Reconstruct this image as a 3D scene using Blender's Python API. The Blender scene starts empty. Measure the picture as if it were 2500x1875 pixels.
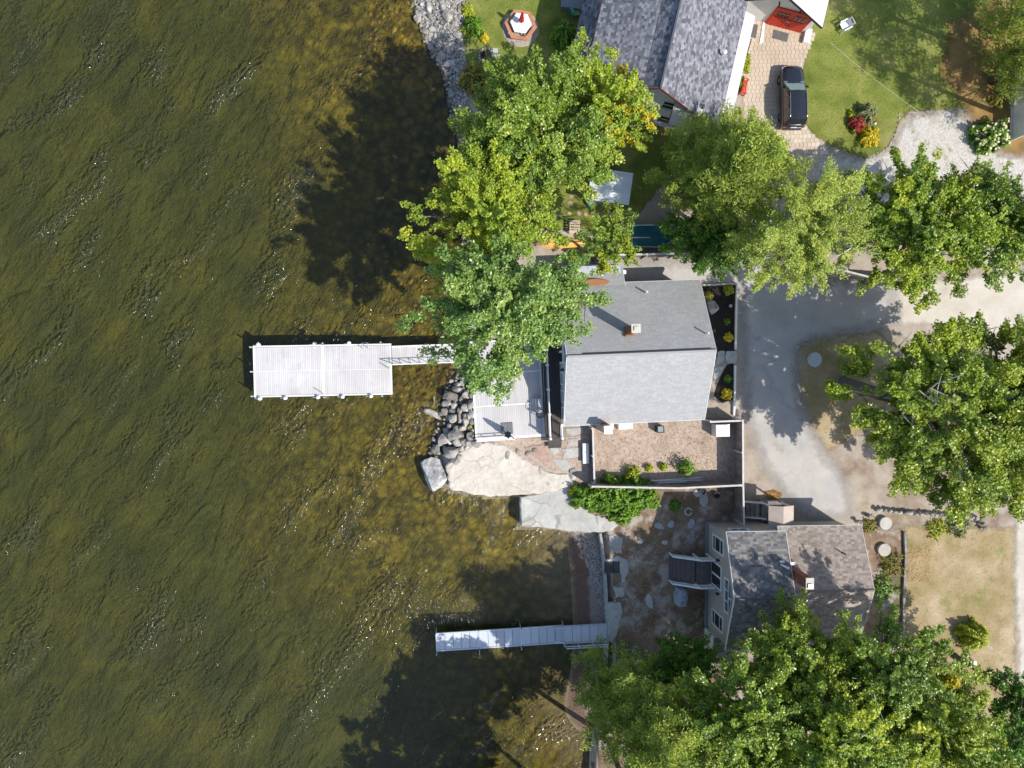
import bpy, bmesh, math, random
import numpy as np
from mathutils import Vector, Matrix

random.seed(7)
scene = bpy.context.scene
col = scene.collection
R_ = math.radians

# ------------------------------------------------------------------ camera
F_PX, ALT = 1674.0, 55.0                    # focal length in photo pixels, camera height over the lake
cam_d = bpy.data.cameras.new('camera')
cam = bpy.data.objects.new('camera', cam_d)
col.objects.link(cam)
_v = Vector(((1150 - 1250) / F_PX, (937.5 - 895) / F_PX, -1.0)).normalized()   # the plumb line in camera space
CAM_Q = _v.rotation_difference(Vector((0, 0, -1)))
CAM_R = CAM_Q.to_matrix()
cam.location = (0, 0, ALT)
cam.rotation_mode = 'QUATERNION'
cam.rotation_quaternion = CAM_Q
cam_d.sensor_fit = 'HORIZONTAL'
cam_d.angle = 2 * math.atan(1250 / F_PX)
cam_d.clip_start = 0.5
cam_d.clip_end = 2000
scene.camera = cam

# ------------------------------------------------------------------ sky, sun, exposure
SUN_EL = R_(48)
SUN_H = Vector((0.84, -0.54)).normalized()
world = bpy.data.worlds.new('World')
scene.world = world
world.use_nodes = True
wn = world.node_tree
bg = wn.nodes['Background']
sky = wn.nodes.new('ShaderNodeTexSky')
sky.sky_type = 'NISHITA'
sky.sun_disc = False
sky.sun_elevation = SUN_EL
sky.sun_rotation = math.atan2(SUN_H.x, SUN_H.y)
sky.air_density = 1.0
sky.dust_density = 1.0
wn.links.new(sky.outputs[0], bg.inputs[0])
bg.inputs[1].default_value = 0.15
sun_d = bpy.data.lights.new('sun', 'SUN')
sun = bpy.data.objects.new('sun', sun_d)
col.objects.link(sun)
sun_d.energy = 4.1
sun_d.angle = R_(0.5)
sun_d.color = (1.0, 0.955, 0.88)
to_sun = Vector((SUN_H.x * math.cos(SUN_EL), SUN_H.y * math.cos(SUN_EL), math.sin(SUN_EL)))
sun.rotation_euler = to_sun.to_track_quat('Z', 'Y').to_euler()
sun.location = to_sun * 80
scene.view_settings.view_transform = 'Standard'
scene.view_settings.look = 'None'
scene.view_settings.gamma = 1
scene.view_settings.exposure = 0.38
scene.view_settings.use_curve_mapping = False
scene.render.engine = 'CYCLES'
scene.cycles.use_denoising = True
scene.cycles.max_bounces = 8
scene.cycles.transparent_max_bounces = 16
scene.cycles.caustics_reflective = False
scene.cycles.caustics_refractive = False


def W(px, py, z=1.0):
    """the point of the place at height z that the photograph shows at (px, py)"""
    d = CAM_R @ Vector(((px - 1250) / F_PX, (937.5 - py) / F_PX, -1.0))
    return Vector((0, 0, ALT)) + d * ((z - ALT) / d.z)


def W2(px, py, z=1.0):
    p = W(px, py, z)
    return (p.x, p.y)


# ------------------------------------------------------------------ materials
MATS = {}


class NT:
    def __init__(self, m):
        m.use_nodes = True
        self.t = m.node_tree
        self.t.nodes.clear()
        self.out = self.n('OutputMaterial')

    def n(self, kind, **kw):
        nd = self.t.nodes.new('ShaderNode' + kind)
        for k, v in kw.items():
            if k.startswith('i_'):
                key = k[2:]
                key = int(key) if key.isdigit() else key.replace('_', ' ')
                nd.inputs[key].default_value = v
            else:
                setattr(nd, k, v)
        return nd

    def l(self, a, b):
        self.t.links.new(a, b)

    def ramp(self, fac, stops, interp='LINEAR'):
        r = self.n('ValToRGB')
        r.color_ramp.interpolation = interp
        el = r.color_ramp.elements
        while len(el) < len(stops):
            el.new(0.5)
        for e, (p, c) in zip(el, stops):
            e.position = p
            e.color = (c[0], c[1], c[2], 1) if not isinstance(c, (int, float)) else (c, c, c, 1)
        self.l(fac, r.inputs[0])
        return r.outputs[0]

    def mix(self, fac, a, b, blend='MIX'):
        m = self.n('MixRGB', blend_type=blend)
        for sock, v in zip(m.inputs, (fac, a, b)):
            if hasattr(v, 'is_output'):
                self.l(v, sock)
            elif isinstance(v, (int, float)):
                sock.default_value = v if sock.type == 'VALUE' else (v, v, v, 1)
            else:
                sock.default_value = (v[0], v[1], v[2], 1)
        return m.outputs[0]

    def math(self, op, a, b=0.0, clamp=False):
        m = self.n('Math', operation=op, use_clamp=clamp)
        for sock, v in zip(m.inputs, (a, b)):
            if hasattr(v, 'is_output'):
                self.l(v, sock)
            else:
                sock.default_value = v
        return m.outputs[0]

    def pos(self):
        if not hasattr(self, '_p'):
            self._p = self.n('NewGeometry').outputs['Position']
        return self._p

    def mapped(self, rot=0.0, scale=(1, 1, 1), kind='POINT'):
        m = self.n('Mapping', vector_type=kind)
        m.inputs['Rotation'].default_value = (0, 0, rot)
        m.inputs['Scale'].default_value = scale
        self.l(self.pos(), m.inputs['Vector'])
        return m.outputs[0]

    def noise(self, scale, detail=4, rough=0.6, vec=None, dist=0.0):
        nd = self.n('TexNoise', i_Scale=scale, i_Detail=detail, i_Roughness=rough, i_Distortion=dist)
        self.l(vec if vec is not None else self.pos(), nd.inputs['Vector'])
        return nd.outputs['Fac']

    def attr(self, name):
        return self.n('Attribute', attribute_name=name).outputs['Fac']


def mat(name, stops, scale=1.0, detail=5, rough=0.85, bump=None, rand=0.0, patches=(), rot=0.0, stretch=(1, 1, 1),
        sd=None, spec=0.3, metal=0.0, coat=0.0, voro=None, lines=None, attr=None, grime=None):
    """surface colour from a noise ramp, with overlaid patches, bump, a ragged sheet edge and per-object variation"""
    if name in MATS:
        return MATS[name]
    m = bpy.data.materials.new(name)
    MATS[name] = m
    k = NT(m)
    vec = k.mapped(rot, stretch) if (rot or stretch != (1, 1, 1)) else k.pos()
    if len(stops) == 1 or isinstance(stops[0], (int, float)):
        c0 = stops if isinstance(stops[0], (int, float)) else stops[0]
        c0 = c0[1] if isinstance(c0, tuple) and len(c0) == 2 else c0
        stops = [(0.3, tuple(x * 0.9 for x in c0)), (0.7, tuple(min(1, x * 1.08) for x in c0))]
    fac = k.noise(scale, detail, 0.62, vec)
    if attr:
        fac = k.math('ADD', k.math('MULTIPLY', k.attr(attr), 0.75), k.math('MULTIPLY', fac, 0.25))
    c = k.ramp(fac, stops)
    if voro:
        vs, dark, amt = voro
        v = k.n('TexVoronoi', feature='DISTANCE_TO_EDGE', i_Scale=vs)         # wandering cracks
        wob = k.n('TexNoise', i_Scale=0.9, i_Detail=6.0)
        k.l(vec, wob.inputs['Vector'])
        ad = k.n('VectorMath', operation='MULTIPLY_ADD')
        k.l(wob.outputs['Color'], ad.inputs[0])
        ad.inputs[1].default_value = (1.6, 1.6, 0.0)
        k.l(vec, ad.inputs[2])
        k.l(ad.outputs[0], v.inputs['Vector'])
        gaps_ = k.ramp(k.noise(0.5, 4), [(0.45, 0.0), (0.55, 1.0)])
        c = k.mix(k.math('MULTIPLY', k.math('MULTIPLY', k.ramp(v.outputs['Distance'], [(0.0, 1.0), (0.075 * vs, 0.0)]), gaps_), amt), c, dark)
    for (ps, pc, lo, hi, amt) in patches:
        f = k.noise(ps, 6, 0.65)
        c = k.mix(k.math('MULTIPLY', k.ramp(f, [(lo, 0.0), (hi, 1.0)]), amt), c, pc)
    if grime:
        g = k.noise(grime[0], 8, 0.7)
        c = k.mix(k.ramp(g, [(0.35, grime[1]), (0.6, 0.0)]), c, grime[2])
    if rand:
        oi = k.n('ObjectInfo').outputs['Random']
        hs = k.n('HueSaturation')
        k.l(k.math('ADD', k.math('MULTIPLY', oi, 2 * rand), 1 - rand), hs.inputs['Value'])
        k.l(c, hs.inputs['Color'])
        c = hs.outputs[0]
    b = k.n('BsdfPrincipled', i_Roughness=rough, i_Metallic=metal)
    b.inputs['Specular IOR Level'].default_value = spec
    b.inputs['Coat Weight'].default_value = coat
    k.l(c, b.inputs['Base Color'])
    hgt = None
    if bump:
        hgt = k.noise(bump[0], 6, 0.65)
    if lines:                       # (axis vector, period, depth): clapboards, decking grooves
        ax, per, dep = lines
        vm = k.n('VectorMath', operation='DOT_PRODUCT')
        vm.inputs[1].default_value = ax
        k.l(k.pos(), vm.inputs[0])
        fr = k.math('FRACT', k.math('DIVIDE', vm.outputs['Value'], per))
        hgt2 = k.math('MULTIPLY', fr, dep)
        hgt = k.math('ADD', hgt, hgt2) if hgt is not None else hgt2
        c2 = k.mix(k.math('MULTIPLY', k.math('LESS_THAN', fr, 0.14), 0.55), c, (0.05, 0.05, 0.05))
        k.l(c2, b.inputs['Base Color'])
    if hgt is not None:
        bp = k.n('Bump', i_Strength=(bump[1] if bump else 0.4), i_Distance=(bump[2] if bump and len(bump) > 2 else 0.04))
        k.l(hgt, bp.inputs['Height'])
        k.l(bp.outputs[0], b.inputs['Normal'])
    sh = b.outputs[0]
    if sd:
        amp, edge, ns = sd
        f = k.math('ADD', k.attr('sd'), k.math('MULTIPLY', k.math('SUBTRACT', k.noise(ns, 7, 0.7), 0.5), amp * 2))
        mr = k.n('MapRange', i_1=-edge, i_2=edge)
        k.l(f, mr.inputs[0])
        tr = k.n('BsdfTransparent')
        ms = k.n('MixShader')
        k.l(mr.outputs[0], ms.inputs[0])
        k.l(tr.outputs[0], ms.inputs[1])
        k.l(sh, ms.inputs[2])
        sh = ms.outputs[0]
    k.l(sh, k.out.inputs['Surface'])
    return m


def leaf_mat(name, stops, trans=0.38, rough=0.45, spec=0.4, boost=1.92):
    m = bpy.data.materials.new(name)
    MATS[name] = m
    k = NT(m)
    f = k.math('ADD', k.math('MULTIPLY', k.attr('rnd'), 0.75), k.math('MULTIPLY', k.noise(0.35, 3), 0.3))
    c = k.ramp(f, [(p, tuple(min(0.9, x * boost) for x in q)) for p, q in stops])
    c = k.mix(1.0, c, (1.12, 1.0, 0.72), 'MULTIPLY')
    b = k.n('BsdfPrincipled', i_Roughness=rough)
    b.inputs['Specular IOR Level'].default_value = spec
    k.l(c, b.inputs['Base Color'])
    t = k.n('BsdfTranslucent')
    k.l(k.mix(1.0, c, (1.3, 1.25, 0.6), 'MULTIPLY'), t.inputs[0])
    ms = k.n('MixShader', i_0=trans * 0.7)
    k.l(b.outputs[0], ms.inputs[1])
    k.l(t.outputs[0], ms.inputs[2])
    k.l(ms.outputs[0], k.out.inputs['Surface'])
    return m


# ------------------------------------------------------------------ mesh helpers
class MB:
    def __init__(self, M=None):
        self.v, self.f, self.M = [], [], M

    def add(self, vs, fs):
        o = len(self.v)
        for p in vs:
            p = Vector(p)
            self.v.append(tuple(self.M @ p) if self.M else tuple(p))
        for f in fs:
            self.f.append([i + o for i in f])
        return self

    def box(self, c, s, rz=0.0, taper=1.0):
        x, y, z = s[0] / 2, s[1] / 2, s[2] / 2
        ca, sa = math.cos(rz), math.sin(rz)
        vs = []
        for k, t in ((-1, 1.0), (1, taper)):
            for a, b in ((-1, -1), (1, -1), (1, 1), (-1, 1)):
                X, Y = a * x * t, b * y * t
                vs.append((c[0] + X * ca - Y * sa, c[1] + X * sa + Y * ca, c[2] + k * z))
        return self.add(vs, [(3, 2, 1, 0), (4, 5, 6, 7), (0, 1, 5, 4), (1, 2, 6, 5), (2, 3, 7, 6), (3, 0, 4, 7)])

    def prism(self, poly, z0, z1):
        n = len(poly)
        if sum(poly[i][0] * poly[(i + 1) % n][1] - poly[(i + 1) % n][0] * poly[i][1] for i in range(n)) < 0:
            poly = poly[::-1]
        vs = [(p[0], p[1], z0) for p in poly] + [(p[0], p[1], z1) for p in poly]
        fs = [list(range(n))[::-1], list(range(n, 2 * n))]
        fs += [(i, (i + 1) % n, n + (i + 1) % n, n + i) for i in range(n)]
        return self.add(vs, fs)

    def path(self, pts, rad, n=6, cap=True):
        pts = [Vector(p) for p in pts]
        if not hasattr(rad, '__len__'):
            rad = [rad] * len(pts)
        vs, fs = [], []
        for i, p in enumerate(pts):
            d = (pts[min(i + 1, len(pts) - 1)] - pts[max(i - 1, 0)]).normalized()
            a = d.cross(Vector((0, 0, 1)) if abs(d.z) < 0.95 else Vector((1, 0, 0))).normalized()
            b = d.cross(a)
            for j in range(n):
                t = 2 * math.pi * j / n
                vs.append(p + (a * math.cos(t) + b * math.sin(t)) * rad[i])
        for i in range(len(pts) - 1):
            for j in range(n):
                q = (j + 1) % n
                fs.append((i * n + j, i * n + q, (i + 1) * n + q, (i + 1) * n + j))
        if cap:
            fs.append(list(range(n)))
            fs.append([len(vs) - 1 - j for j in range(n)])
        return self.add(vs, fs)

    def lathe(self, prof, n=16, c=(0, 0, 0)):
        vs, fs = [], []
        for r, z in prof:
            for j in range(n):
                t = 2 * math.pi * j / n
                vs.append((c[0] + r * math.cos(t), c[1] + r * math.sin(t), c[2] + z))
        for i in range(len(prof) - 1):
            for j in range(n):
                q = (j + 1) % n
                fs.append((i * n + j, i * n + q, (i + 1) * n + q, (i + 1) * n + j))
        fs.append(list(range(n))[::-1])
        fs.append([(len(prof) - 1) * n + j for j in range(n)])
        return self.add(vs, fs)

    def loft(self, secs, closed=True, caps=True):
        n = len(secs[0])
        vs = [p for s in secs for p in s]
        fs = []
        for i in range(len(secs) - 1):
            for j in range(n if closed else n - 1):
                q = (j + 1) % n
                fs.append((i * n + j, i * n + q, (i + 1) * n + q, (i + 1) * n + j))
        if caps:
            fs.append(list(range(n))[::-1])
            fs.append([(len(secs) - 1) * n + j for j in range(n)])
        return self.add(vs, fs)

    def build(self, name, m, parent=None, loc=None, smooth=False, rz=0.0, fix=True):
        me = bpy.data.meshes.new(name)
        me.from_pydata(self.v, [], self.f)
        if fix:
            bm = bmesh.new()
            bm.from_mesh(me)
            bmesh.ops.recalc_face_normals(bm, faces=bm.faces)
            bm.to_mesh(me)
            bm.free()
        me.materials.append(m)
        if smooth:
            me.polygons.foreach_set('use_smooth', [True] * len(me.polygons))
        o = bpy.data.objects.new(name, me)
        col.objects.link(o)
        o.parent = parent
        if loc is not None:
            o.location = loc
        o.rotation_euler.z = rz
        return o


UB = {}


def ubox(name, m, parent, c, s, rz=0.0, M=None):
    """a box part that shares its mesh with all other boxes of that material"""
    if m.name not in UB:
        o = MB().box((0, 0, 0), (1, 1, 1)).build(name, m)
        UB[m.name] = o.data
        bpy.data.objects.remove(o)
    o = bpy.data.objects.new(name, UB[m.name])
    col.objects.link(o)
    o.parent = parent
    if M is not None:
        o.matrix_local = M @ Matrix.Translation(c) @ Matrix.Rotation(rz, 4, 'Z') @ Matrix.Diagonal((s[0], s[1], s[2], 1))
    else:
        o.location = c
        o.rotation_euler = (0, 0, rz)
        o.scale = s
    return o


def bar(name, m, parent, p0, p1, w, h):
    """a straight bar from p0 to p1 (a box part)"""
    p0, p1 = Vector(p0), Vector(p1)
    d = p1 - p0
    x = d.normalized()
    up = Vector((0, 0, 1)) if abs(x.z) < 0.99 else Vector((0, 1, 0))
    y = up.cross(x).normalized()
    z = x.cross(y)
    M = Matrix((x, y, z)).transposed().to_4x4()
    M.translation = (p0 + p1) / 2
    return ubox(name, m, parent, (0, 0, 0), (d.length, w, h), 0, M)


def tag(o, label, cat, group=None):
    o['label'] = label
    o['category'] = cat
    if group:
        o['group'] = group
    return o


def thing(name, label, cat, loc=(0, 0, 0), rz=0.0, group=None):
    o = bpy.data.objects.new(name, None)
    o.empty_display_size = 0.3
    col.objects.link(o)
    o.location = loc
    o.rotation_euler.z = rz
    return tag(o, label, cat, group)


def sinnoise(x, y, seed=0, n=6, f=1.0):
    rs = np.random.RandomState(seed)
    r = np.zeros_like(x, dtype=float)
    for i in range(n):
        a = rs.uniform(0, 6.283)
        k = f * rs.uniform(0.5, 2.2)
        r += np.sin(x * k * math.cos(a) + y * k * math.sin(a) + rs.uniform(0, 6.283)) / n
    return r


def sdpoly(poly, X, Y):
    P = np.asarray(poly, float)
    d = np.full(X.shape, 1e18)
    ins = np.zeros(X.shape, bool)
    for i in range(len(P)):
        a, b = P[i], P[(i + 1) % len(P)]
        e = b - a
        wx, wy = X - a[0], Y - a[1]
        t = np.clip((wx * e[0] + wy * e[1]) / max(e @ e, 1e-12), 0, 1)
        d = np.minimum(d, (wx - e[0] * t) ** 2 + (wy - e[1] * t) ** 2)
        c = ((a[1] <= Y) & (b[1] > Y)) | ((b[1] <= Y) & (a[1] > Y))
        with np.errstate(divide='ignore', invalid='ignore'):
            xi = a[0] + (Y - a[1]) * e[0] / (e[1] if e[1] != 0 else 1e-12)
        ins ^= c & (X < xi)
    d = np.sqrt(d)
    return np.where(ins, d, -d)


def seg_dist(pts, X, Y):
    d = np.full(X.shape, 1e18)
    for a, b in zip(pts[:-1], pts[1:]):
        a, b = np.array(a), np.array(b)
        e = b - a
        wx, wy = X - a[0], Y - a[1]
        t = np.clip((wx * e[0] + wy * e[1]) / (e @ e), 0, 1)
        d = np.minimum(d, (wx - e[0] * t) ** 2 + (wy - e[1] * t) ** 2)
    return np.sqrt(d)


def np_mesh(name, V, Fq, m, attrs=None, fattrs=None, smooth=False):
    """fast mesh from arrays: V (n,3), Fq (k,3 or 4)"""
    me = bpy.data.meshes.new(name)
    V = np.ascontiguousarray(V, np.float32)
    Fq = np.ascontiguousarray(Fq, np.int32)
    k, c = Fq.shape
    me.vertices.add(len(V))
    me.vertices.foreach_set('co', V.ravel())
    me.loops.add(k * c)
    me.loops.foreach_set('vertex_index', Fq.ravel())
    me.polygons.add(k)
    me.polygons.foreach_set('loop_start', np.arange(0, k * c, c, dtype=np.int32))
    me.polygons.foreach_set('loop_total', np.full(k, c, np.int32))
    me.polygons.foreach_set('use_smooth', np.full(k, smooth))
    me.update(calc_edges=True)
    for dom, dd in (('POINT', attrs), ('FACE', fattrs)):
        for an, arr in (dd or {}).items():
            at = me.attributes.new(an, 'FLOAT', dom)
            at.data.foreach_set('value', np.ascontiguousarray(arr, np.float32))
    me.materials.append(m)
    o = bpy.data.objects.new(name, me)
    col.objects.link(o)
    return o


def ragged(poly, step=0.25, amp=0.06, seed=1):
    """a polygon with its edges broken up into an uneven line"""
    rs = random.Random(seed)
    out = []
    n = len(poly)
    for i in range(n):
        a, b = Vector(poly[i][:2]), Vector(poly[(i + 1) % n][:2])
        k = max(1, int((b - a).length / step))
        nrm = Vector((-(b - a).y, (b - a).x)).normalized() if (b - a).length else Vector((0, 0))
        for j in range(k):
            p = a.lerp(b, j / k) + nrm * rs.uniform(-amp, amp)
            out.append((p.x, p.y))
    return out


def slab(name, poly, z, thick, m, label=None, cat=None, group=None, amp=0.06, seed=1, step=0.3, lip=0.05, parent=None, kind=None):
    """a flat stone or concrete slab with a broken, rounded edge"""
    cx = sum(p[0] for p in poly) / len(poly)
    cy = sum(p[1] for p in poly) / len(poly)
    P = ragged([(p[0] - cx, p[1] - cy) for p in poly], step, amp, seed)
    n = len(P)
    rs = random.Random(seed)
    def ring(k, zz, j=0.0):
        r = []
        for x, y in P:
            L = math.hypot(x, y) or 1
            s = max(0.2, 1 - k / L)
            r.append((x * s, y * s, zz + rs.uniform(-j, j)))
        return r
    mb = MB()
    rings = [ring(0.0, -thick), ring(0.0, -lip, lip * 0.5), ring(lip * 1.4, 0, lip * 0.15)]
    vs = [p for r in rings for p in r]
    fs = []
    for i in range(2):
        for j in range(n):
            q = (j + 1) % n
            fs.append((i * n + j, i * n + q, (i + 1) * n + q, (i + 1) * n + j))
    fs.append([2 * n + j for j in range(n)])
    mb.add(vs, fs)
    o = mb.build(name, m, parent, (cx, cy, z))
    if label:
        tag(o, label, cat, group)
    if kind:
        o['kind'] = kind
    return o

# ------------------------------------------------------------------ terrain: land, lake bed, water
SHORE_PX = [(985, -400), (1005, 0), (1030, 60), (1045, 110), (1075, 150), (1100, 185), (1097, 230), (1110, 290), (1125, 330), (1120, 400),
            (1125, 480), (1135, 560), (1150, 640), (1140, 720), (1128, 800), (1120, 860), (1100, 920), (1085, 960), (1075, 1010), (1070, 1060),
            (1050, 1110), (1055, 1150), (1075, 1185), (1100, 1200), (1200, 1213), (1266, 1217), (1269, 1287), (1400, 1298), (1468, 1302),
            (1478, 1420), (1484, 1540), (1478, 1640), (1462, 1720), (1445, 1800), (1435, 1900), (1420, 2700)]
LAND = [W2(x, y, 0.3) for x, y in SHORE_PX] + [(400, -300), (400, 400), W2(985, -400, .3)[:1] + (400,)]
WALL_PTS = [W2(x, y, 0.3) for x, y in [(1468, 1302), (1478, 1420), (1484, 1540), (1478, 1640), (1462, 1720)]]


def sstep(a, b, x):
    t = np.clip((x - a) / (b - a), 0, 1)
    return t * t * (3 - 2 * t)


def ground_z(X, Y):
    X, Y = np.asarray(X, float), np.asarray(Y, float)
    s = sdpoly(LAND, X, Y)
    rocky = sstep(-11, -8, Y)                                     # the sloping boulder shore lies north of the ledge
    w = 0.45 + 2.2 * rocky
    land = -0.05 + 1.05 * sstep(0, 1, s / w)
    bed = -0.1 - 1.25 * (1 - np.exp(-np.maximum(-s, 0) / 7.0)) + 0.06 * sinnoise(X, Y, 3, 8, 1.2)
    dw = seg_dist(WALL_PTS, X, Y)
    lim = 0.36 - 0.13 * dw                                        # the little pebble beach in front of the sea wall
    bed = np.maximum(bed, np.where(dw < 14, lim, -9))
    return np.where(s > 0, land, bed)


def gz(x, y):
    return float(ground_z(np.array([x]), np.array([y]))[0])


def grid_sheet(name, xs, ys, zfun, keep, m, attrs, kind='structure', smooth=True):
    X, Y = np.meshgrid(xs, ys)
    nx, ny = len(xs), len(ys)
    Z = zfun(X, Y)
    at = {a: f(X, Y) for a, f in attrs.items()}
    K = keep(X, Y, at)
    idx = np.arange(nx * ny).reshape(ny, nx)
    q = np.stack([idx[:-1, :-1], idx[:-1, 1:], idx[1:, 1:], idx[1:, :-1]], -1).reshape(-1, 4)
    q = q[K.ravel()[q].any(1)]
    used = np.unique(q)
    remap = np.full(nx * ny, -1)
    remap[used] = np.arange(len(used))
    V = np.stack([X.ravel(), Y.ravel(), Z.ravel()], 1)[used]
    o = np_mesh(name, V, remap[q], m, {a: v.ravel()[used] for a, v in at.items()}, smooth=smooth)
    o['kind'] = kind
    return o


M_GROUND = mat('dry_sandy_ground', [(0.25, (0.27, 0.215, 0.165)), (0.5, (0.385, 0.325, 0.265)), (0.75, (0.46, 0.405, 0.345))], 0.7, 8, 0.95, bump=(9, 0.5, 0.06),
               patches=[(0.22, (0.17, 0.105, 0.06), 0.5, 0.66, 0.75), (1.7, (0.40, 0.30, 0.2), 0.52, 0.66, 0.5), (14, (0.12, 0.08, 0.05), 0.6, 0.72, 0.6),
                        (0.5, (0.16, 0.17, 0.04), 0.58, 0.7, 0.5)])

# far land is coarse, land in view fine
xs = np.concatenate([np.linspace(-12, 52, 300), np.array([60, 80, 120, 200, 390])])
ys = np.concatenate([np.array([-290, -160, -90, -55]), np.linspace(-42, 36, 340), np.array([45, 70, 120, 250, 390])])
grid_sheet('ground', xs, ys, ground_z, lambda X, Y, a: a['sd'] > -0.15, M_GROUND, {'sd': lambda X, Y: sdpoly(LAND, X, Y)})


def bed_material():
    m = bpy.data.materials.new('algae_covered_lake_bed')
    k = NT(m)
    sd = k.attr('sd')
    # silt, weed and painted deep-water dimming far out, golden algae near the shore
    f = k.noise(0.22, 7, 0.65)
    deep = k.ramp(f, [(0.3, (0.048, 0.056, 0.013)), (0.5, (0.083, 0.086, 0.014)), (0.72, (0.135, 0.122, 0.017))])
    near = k.ramp(k.noise(0.8, 6, 0.65), [(0.3, (0.10, 0.075, 0.020)), (0.5, (0.33, 0.235, 0.028)), (0.72, (0.58, 0.40, 0.042))])
    v = k.n('TexVoronoi', feature='F1', i_Scale=1.5, i_Randomness=0.95)
    k.l(k.mapped(0.3, (1, 1, 0.0)), v.inputs['Vector'])
    stones = k.ramp(v.outputs['Distance'], [(0.25, 1.0), (0.75, 0.25)])
    near = k.mix(0.85, near, stones, 'MULTIPLY')
    mr = k.n('MapRange', i_1=-17.0, i_2=-2.0)
    k.l(k.math('ADD', sd, k.math('MULTIPLY', k.math('SUBTRACT', k.noise(0.16, 5), 0.5), 14)), mr.inputs[0])
    c = k.mix(mr.outputs[0], deep, near)
    # fine grain: twigs, stones, weed tufts
    c = k.mix(k.ramp(k.noise(3.0, 8, 0.75), [(0.42, 0.5), (0.62, 0.0)]), c, (0.04, 0.042, 0.018))
    c = k.mix(k.ramp(k.noise(9.0, 5, 0.7), [(0.52, 0.0), (0.72, 0.45)]), c, (0.20, 0.17, 0.045))
    # pale leaf-shaped weed mats
    c = k.mix(k.math('MULTIPLY', k.ramp(k.noise(0.11, 3, 0.5), [(0.66, 0.0), (0.7, 1.0)]), 0.5), c, (0.05, 0.045, 0.03))
    # pebble beach
    peb = k.ramp(k.noise(16, 3, 0.5), [(0.3, (0.14, 0.10, 0.085)), (0.55, (0.30, 0.24, 0.22)), (0.75, (0.48, 0.40, 0.37))])
    wet = k.ramp(k.noise(10, 4, 0.6), [(0.3, (0.10, 0.06, 0.04)), (0.7, (0.20, 0.125, 0.09))])
    zc = k.n('SeparateXYZ')
    k.l(k.pos(), zc.inputs[0])
    zf = k.math('ADD', zc.outputs[2], k.math('MULTIPLY', k.math('SUBTRACT', k.noise(1.2, 5), 0.5), 0.12))
    sandy = k.ramp(k.noise(1.4, 7, 0.7), [(0.3, (0.13, 0.10, 0.065)), (0.55, (0.25, 0.195, 0.13)), (0.75, (0.36, 0.27, 0.14))])
    c = k.mix(k.ramp(k.math('ADD', k.attr('beach'), k.math('MULTIPLY', k.math('SUBTRACT', k.noise(0.5, 5), 0.5), 0.5)), [(0.2, 0.0), (0.6, 0.9)]), c, sandy)
    c = k.mix(k.ramp(zf, [(0.0, 0.0), (0.05, 1.0)]), c, wet)
    c = k.mix(k.ramp(zf, [(0.17, 0.0), (0.2, 1.0)]), c, peb)
    b = k.n('BsdfPrincipled', i_Roughness=0.9)
    k.l(c, b.inputs['Base Color'])
    bp = k.n('Bump', i_Strength=0.8, i_Distance=0.1)
    k.l(k.noise(5, 8, 0.7), bp.inputs['Height'])
    k.l(bp.outputs[0], b.inputs['Normal'])
    k.l(b.outputs[0], k.out.inputs['Surface'])
    return m


xs = np.concatenate([np.array([-390, -200, -110, -70]), np.linspace(-48, 18, 190)])
ys = np.concatenate([np.array([-290, -160, -90, -60]), np.linspace(-46, 40, 240), np.array([60, 110, 220, 390])])
grid_sheet('lake_bed', xs, ys, lambda X, Y: np.where(sdpoly(LAND, X, Y) > 0, np.minimum(ground_z(X, Y) - 0.25, -0.15), ground_z(X, Y)),
           lambda X, Y, a: a['sd'] < 0.15, bed_material(), {'sd': lambda X, Y: sdpoly(LAND, X, Y), 'beach': lambda X, Y: np.clip(1 - seg_dist(WALL_PTS, X, Y) / 9.0, 0, 1)})


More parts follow.
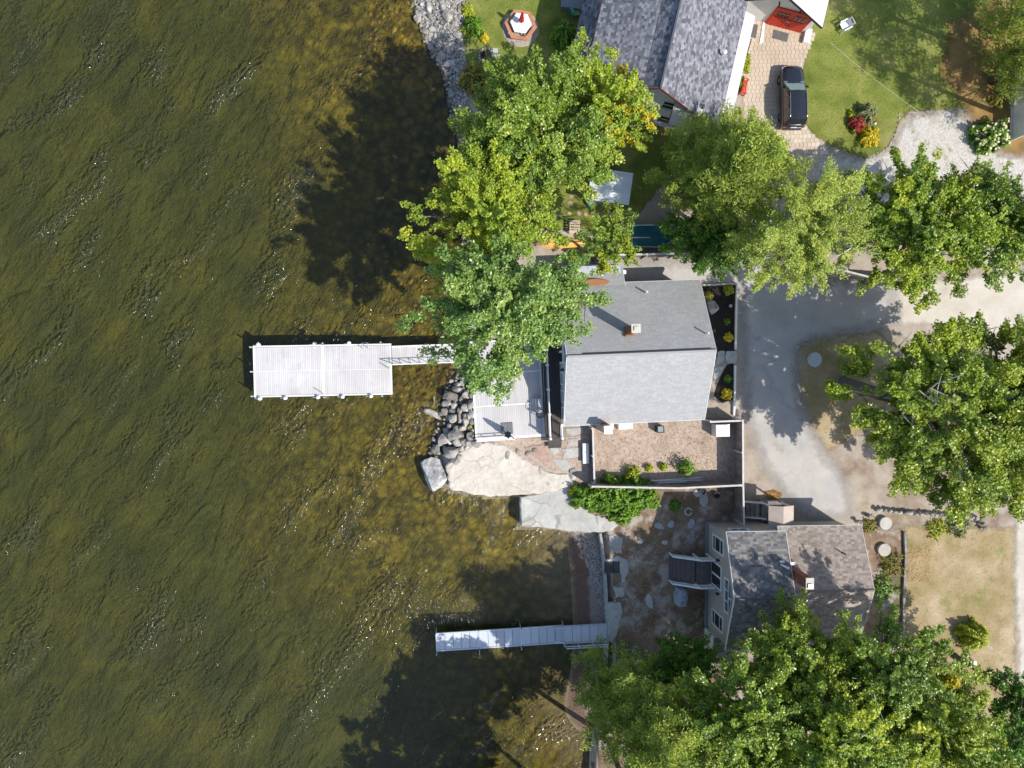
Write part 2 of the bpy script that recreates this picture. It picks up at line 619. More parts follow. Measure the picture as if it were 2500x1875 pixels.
def water_material():
    m = bpy.data.materials.new('clear_brown_lake_water')
    k = NT(m)
    # wind waves: crests run from lower left to upper right
    h1 = k.noise(0.75, 3, 0.5, k.mapped(R_(58), (2.2, 1.0, 1.0), 'TEXTURE'), 0.5)
    h2 = k.noise(2.9, 3, 0.55, k.mapped(R_(50), (1.8, 1.0, 1.0), 'TEXTURE'), 0.7)
    h3 = k.noise(7.0, 3, 0.6, k.mapped(R_(55), (1.5, 1.0, 1.0), 'TEXTURE'), 0.4)
    gust = k.ramp(k.noise(0.3, 4, 0.6, k.mapped(R_(56), (2.0, 1.0, 1.0), 'TEXTURE')), [(0.38, 0.25), (0.66, 1.0)])
    crest = k.ramp(k.noise(0.42, 3, 0.6, k.mapped(R_(54), (3.0, 1.0, 1.0), 'TEXTURE'), 0.4), [(0.52, 0.0), (0.66, 1.0)])
    h4 = k.math('MULTIPLY', crest, k.math('MULTIPLY', k.math('SUBTRACT', k.noise(3.4, 2, 0.5, k.mapped(R_(48), (1.4, 1.0, 1.0), 'TEXTURE'), 0.3), 0.5), 0.25))
    r1 = k.math('SUBTRACT', 1.0, k.math('ABSOLUTE', k.math('MULTIPLY', k.math('SUBTRACT', h2, 0.5), 4.0)))   # pointed wavelets
    h = k.math('ADD', k.math('MULTIPLY', h1, 0.12), k.math('MULTIPLY', gust, k.math('ADD', k.math('MULTIPLY', k.math('SUBTRACT', r1, 0.6), 0.020), k.math('MULTIPLY', k.math('SUBTRACT', h3, 0.5), k.math('ADD', 0.048, k.math('MULTIPLY', crest, 0.045))))))
    h = k.math('ADD', h, h4)
    bp = k.n('Bump', i_Strength=1.0, i_Distance=1.0)
    k.l(h, bp.inputs['Height'])
    fr = k.n('Fresnel', i_IOR=1.37)
    k.l(bp.outputs[0], fr.inputs['Normal'])
    gl = k.n('BsdfGlossy', i_Roughness=0.1)
    gl.inputs['Color'].default_value = (1, 1, 1, 1)
    k.l(bp.outputs[0], gl.inputs['Normal'])
    tr = k.n('BsdfTransparent')
    tint = k.ramp(k.math('ADD', k.math('MULTIPLY', h1, 0.6), k.math('MULTIPLY', h2, 0.4)), [(0.25, (0.89, 0.905, 0.75)), (0.75, (0.92, 0.935, 0.78))])  # light and dark of the waves laid into the tint
    k.l(tint, tr.inputs[0])
    ms = k.n('MixShader')
    k.l(fr.outputs[0], ms.inputs[0])
    k.l(tr.outputs[0], ms.inputs[1])
    k.l(gl.outputs[0], ms.inputs[2])
    k.l(ms.outputs[0], k.out.inputs['Surface'])
    return m


M_WATER = water_material()
xs = np.concatenate([np.array([-390, -150, -70]), np.linspace(-46, 20, 60)])
ys = np.concatenate([np.array([-290, -120, -60]), np.linspace(-44, 38, 70), np.array([60, 150, 390])])
grid_sheet('water', xs, ys, lambda X, Y: X * 0.0, lambda X, Y, a: sdpoly(LAND, X, Y) < 0.9, M_WATER, {})


def sheet(name, poly_px, m, k, res=0.28, margin=0.6):
    P = [W2(x, y, 1.0) for x, y in poly_px]
    a = np.array(P)
    xs = np.arange(a[:, 0].min() - 1, a[:, 0].max() + 1, res)
    ys = np.arange(a[:, 1].min() - 1, a[:, 1].max() + 1, res)
    return grid_sheet(name, xs, ys, lambda X, Y: ground_z(X, Y) + 0.0035 * k,
                      lambda X, Y, at: (at['sd'] > -margin) & (sdpoly(LAND, X, Y) > (0.3 if 'shore' not in name else -0.2)), m, {'sd': lambda X, Y: sdpoly(P, X, Y)})


M_LAWN = mat('mown_lawn', [(0.25, (0.075, 0.10, 0.014)), (0.42, (0.165, 0.20, 0.032)), (0.58, (0.28, 0.29, 0.065)), (0.78, (0.38, 0.335, 0.13))], 0.55, 9, 0.95, bump=(22, 0.9, 0.06),
             patches=[(11, (0.07, 0.10, 0.014), 0.48, 0.62, 0.8), (2.2, (0.10, 0.15, 0.02), 0.52, 0.64, 0.6), (0.28, (0.34, 0.285, 0.12), 0.55, 0.68, 0.55)], sd=(0.35, 0.12, 2.2))
M_LAWN2 = mat('dry_lawn', [(0.25, (0.20, 0.165, 0.06)), (0.42, (0.33, 0.255, 0.125)), (0.58, (0.45, 0.35, 0.215)), (0.75, (0.56, 0.47, 0.36))], 0.35, 9, 0.95, bump=(20, 0.9, 0.06),
              patches=[(9, (0.15, 0.11, 0.05), 0.54, 0.68, 0.6), (0.4, (0.17, 0.2, 0.045), 0.56, 0.68, 0.8)], sd=(0.7, 0.25, 1.4))
M_NEEDLES = mat('brown_needle_litter', [(0.3, (0.17, 0.105, 0.035)), (0.6, (0.33, 0.2, 0.075)), (0.8, (0.42, 0.29, 0.12))], 0.8, 8, 0.95, bump=(20, 0.8, 0.05),
                patches=[(0.5, (0.17, 0.2, 0.04), 0.52, 0.66, 0.7)], sd=(0.9, 0.5, 1.2))
M_GRAVEL = mat('white_gravel', [(0.25, (0.36, 0.32, 0.26)), (0.5, (0.58, 0.54, 0.49)), (0.75, (0.72, 0.69, 0.66))], 6.0, 8, 0.95, bump=(26, 1.0, 0.06),
               patches=[(0.5, (0.30, 0.26, 0.16), 0.5, 0.7, 0.6), (1.1, (0.2, 0.22, 0.07), 0.57, 0.68, 0.7)], sd=(0.8, 0.3, 1.6))
M_SAND = mat('pale_sand_lane', [(0.25, (0.44, 0.385, 0.31)), (0.5, (0.53, 0.475, 0.40)), (0.75, (0.59, 0.545, 0.475))], 0.6, 8, 0.95, bump=(14, 0.5, 0.05),
             patches=[(2.4, (0.20, 0.20, 0.08), 0.66, 0.72, 0.7)], sd=(0.5, 0.3, 1.2))
M_ASPHALT = mat('bleached_asphalt', [(0.25, (0.35, 0.335, 0.32)), (0.5, (0.435, 0.415, 0.395)), (0.75, (0.51, 0.48, 0.45))], 0.5, 9, 0.92, bump=(30, 0.5, 0.03), voro=(0.22, (0.2, 0.19, 0.18), 0.3),
                patches=[(0.33, (0.50, 0.45, 0.385), 0.55, 0.7, 0.7), (3.0, (0.46, 0.41, 0.34), 0.6, 0.72, 0.5), (0.7, (0.22, 0.21, 0.2), 0.6, 0.72, 0.5), (0.18, (0.46, 0.405, 0.34), 0.48, 0.66, 0.6)], sd=(0.8, 0.7, 0.9))
M_MULCH = mat('black_mulch', [(0.3, (0.014, 0.012, 0.012)), (0.6, (0.032, 0.027, 0.025)), (0.8, (0.06, 0.05, 0.045))], 9, 8, 0.95, bump=(16, 1.0, 0.08), sd=(0.06, 0.02, 4))
M_CHIPS = mat('wood_chip_cover', [(0.25, (0.27, 0.19, 0.14)), (0.5, (0.46, 0.36, 0.285)), (0.75, (0.60, 0.50, 0.42))], 5.5, 9, 0.95, bump=(20, 1.0, 0.06),
              patches=[(0.5, (0.25, 0.18, 0.13), 0.5, 0.68, 0.6)], sd=(0.12, 0.05, 3))
M_EARTH = mat('reddish_earth', [(0.25, (0.11, 0.07, 0.045)), (0.5, (0.24, 0.165, 0.11)), (0.75, (0.42, 0.335, 0.265))], 0.9, 9, 0.95, bump=(12, 0.9, 0.06),
              patches=[(0.45, (0.075, 0.085, 0.022), 0.52, 0.62, 0.75), (0.6, (0.47, 0.44, 0.40), 0.52, 0.62, 0.7)], sd=(0.6, 0.2, 1.5))
M_PBASE = mat('sand_joint_bed', [(0.3, (0.36, 0.28, 0.2)), (0.7, (0.5, 0.41, 0.31))], 3, 6, 0.95, sd=(0.06, 0.03, 3))

sheet('lawn', [(1125, -260), (1128, 60), (1140, 150), (1160, 250), (1200, 330), (1250, 420), (1280, 520), (1330, 560), (1450, 560), (1560, 520), (1640, 420), (1640, 310), (1440, 280), (1440, -260)], M_LAWN, 2)
sheet('lawn', [(1985, 80), (1968, 130), (1956, 200), (1966, 300), (1988, 330), (2040, 362), (2112, 388), (2165, 362), (2192, 305), (2215, 270), (2300, 268), (2420, 265), (2460, 200), (2440, 40), (2430, -260), (2000, -260)], M_LAWN, 2)
sheet('needle_litter', [(2320, 60), (2560, -60), (2700, 200), (2600, 330), (2480, 380), (2400, 330), (2360, 260), (2300, 180)], M_NEEDLES, 3)
sheet('gravel_drive', [(2015, 372), (2112, 395), (2172, 372), (2200, 320), (2240, 285), (2340, 270), (2395, 345), (2450, 385), (2750, 400), (2750, 540), (2420, 560), (2200, 560), (1960, 480)], M_GRAVEL, 5)
sheet('sand_lane', [(2110, 700), (2560, 660), (2800, 660), (2800, 830), (2560, 850), (2420, 830), (2280, 795), (2150, 790)], M_SAND, 6)
sheet('sand_lane', [(2485, 1180), (2800, 1150), (2800, 2000), (2520, 2000), (2490, 1700), (2478, 1400)], M_SAND, 9)
sheet('driveway', [(1420, 640), (1830, 634), (1990, 685), (2180, 690), (2190, 785), (2060, 812), (1985, 825), (1948, 850), (1942, 920), (1960, 1010), (2010, 1105), (2066, 1180), (2076, 1258), (1985, 1262), (1915, 1205), (1862, 1125), (1832, 1040), (1820, 960), (1812, 705), (1420, 698)], M_ASPHALT, 7)
sheet('dry_lawn', [(1945, 850), (1990, 826), (2060, 815), (2150, 810), (2200, 900), (2150, 1020), (2020, 1105), (1965, 1020), (1945, 930)], M_LAWN2, 4)
sheet('dry_lawn', [(2210, 1285), (2380, 1290), (2480, 1290), (2478, 1700), (2500, 1990), (2200, 1990), (2205, 1500)], M_LAWN2, 8)
sheet('dirt_yard', [(1500, 1290), (1400, 1180), (1600, 1185), (1810, 1195), (1830, 1280), (1720, 1300), (1720, 1560), (1900, 1640), (2200, 1640), (2200, 2000), (1440, 2000), (1460, 1720), (1490, 1540)], M_EARTH, 1)
sheet('dirt_yard', [(2080, 1290), (2205, 1290), (2205, 1560), (2080, 1560)], M_EARTH, 2)
sheet('wood_chip_yard', [(1444, 1030), (1802, 1020), (1803, 1188), (1446, 1186)], M_CHIPS, 5)
sheet('wood_chip_path', [(1180, 1072), (1370, 1068), (1440, 1060), (1440, 1180), (1380, 1170), (1330, 1160), (1290, 1130), (1230, 1095)], M_CHIPS, 4)
sheet('mulch_bed', [(1660, 700), (1797, 696), (1795, 868), (1762, 872), (1700, 872)], M_MULCH, 9)
sheet('mulch_bed', [(1752, 935), (1772, 890), (1792, 886), (1792, 975), (1762, 985), (1742, 965)], M_MULCH, 10)
PAVE = [(1826, 40), (1998, 84), (1984, 105), (1966, 150), (1956, 200), (1964, 300), (1990, 332), (2022, 366), (2000, 440), (1960, 520), (1850, 520), (1812, 440), (1815, 250), (1808, 180), (1822, 90)]
sheet('paver_drive', PAVE, M_PBASE, 1)
M_SHOREGAP = mat('dark_wet_shore_gaps', [(0.3, (0.022, 0.02, 0.016)), (0.7, (0.07, 0.06, 0.045))], 4, 7, 0.7, bump=(8, 0.8, 0.06), sd=(0.3, 0.15, 2))  # wet ground, with the shade between the stones put into its colour
sheet('wet_shore', [(1060, 900), (1158, 900), (1160, 1075), (1110, 1100), (1050, 1130), (1020, 1080), (1040, 980)], M_SHOREGAP, 3)
sheet('wet_shore', [(990, -40), (1105, -40), (1110, 110), (1120, 200), (1120, 300), (1130, 420), (1090, 420), (1040, 100)], M_SHOREGAP, 4)

# ------------------------------------------------------------------ building materials
M_WHITE = mat('white_paint', (0.78, 0.78, 0.76), 2, 5, 0.6)
M_WHITEV = mat('white_vinyl', (0.76, 0.76, 0.78), 2, 4, 0.45)
M_WSIDE = mat('white_clapboard', (0.76, 0.76, 0.75), 2, 5, 0.6, lines=((0, 0, 1), 0.16, 0.015))
M_GSIDE = mat('blue_grey_siding', (0.42, 0.46, 0.50), 2, 5, 0.6, lines=((0, 0, 1), 0.13, 0.012))
M_TSIDE = mat('taupe_siding', (0.40, 0.355, 0.315), 1.5, 6, 0.75, bump=(8, 0.15, 0.02))
M_FOUND = mat('grey_foundation', (0.22, 0.22, 0.225), 3, 6, 0.9)
M_TRIMR = mat('dark_red_trim', (0.20, 0.045, 0.035), 3, 4, 0.6)
M_RED = mat('red_painted_wood', (0.56, 0.05, 0.026), 3, 6, 0.5, rand=0.08)
M_SH_DARK = mat('charcoal_shingle', [(0.15, (0.085, 0.088, 0.108)), (0.5, (0.165, 0.168, 0.192)), (0.85, (0.27, 0.272, 0.30))], 2.0, 5, 0.92, attr='rnd', bump=(30, 0.2, 0.01))
M_SH_GREY = mat('light_grey_shingle', [(0.1, (0.34, 0.34, 0.345)), (0.5, (0.37, 0.37, 0.375)), (0.9, (0.405, 0.405, 0.405))], 0.6, 7, 0.92, attr='rnd', grime=(0.45, 0.3, (0.30, 0.295, 0.29)))
M_SH_BLACK = mat('weathered_black_shingle', [(0.15, (0.12, 0.115, 0.115)), (0.5, (0.19, 0.18, 0.175)), (0.85, (0.29, 0.27, 0.25))], 2.0, 5, 0.92, attr='rnd', bump=(30, 0.2, 0.01))
M_SH_BROWN = mat('brown_shingle', [(0.15, (0.25, 0.20, 0.168)), (0.5, (0.335, 0.28, 0.24)), (0.85, (0.42, 0.36, 0.315))], 1.5, 5, 0.92, attr='rnd', bump=(30, 0.2, 0.01))
M_DECKR = mat('roof_underlay', (0.12, 0.12, 0.12), 2, 4, 0.9)
M_METALR = mat('pale_membrane_roof', [(0.3, (0.50, 0.50, 0.50)), (0.7, (0.62, 0.61, 0.6))], 0.7, 7, 0.7)
M_BROWNR = mat('brown_membrane_roof', [(0.3, (0.40, 0.33, 0.28)), (0.7, (0.50, 0.43, 0.37))], 0.9, 7, 0.85)
M_BRICK = mat('chimney_brick', [(0.3, (0.20, 0.075, 0.045)), (0.7, (0.34, 0.14, 0.085))], 5, 6, 0.9, lines=((0, 0, 1), 0.085, 0.01))
M_CAP = mat('mortar_cap', (0.55, 0.51, 0.45), 3, 6, 0.9, bump=(10, 0.4, 0.03))
M_METAL = mat('galvanised_metal', (0.5, 0.51, 0.53), 3, 5, 0.4, metal=0.7)
M_ALU = mat('aluminium_frame', (0.62, 0.66, 0.72), 3, 5, 0.38, metal=0.35)
M_BLACK = mat('black_metal', (0.018, 0.018, 0.02), 4, 3, 0.4)
M_COPPER = mat('rust_brown_flashing', (0.33, 0.14, 0.06), 4, 6, 0.6)
M_DARKBOARD = mat('dark_brown_decking', [(0.3, (0.055, 0.045, 0.042)), (0.7, (0.10, 0.083, 0.078))], 3, 6, 0.7, rand=0.16)
M_STAIRB = mat('grey_brown_tread', [(0.3, (0.12, 0.098, 0.095)), (0.7, (0.17, 0.145, 0.14))], 3, 6, 0.7, rand=0.1)
M_DOCK = mat('pale_grey_decking', [(0.3, (0.56, 0.535, 0.53)), (0.7, (0.66, 0.635, 0.63))], 0.8, 7, 0.7, rand=0.055, grime=(0.8, 0.4, (0.42, 0.395, 0.38)), patches=[(3.5, (0.33, 0.30, 0.28), 0.66, 0.72, 0.6), (0.4, (0.50, 0.47, 0.45), 0.5, 0.62, 0.6)])
M_FENCEW = mat('weathered_fence_board', [(0.3, (0.17, 0.135, 0.115)), (0.7, (0.30, 0.25, 0.225))], 2.5, 7, 0.9, rand=0.22, stretch=(1, 1, 0.3))
M_FENCETOP = mat('bleached_fence_rail', [(0.3, (0.44, 0.42, 0.39)), (0.7, (0.60, 0.575, 0.55))], 2.5, 7, 0.85, rand=0.1)
M_GREYWOOD = mat('silvered_timber', [(0.3, (0.17, 0.155, 0.14)), (0.7, (0.33, 0.31, 0.28))], 3, 7, 0.9, rand=0.15)
M_CEDAR = mat('cedar_bench_wood', [(0.3, (0.36, 0.155, 0.085)), (0.7, (0.50, 0.24, 0.14))], 3, 6, 0.7, rand=0.1)
M_TAN = mat('tan_board', [(0.3, (0.42, 0.33, 0.25)), (0.7, (0.55, 0.44, 0.34))], 3, 6, 0.85, rand=0.12)


def glass_mat(name, c, rough=0.06):
    m = bpy.data.materials.new(name)
    MATS[name] = m
    k = NT(m)
    b = k.n('BsdfPrincipled', i_Roughness=rough)
    b.inputs['Base Color'].default_value = (c[0], c[1], c[2], 1)
    b.inputs['Specular IOR Level'].default_value = 0.6
    b.inputs['Coat Weight'].default_value = 0.6
    b.inputs['Coat Roughness'].default_value = 0.03
    k.l(b.outputs[0], k.out.inputs['Surface'])
    return m


M_GLASS = glass_mat('dark_window_glass', (0.018, 0.022, 0.028))
M_GLASSB = glass_mat('blue_reflecting_glass', (0.09, 0.13, 0.18))
M_CARGLASS = glass_mat('car_windscreen_glass', (0.24, 0.33, 0.32), 0.1)


def frame_matrix(o, x, y):
    x = Vector(x).normalized()
    z = x.cross(Vector(y)).normalized()
    y = z.cross(x)
    M = Matrix((x, y, z)).transposed().to_4x4()
    M.translation = Vector(o)
    return M


def shingle_field(parent, M, Lx, Ly, m, seed=0, exp=0.15, tab=0.32, lift=0.014):
    rs = np.random.RandomState(seed)
    V, Fc, rnd = [], [], []
    ny = int(round(Ly / exp))
    ex = Ly / ny
    for j in range(ny):
        y0, y1 = j * ex, min(Ly, (j + 1) * ex + 0.02)
        x = -rs.uniform(0, tab)
        while x < Lx:
            w = tab * rs.uniform(0.55, 1.25)
            a, b = max(0, x), min(Lx, x + w - 0.008)
            if b - a > 0.02:
                li = lift * rs.uniform(0.6, 1.5)
                o = len(V)
                V += [(a, y0, 0.0), (b, y0, 0.0), (b, y0, li), (a, y0, li), (b, y1, 0.0006), (a, y1, 0.0006)]
                Fc += [(o, o + 1, o + 2, o + 3), (o + 3, o + 2, o + 4, o + 5)]
                r = rs.uniform(0, 1)
                rnd += [r, r]
            x += w
    A = np.array(V)
    Mn = np.array(M)
    A = A @ Mn[:3, :3].T + Mn[:3, 3]
    o = np_mesh('shingle_field', A, np.array(Fc), m, fattrs={'rnd': np.array(rnd)})
    o.parent = parent
    o['kind'] = 'stuff'
    return o


def roof_plane(root, a, b, c, m, seed=0, thick=0.12, name='roof_slope', trim=None, smooth_roof=False, **kw):
    """a sloping roof: a-b is the eave (left to right seen from outside), c the ridge end above a"""
    a, b, c = Vector(a), Vector(b), Vector(c)
    M = frame_matrix(a, b - a, c - a)
    Lx, Ly = (b - a).length, (c - a).length
    mb = MB(M)
    mb.box((Lx / 2, Ly / 2, -thick / 2 - 0.004), (Lx, Ly, thick))
    o = mb.build(name, m if smooth_roof else M_DECKR, root)
    if not smooth_roof:
        shingle_field(o, M, Lx, Ly, m, seed, **kw)
    if trim:
        t = MB(M)
        t.box((Lx / 2, -0.015, -0.08), (Lx + 0.06, 0.03, 0.18)).box((-0.015, Ly / 2, -0.08), (0.03, Ly, 0.18)).box((Lx + 0.015, Ly / 2, -0.08), (0.03, Ly, 0.18))
        t.build('fascia', trim, o)
    return o


def window(root, o, x, y, w, h, nx=1, ny=2, fm=None, gm=None, fw=0.08, label=None, sill=False, split=None):
    """a window in a wall: o its lower left corner, x along the wall, y up; the frame is the part, panes its sub-parts"""
    M = frame_matrix(o, x, y)
    fm, gm = fm or M_WHITEV, gm or M_GLASS
    mb = MB(M)
    mb.box((w / 2, fw / 2, 0.02), (w, fw, 0.08)).box((w / 2, h - fw / 2, 0.02), (w, fw, 0.08))
    mb.box((fw / 2, h / 2, 0.02), (fw, h - 2 * fw, 0.08)).box((w - fw / 2, h / 2, 0.02), (fw, h - 2 * fw, 0.08))
    iw, ih = w - 2 * fw, h - 2 * fw
    vb = split or [k / ny for k in range(ny + 1)]
    for i in range(1, nx):
        mb.box((fw + iw * i / nx, h / 2, 0.015), (fw * 0.6, ih, 0.06))
    for t in vb[1:-1]:
        mb.box((w / 2, fw + ih * t, 0.012), (iw, fw * 0.7, 0.055))
    if sill:
        mb.box((w / 2, -0.04, 0.05), (w + 0.14, 0.06, 0.14))
    wo = mb.build('window', fm, root)
    for i in range(nx):
        for t0, t1 in zip(vb[:-1], vb[1:]):
            p = MB(M)
            p.box((fw + iw * (i + 0.5) / nx, fw + ih * (t0 + t1) / 2, 0.0), (iw / nx - fw * 0.55, ih * (t1 - t0) - fw * 0.65, 0.02))
            p.build('pane', gm, wo)
    return wo


def gable_wall(x0, x1, y0, y1, z0, ze, zr, axis='x', yr=None):
    """solid house body with gable ends: ridge along axis"""
    mb = MB()
    if axis == 'x':
        yr = (y0 + y1) / 2 if yr is None else yr
        prof = [(y0, z0), (y1, z0), (y1, ze), (yr, zr), (y0, ze)]
        mb.loft([[(x, p, q) for p, q in prof] for x in (x0, x1)])
    else:
        yr = (x0 + x1) / 2 if yr is None else yr
        prof = [(x0, z0), (x1, z0), (x1, ze), (yr, zr), (x0, ze)]
        mb.loft([[(p, y, q) for p, q in prof] for y in (y0, y1)])
    return mb


# ================================================================== the grey lake house in the middle
r0, r1 = W(1387, 870, 7.0), W(1750, 855, 7.0)
HZ = math.atan2(r1.y - r0.y, r1.x - r0.x)
hc = (r0 + r1) / 2
house = thing('lake_house', 'grey-shingled lake house with brick chimney behind the pale plank patio', 'house', (hc.x, hc.y, 1.0), HZ)
HX, HS, HN, HR, HE = 5.4, -5.2, 5.43, 5.75, 2.75                 # half length, south and north eave, ridge and eave above ground
gable_wall(-HX + 0.08, HX - 0.3, HS + 0.35, HN - 0.35, -0.3, HE - 0.02, HR - 0.26, 'x', 0.0).build('wall', M_GSIDE, house)
roof_plane(house, (-HX, HS, HE), (HX, HS, HE), (-HX, 0, HR), M_SH_GREY, 11, trim=M_WHITEV, tab=0.4, lift=0.004)
roof_plane(house, (HX, HN, HE), (-HX, HN, HE), (HX, 0, HR), M_SH_GREY, 12, trim=M_WHITEV, tab=0.4, lift=0.004)
mb = MB()
mb.path([(-HX, 0, HR + 0.02), (HX, 0, HR + 0.02)], 0.10, 6)
mb.build('ridge_cap', M_SH_GREY, house)
mb = MB()
mb.box((0.4, 0.16, HR - 0.06), (HX * 1.72, 0.05, 0.05))
mb.build('ridge_vent', M_BLACK, house)
# lower north-west wing under the tree
mb = MB()
mb.box((-2.75, HN + 0.55, 1.1), (4.3, 1.6, 2.8))
mb.build('wing', M_GSIDE, house)
roof_plane(house, (-0.4, HN + 1.45, 2.2), (-5.0, HN + 1.45, 2.2), (-0.4, HN - 0.25, 2.92), M_SH_GREY, 13, trim=M_WHITEV, name='wing_roof', tab=0.4, lift=0.004)
# brick chimney
ch = MB().box((-0.68, 1.72, 5.7), (0.55, 0.52, 2.5)).build('chimney', M_BRICK, house)
MB().box((-0.68, 1.72, 7.0), (0.66, 0.62, 0.12)).build('chimney_cap', M_CAP, ch)
MB().box((-0.68, 1.72, 7.1), (0.3, 0.28, 0.1)).build('flue', M_CAP, ch)
MB().prism([(-1.05, 1.25), (-0.3, 1.3), (-0.35, 1.4), (-1.0, 1.38)], 5.05, 5.24).build('flashing', M_COPPER, ch)
# slim metal-clad flue on the south wall
fl = MB().box((-2.35, HS - 0.3, 2.0), (0.5, 0.5, 4.4)).build('wall_chimney', M_TAN, house)
MB().box((-2.35, HS - 0.3, 4.25), (0.62, 0.62, 0.1)).build('chimney_cap', M_WHITE, fl)
MB().box((-2.35, HS - 0.02, 3.3), (0.56, 0.10, 1.1)).build('flashing', M_COPPER, fl)
vp = MB().path([(1.05, 4.55, 3.0), (1.05, 4.55, 3.85)], 0.07, 10).build('vent_pipe', M_WHITEV, house)
MB().path([(4.9, 1.25, 4.9), (4.9, 1.25, 5.75)], 0.06, 10).build('vent_pipe', M_WHITEV, house)
MB().prism([(-2.7 + 1.3 * math.cos(t) * (0.8 + 0.2 * math.sin(3 * t)), HN - 0.05 + 0.36 * math.sin(t)) for t in np.linspace(0, 6.1, 24)], 2.55, 2.9).build('pine_needle_drift', M_COPPER, house)
# west front, towards the deck
xw = -HX + 0.07
for (yy, zz, w, h, nx) in [(-4.75, 1.55, 0.95, 1.5, 1), (-3.45, 1.55, 0.95, 1.5, 1), (-2.1, 1.55, 0.95, 1.5, 1), (1.9, 1.5, 1.6, 1.6, 2)]:
    window(house, (xw, yy + w, zz), (0, -1, 0), (0, 0, 1), w, h, nx, 2)
dr = MB().box((xw - 0.02, 0.4, 2.35), (0.08, 1.75, 2.1)).build('patio_door', M_WHITEV, house)
for s in (-0.42, 0.42):
    MB().box((xw - 0.07, 0.4 + s, 2.35), (0.02, 0.68, 1.85)).build('pane', M_GLASS, dr)
window(house, (xw, 0.9, 4.1), (0, -1, 0), (0, 0, 1), 1.4, 1.1, 2, 1)
for yy in (-0.95, 1.55):
    MB().box((xw - 0.12, yy, 3.2), (0.18, 0.14, 0.32)).box((xw - 0.05, yy, 3.3), (0.08, 0.2, 0.2)).build('wall_lamp', M_BLACK, house)
for xx in (-3.9, 0.6, 3.0):
    window(house, (xx, HS + 0.34, 1.3), (1, 0, 0), (0, 0, 1), 1.0, 1.2, 1, 2)
MB().box((-0.15, HN + 0.95, 1.1), (0.3, 0.35, 0.5)).box((0.05, HN + 0.95, 1.2), (0.12, 0.28, 0.24)).build('meter_box', M_WHITEV, house)
# two white bulkhead lids beside the south wall
for i, xx in enumerate((-1.72, -0.2)):
    MB().loft([[(xx - 0.55, HS - 0.75, -0.1), (xx + 0.55, HS - 0.75, -0.1), (xx + 0.55, HS + 0.2, -0.1), (xx - 0.55, HS + 0.2, -0.1)],
               [(xx - 0.55, HS - 0.7, 0.45), (xx + 0.55, HS - 0.7, 0.45), (xx + 0.55, HS + 0.2, 0.75), (xx - 0.55, HS + 0.2, 0.75)]]).build('window_well_cover', M_WHITE, house)

# ---- upper deck along the west front
deck = thing('raised_deck', 'dark brown raised deck with white railing along the grey house', 'deck', (hc.x, hc.y, 1.0), HZ)
DX0, DX1, DY0, DY1, DZ = -6.62, -5.36, -6.25, 3.2, 1.15
nb = 9
for i in range(nb):
    w = (DX1 - DX0) / nb
    ubox('deck_board', M_DARKBOARD, deck, (DX0 + w * (i + 0.5), (DY0 + DY1) / 2, DZ - 0.02), (w - 0.012, DY1 - DY0, 0.04))
MB().box((DX0 + 0.03, (DY0 + DY1) / 2, DZ - 0.2), (0.05, DY1 - DY0, 0.3)).box(((DX0 + DX1) / 2, DY0 + 0.03, DZ - 0.2), (DX1 - DX0, 0.05, 0.3)).build('rim_joist', M_GREYWOOD, deck)
for yy in np.linspace(DY0 + 0.2, DY1 - 0.2, 5):
    ubox('support_post', M_GREYWOOD, deck, (DX0 + 0.12, yy, DZ / 2 - 0.15), (0.12, 0.12, DZ - 0.1))


def railing(root, p0, p1, m, h=0.95, post=0.11, nspan=1.9, bal=0.13, balm=None, posts=True, capm=None, rw=0.09):
    p0, p1 = Vector(p0), Vector(p1)
    L = (p1 - p0).length
    n = max(1, int(round(L / nspan)))
    U = Vector((0, 0, 1))
    if posts:
        for i in range(n + 1):
            p = p0.lerp(p1, i / n)
            q = ubox('post', m, root, p + U * (h / 2 + 0.03), (post, post, h + 0.06))
            c = ubox('post_cap', capm or m, root, p + U * (h + 0.08), (post + 0.04, post + 0.04, 0.05))
    bar('top_rail', m, root, p0 + U * h, p1 + U * h, rw, 0.05)
    bar('bottom_rail', m, root, p0 + U * 0.1, p1 + U * 0.1, 0.05, 0.05)
    if bal:
        k = int(L / bal)
        for i in range(1, k):
            p = p0.lerp(p1, i / k)
            ubox('baluster', balm or m, root, p + U * (h / 2 + 0.03), (0.03, 0.03, h - 0.16))


railing(deck, (DX0 + 0.25, DY0 + 0.05, DZ), (DX0 + 0.25, DY1, DZ), M_WHITEV, 0.95, 0.13, 1.9, 0.16, M_BLACK)
railing(deck, (DX1 - 0.1, DY0 + 0.05, DZ), (DX1 - 0.1, DY0 + 1.05, DZ), M_WHITEV, 0.95, 0.13, 1.2, 0.16, M_BLACK)
for i in range(3):
    ubox('step', M_DARKBOARD, deck, ((DX0 + DX1) / 2 + 0.1, DY0 - 0.16 - 0.28 * i, DZ - 0.22 - 0.28 * i), (1.05, 0.3, 0.06))

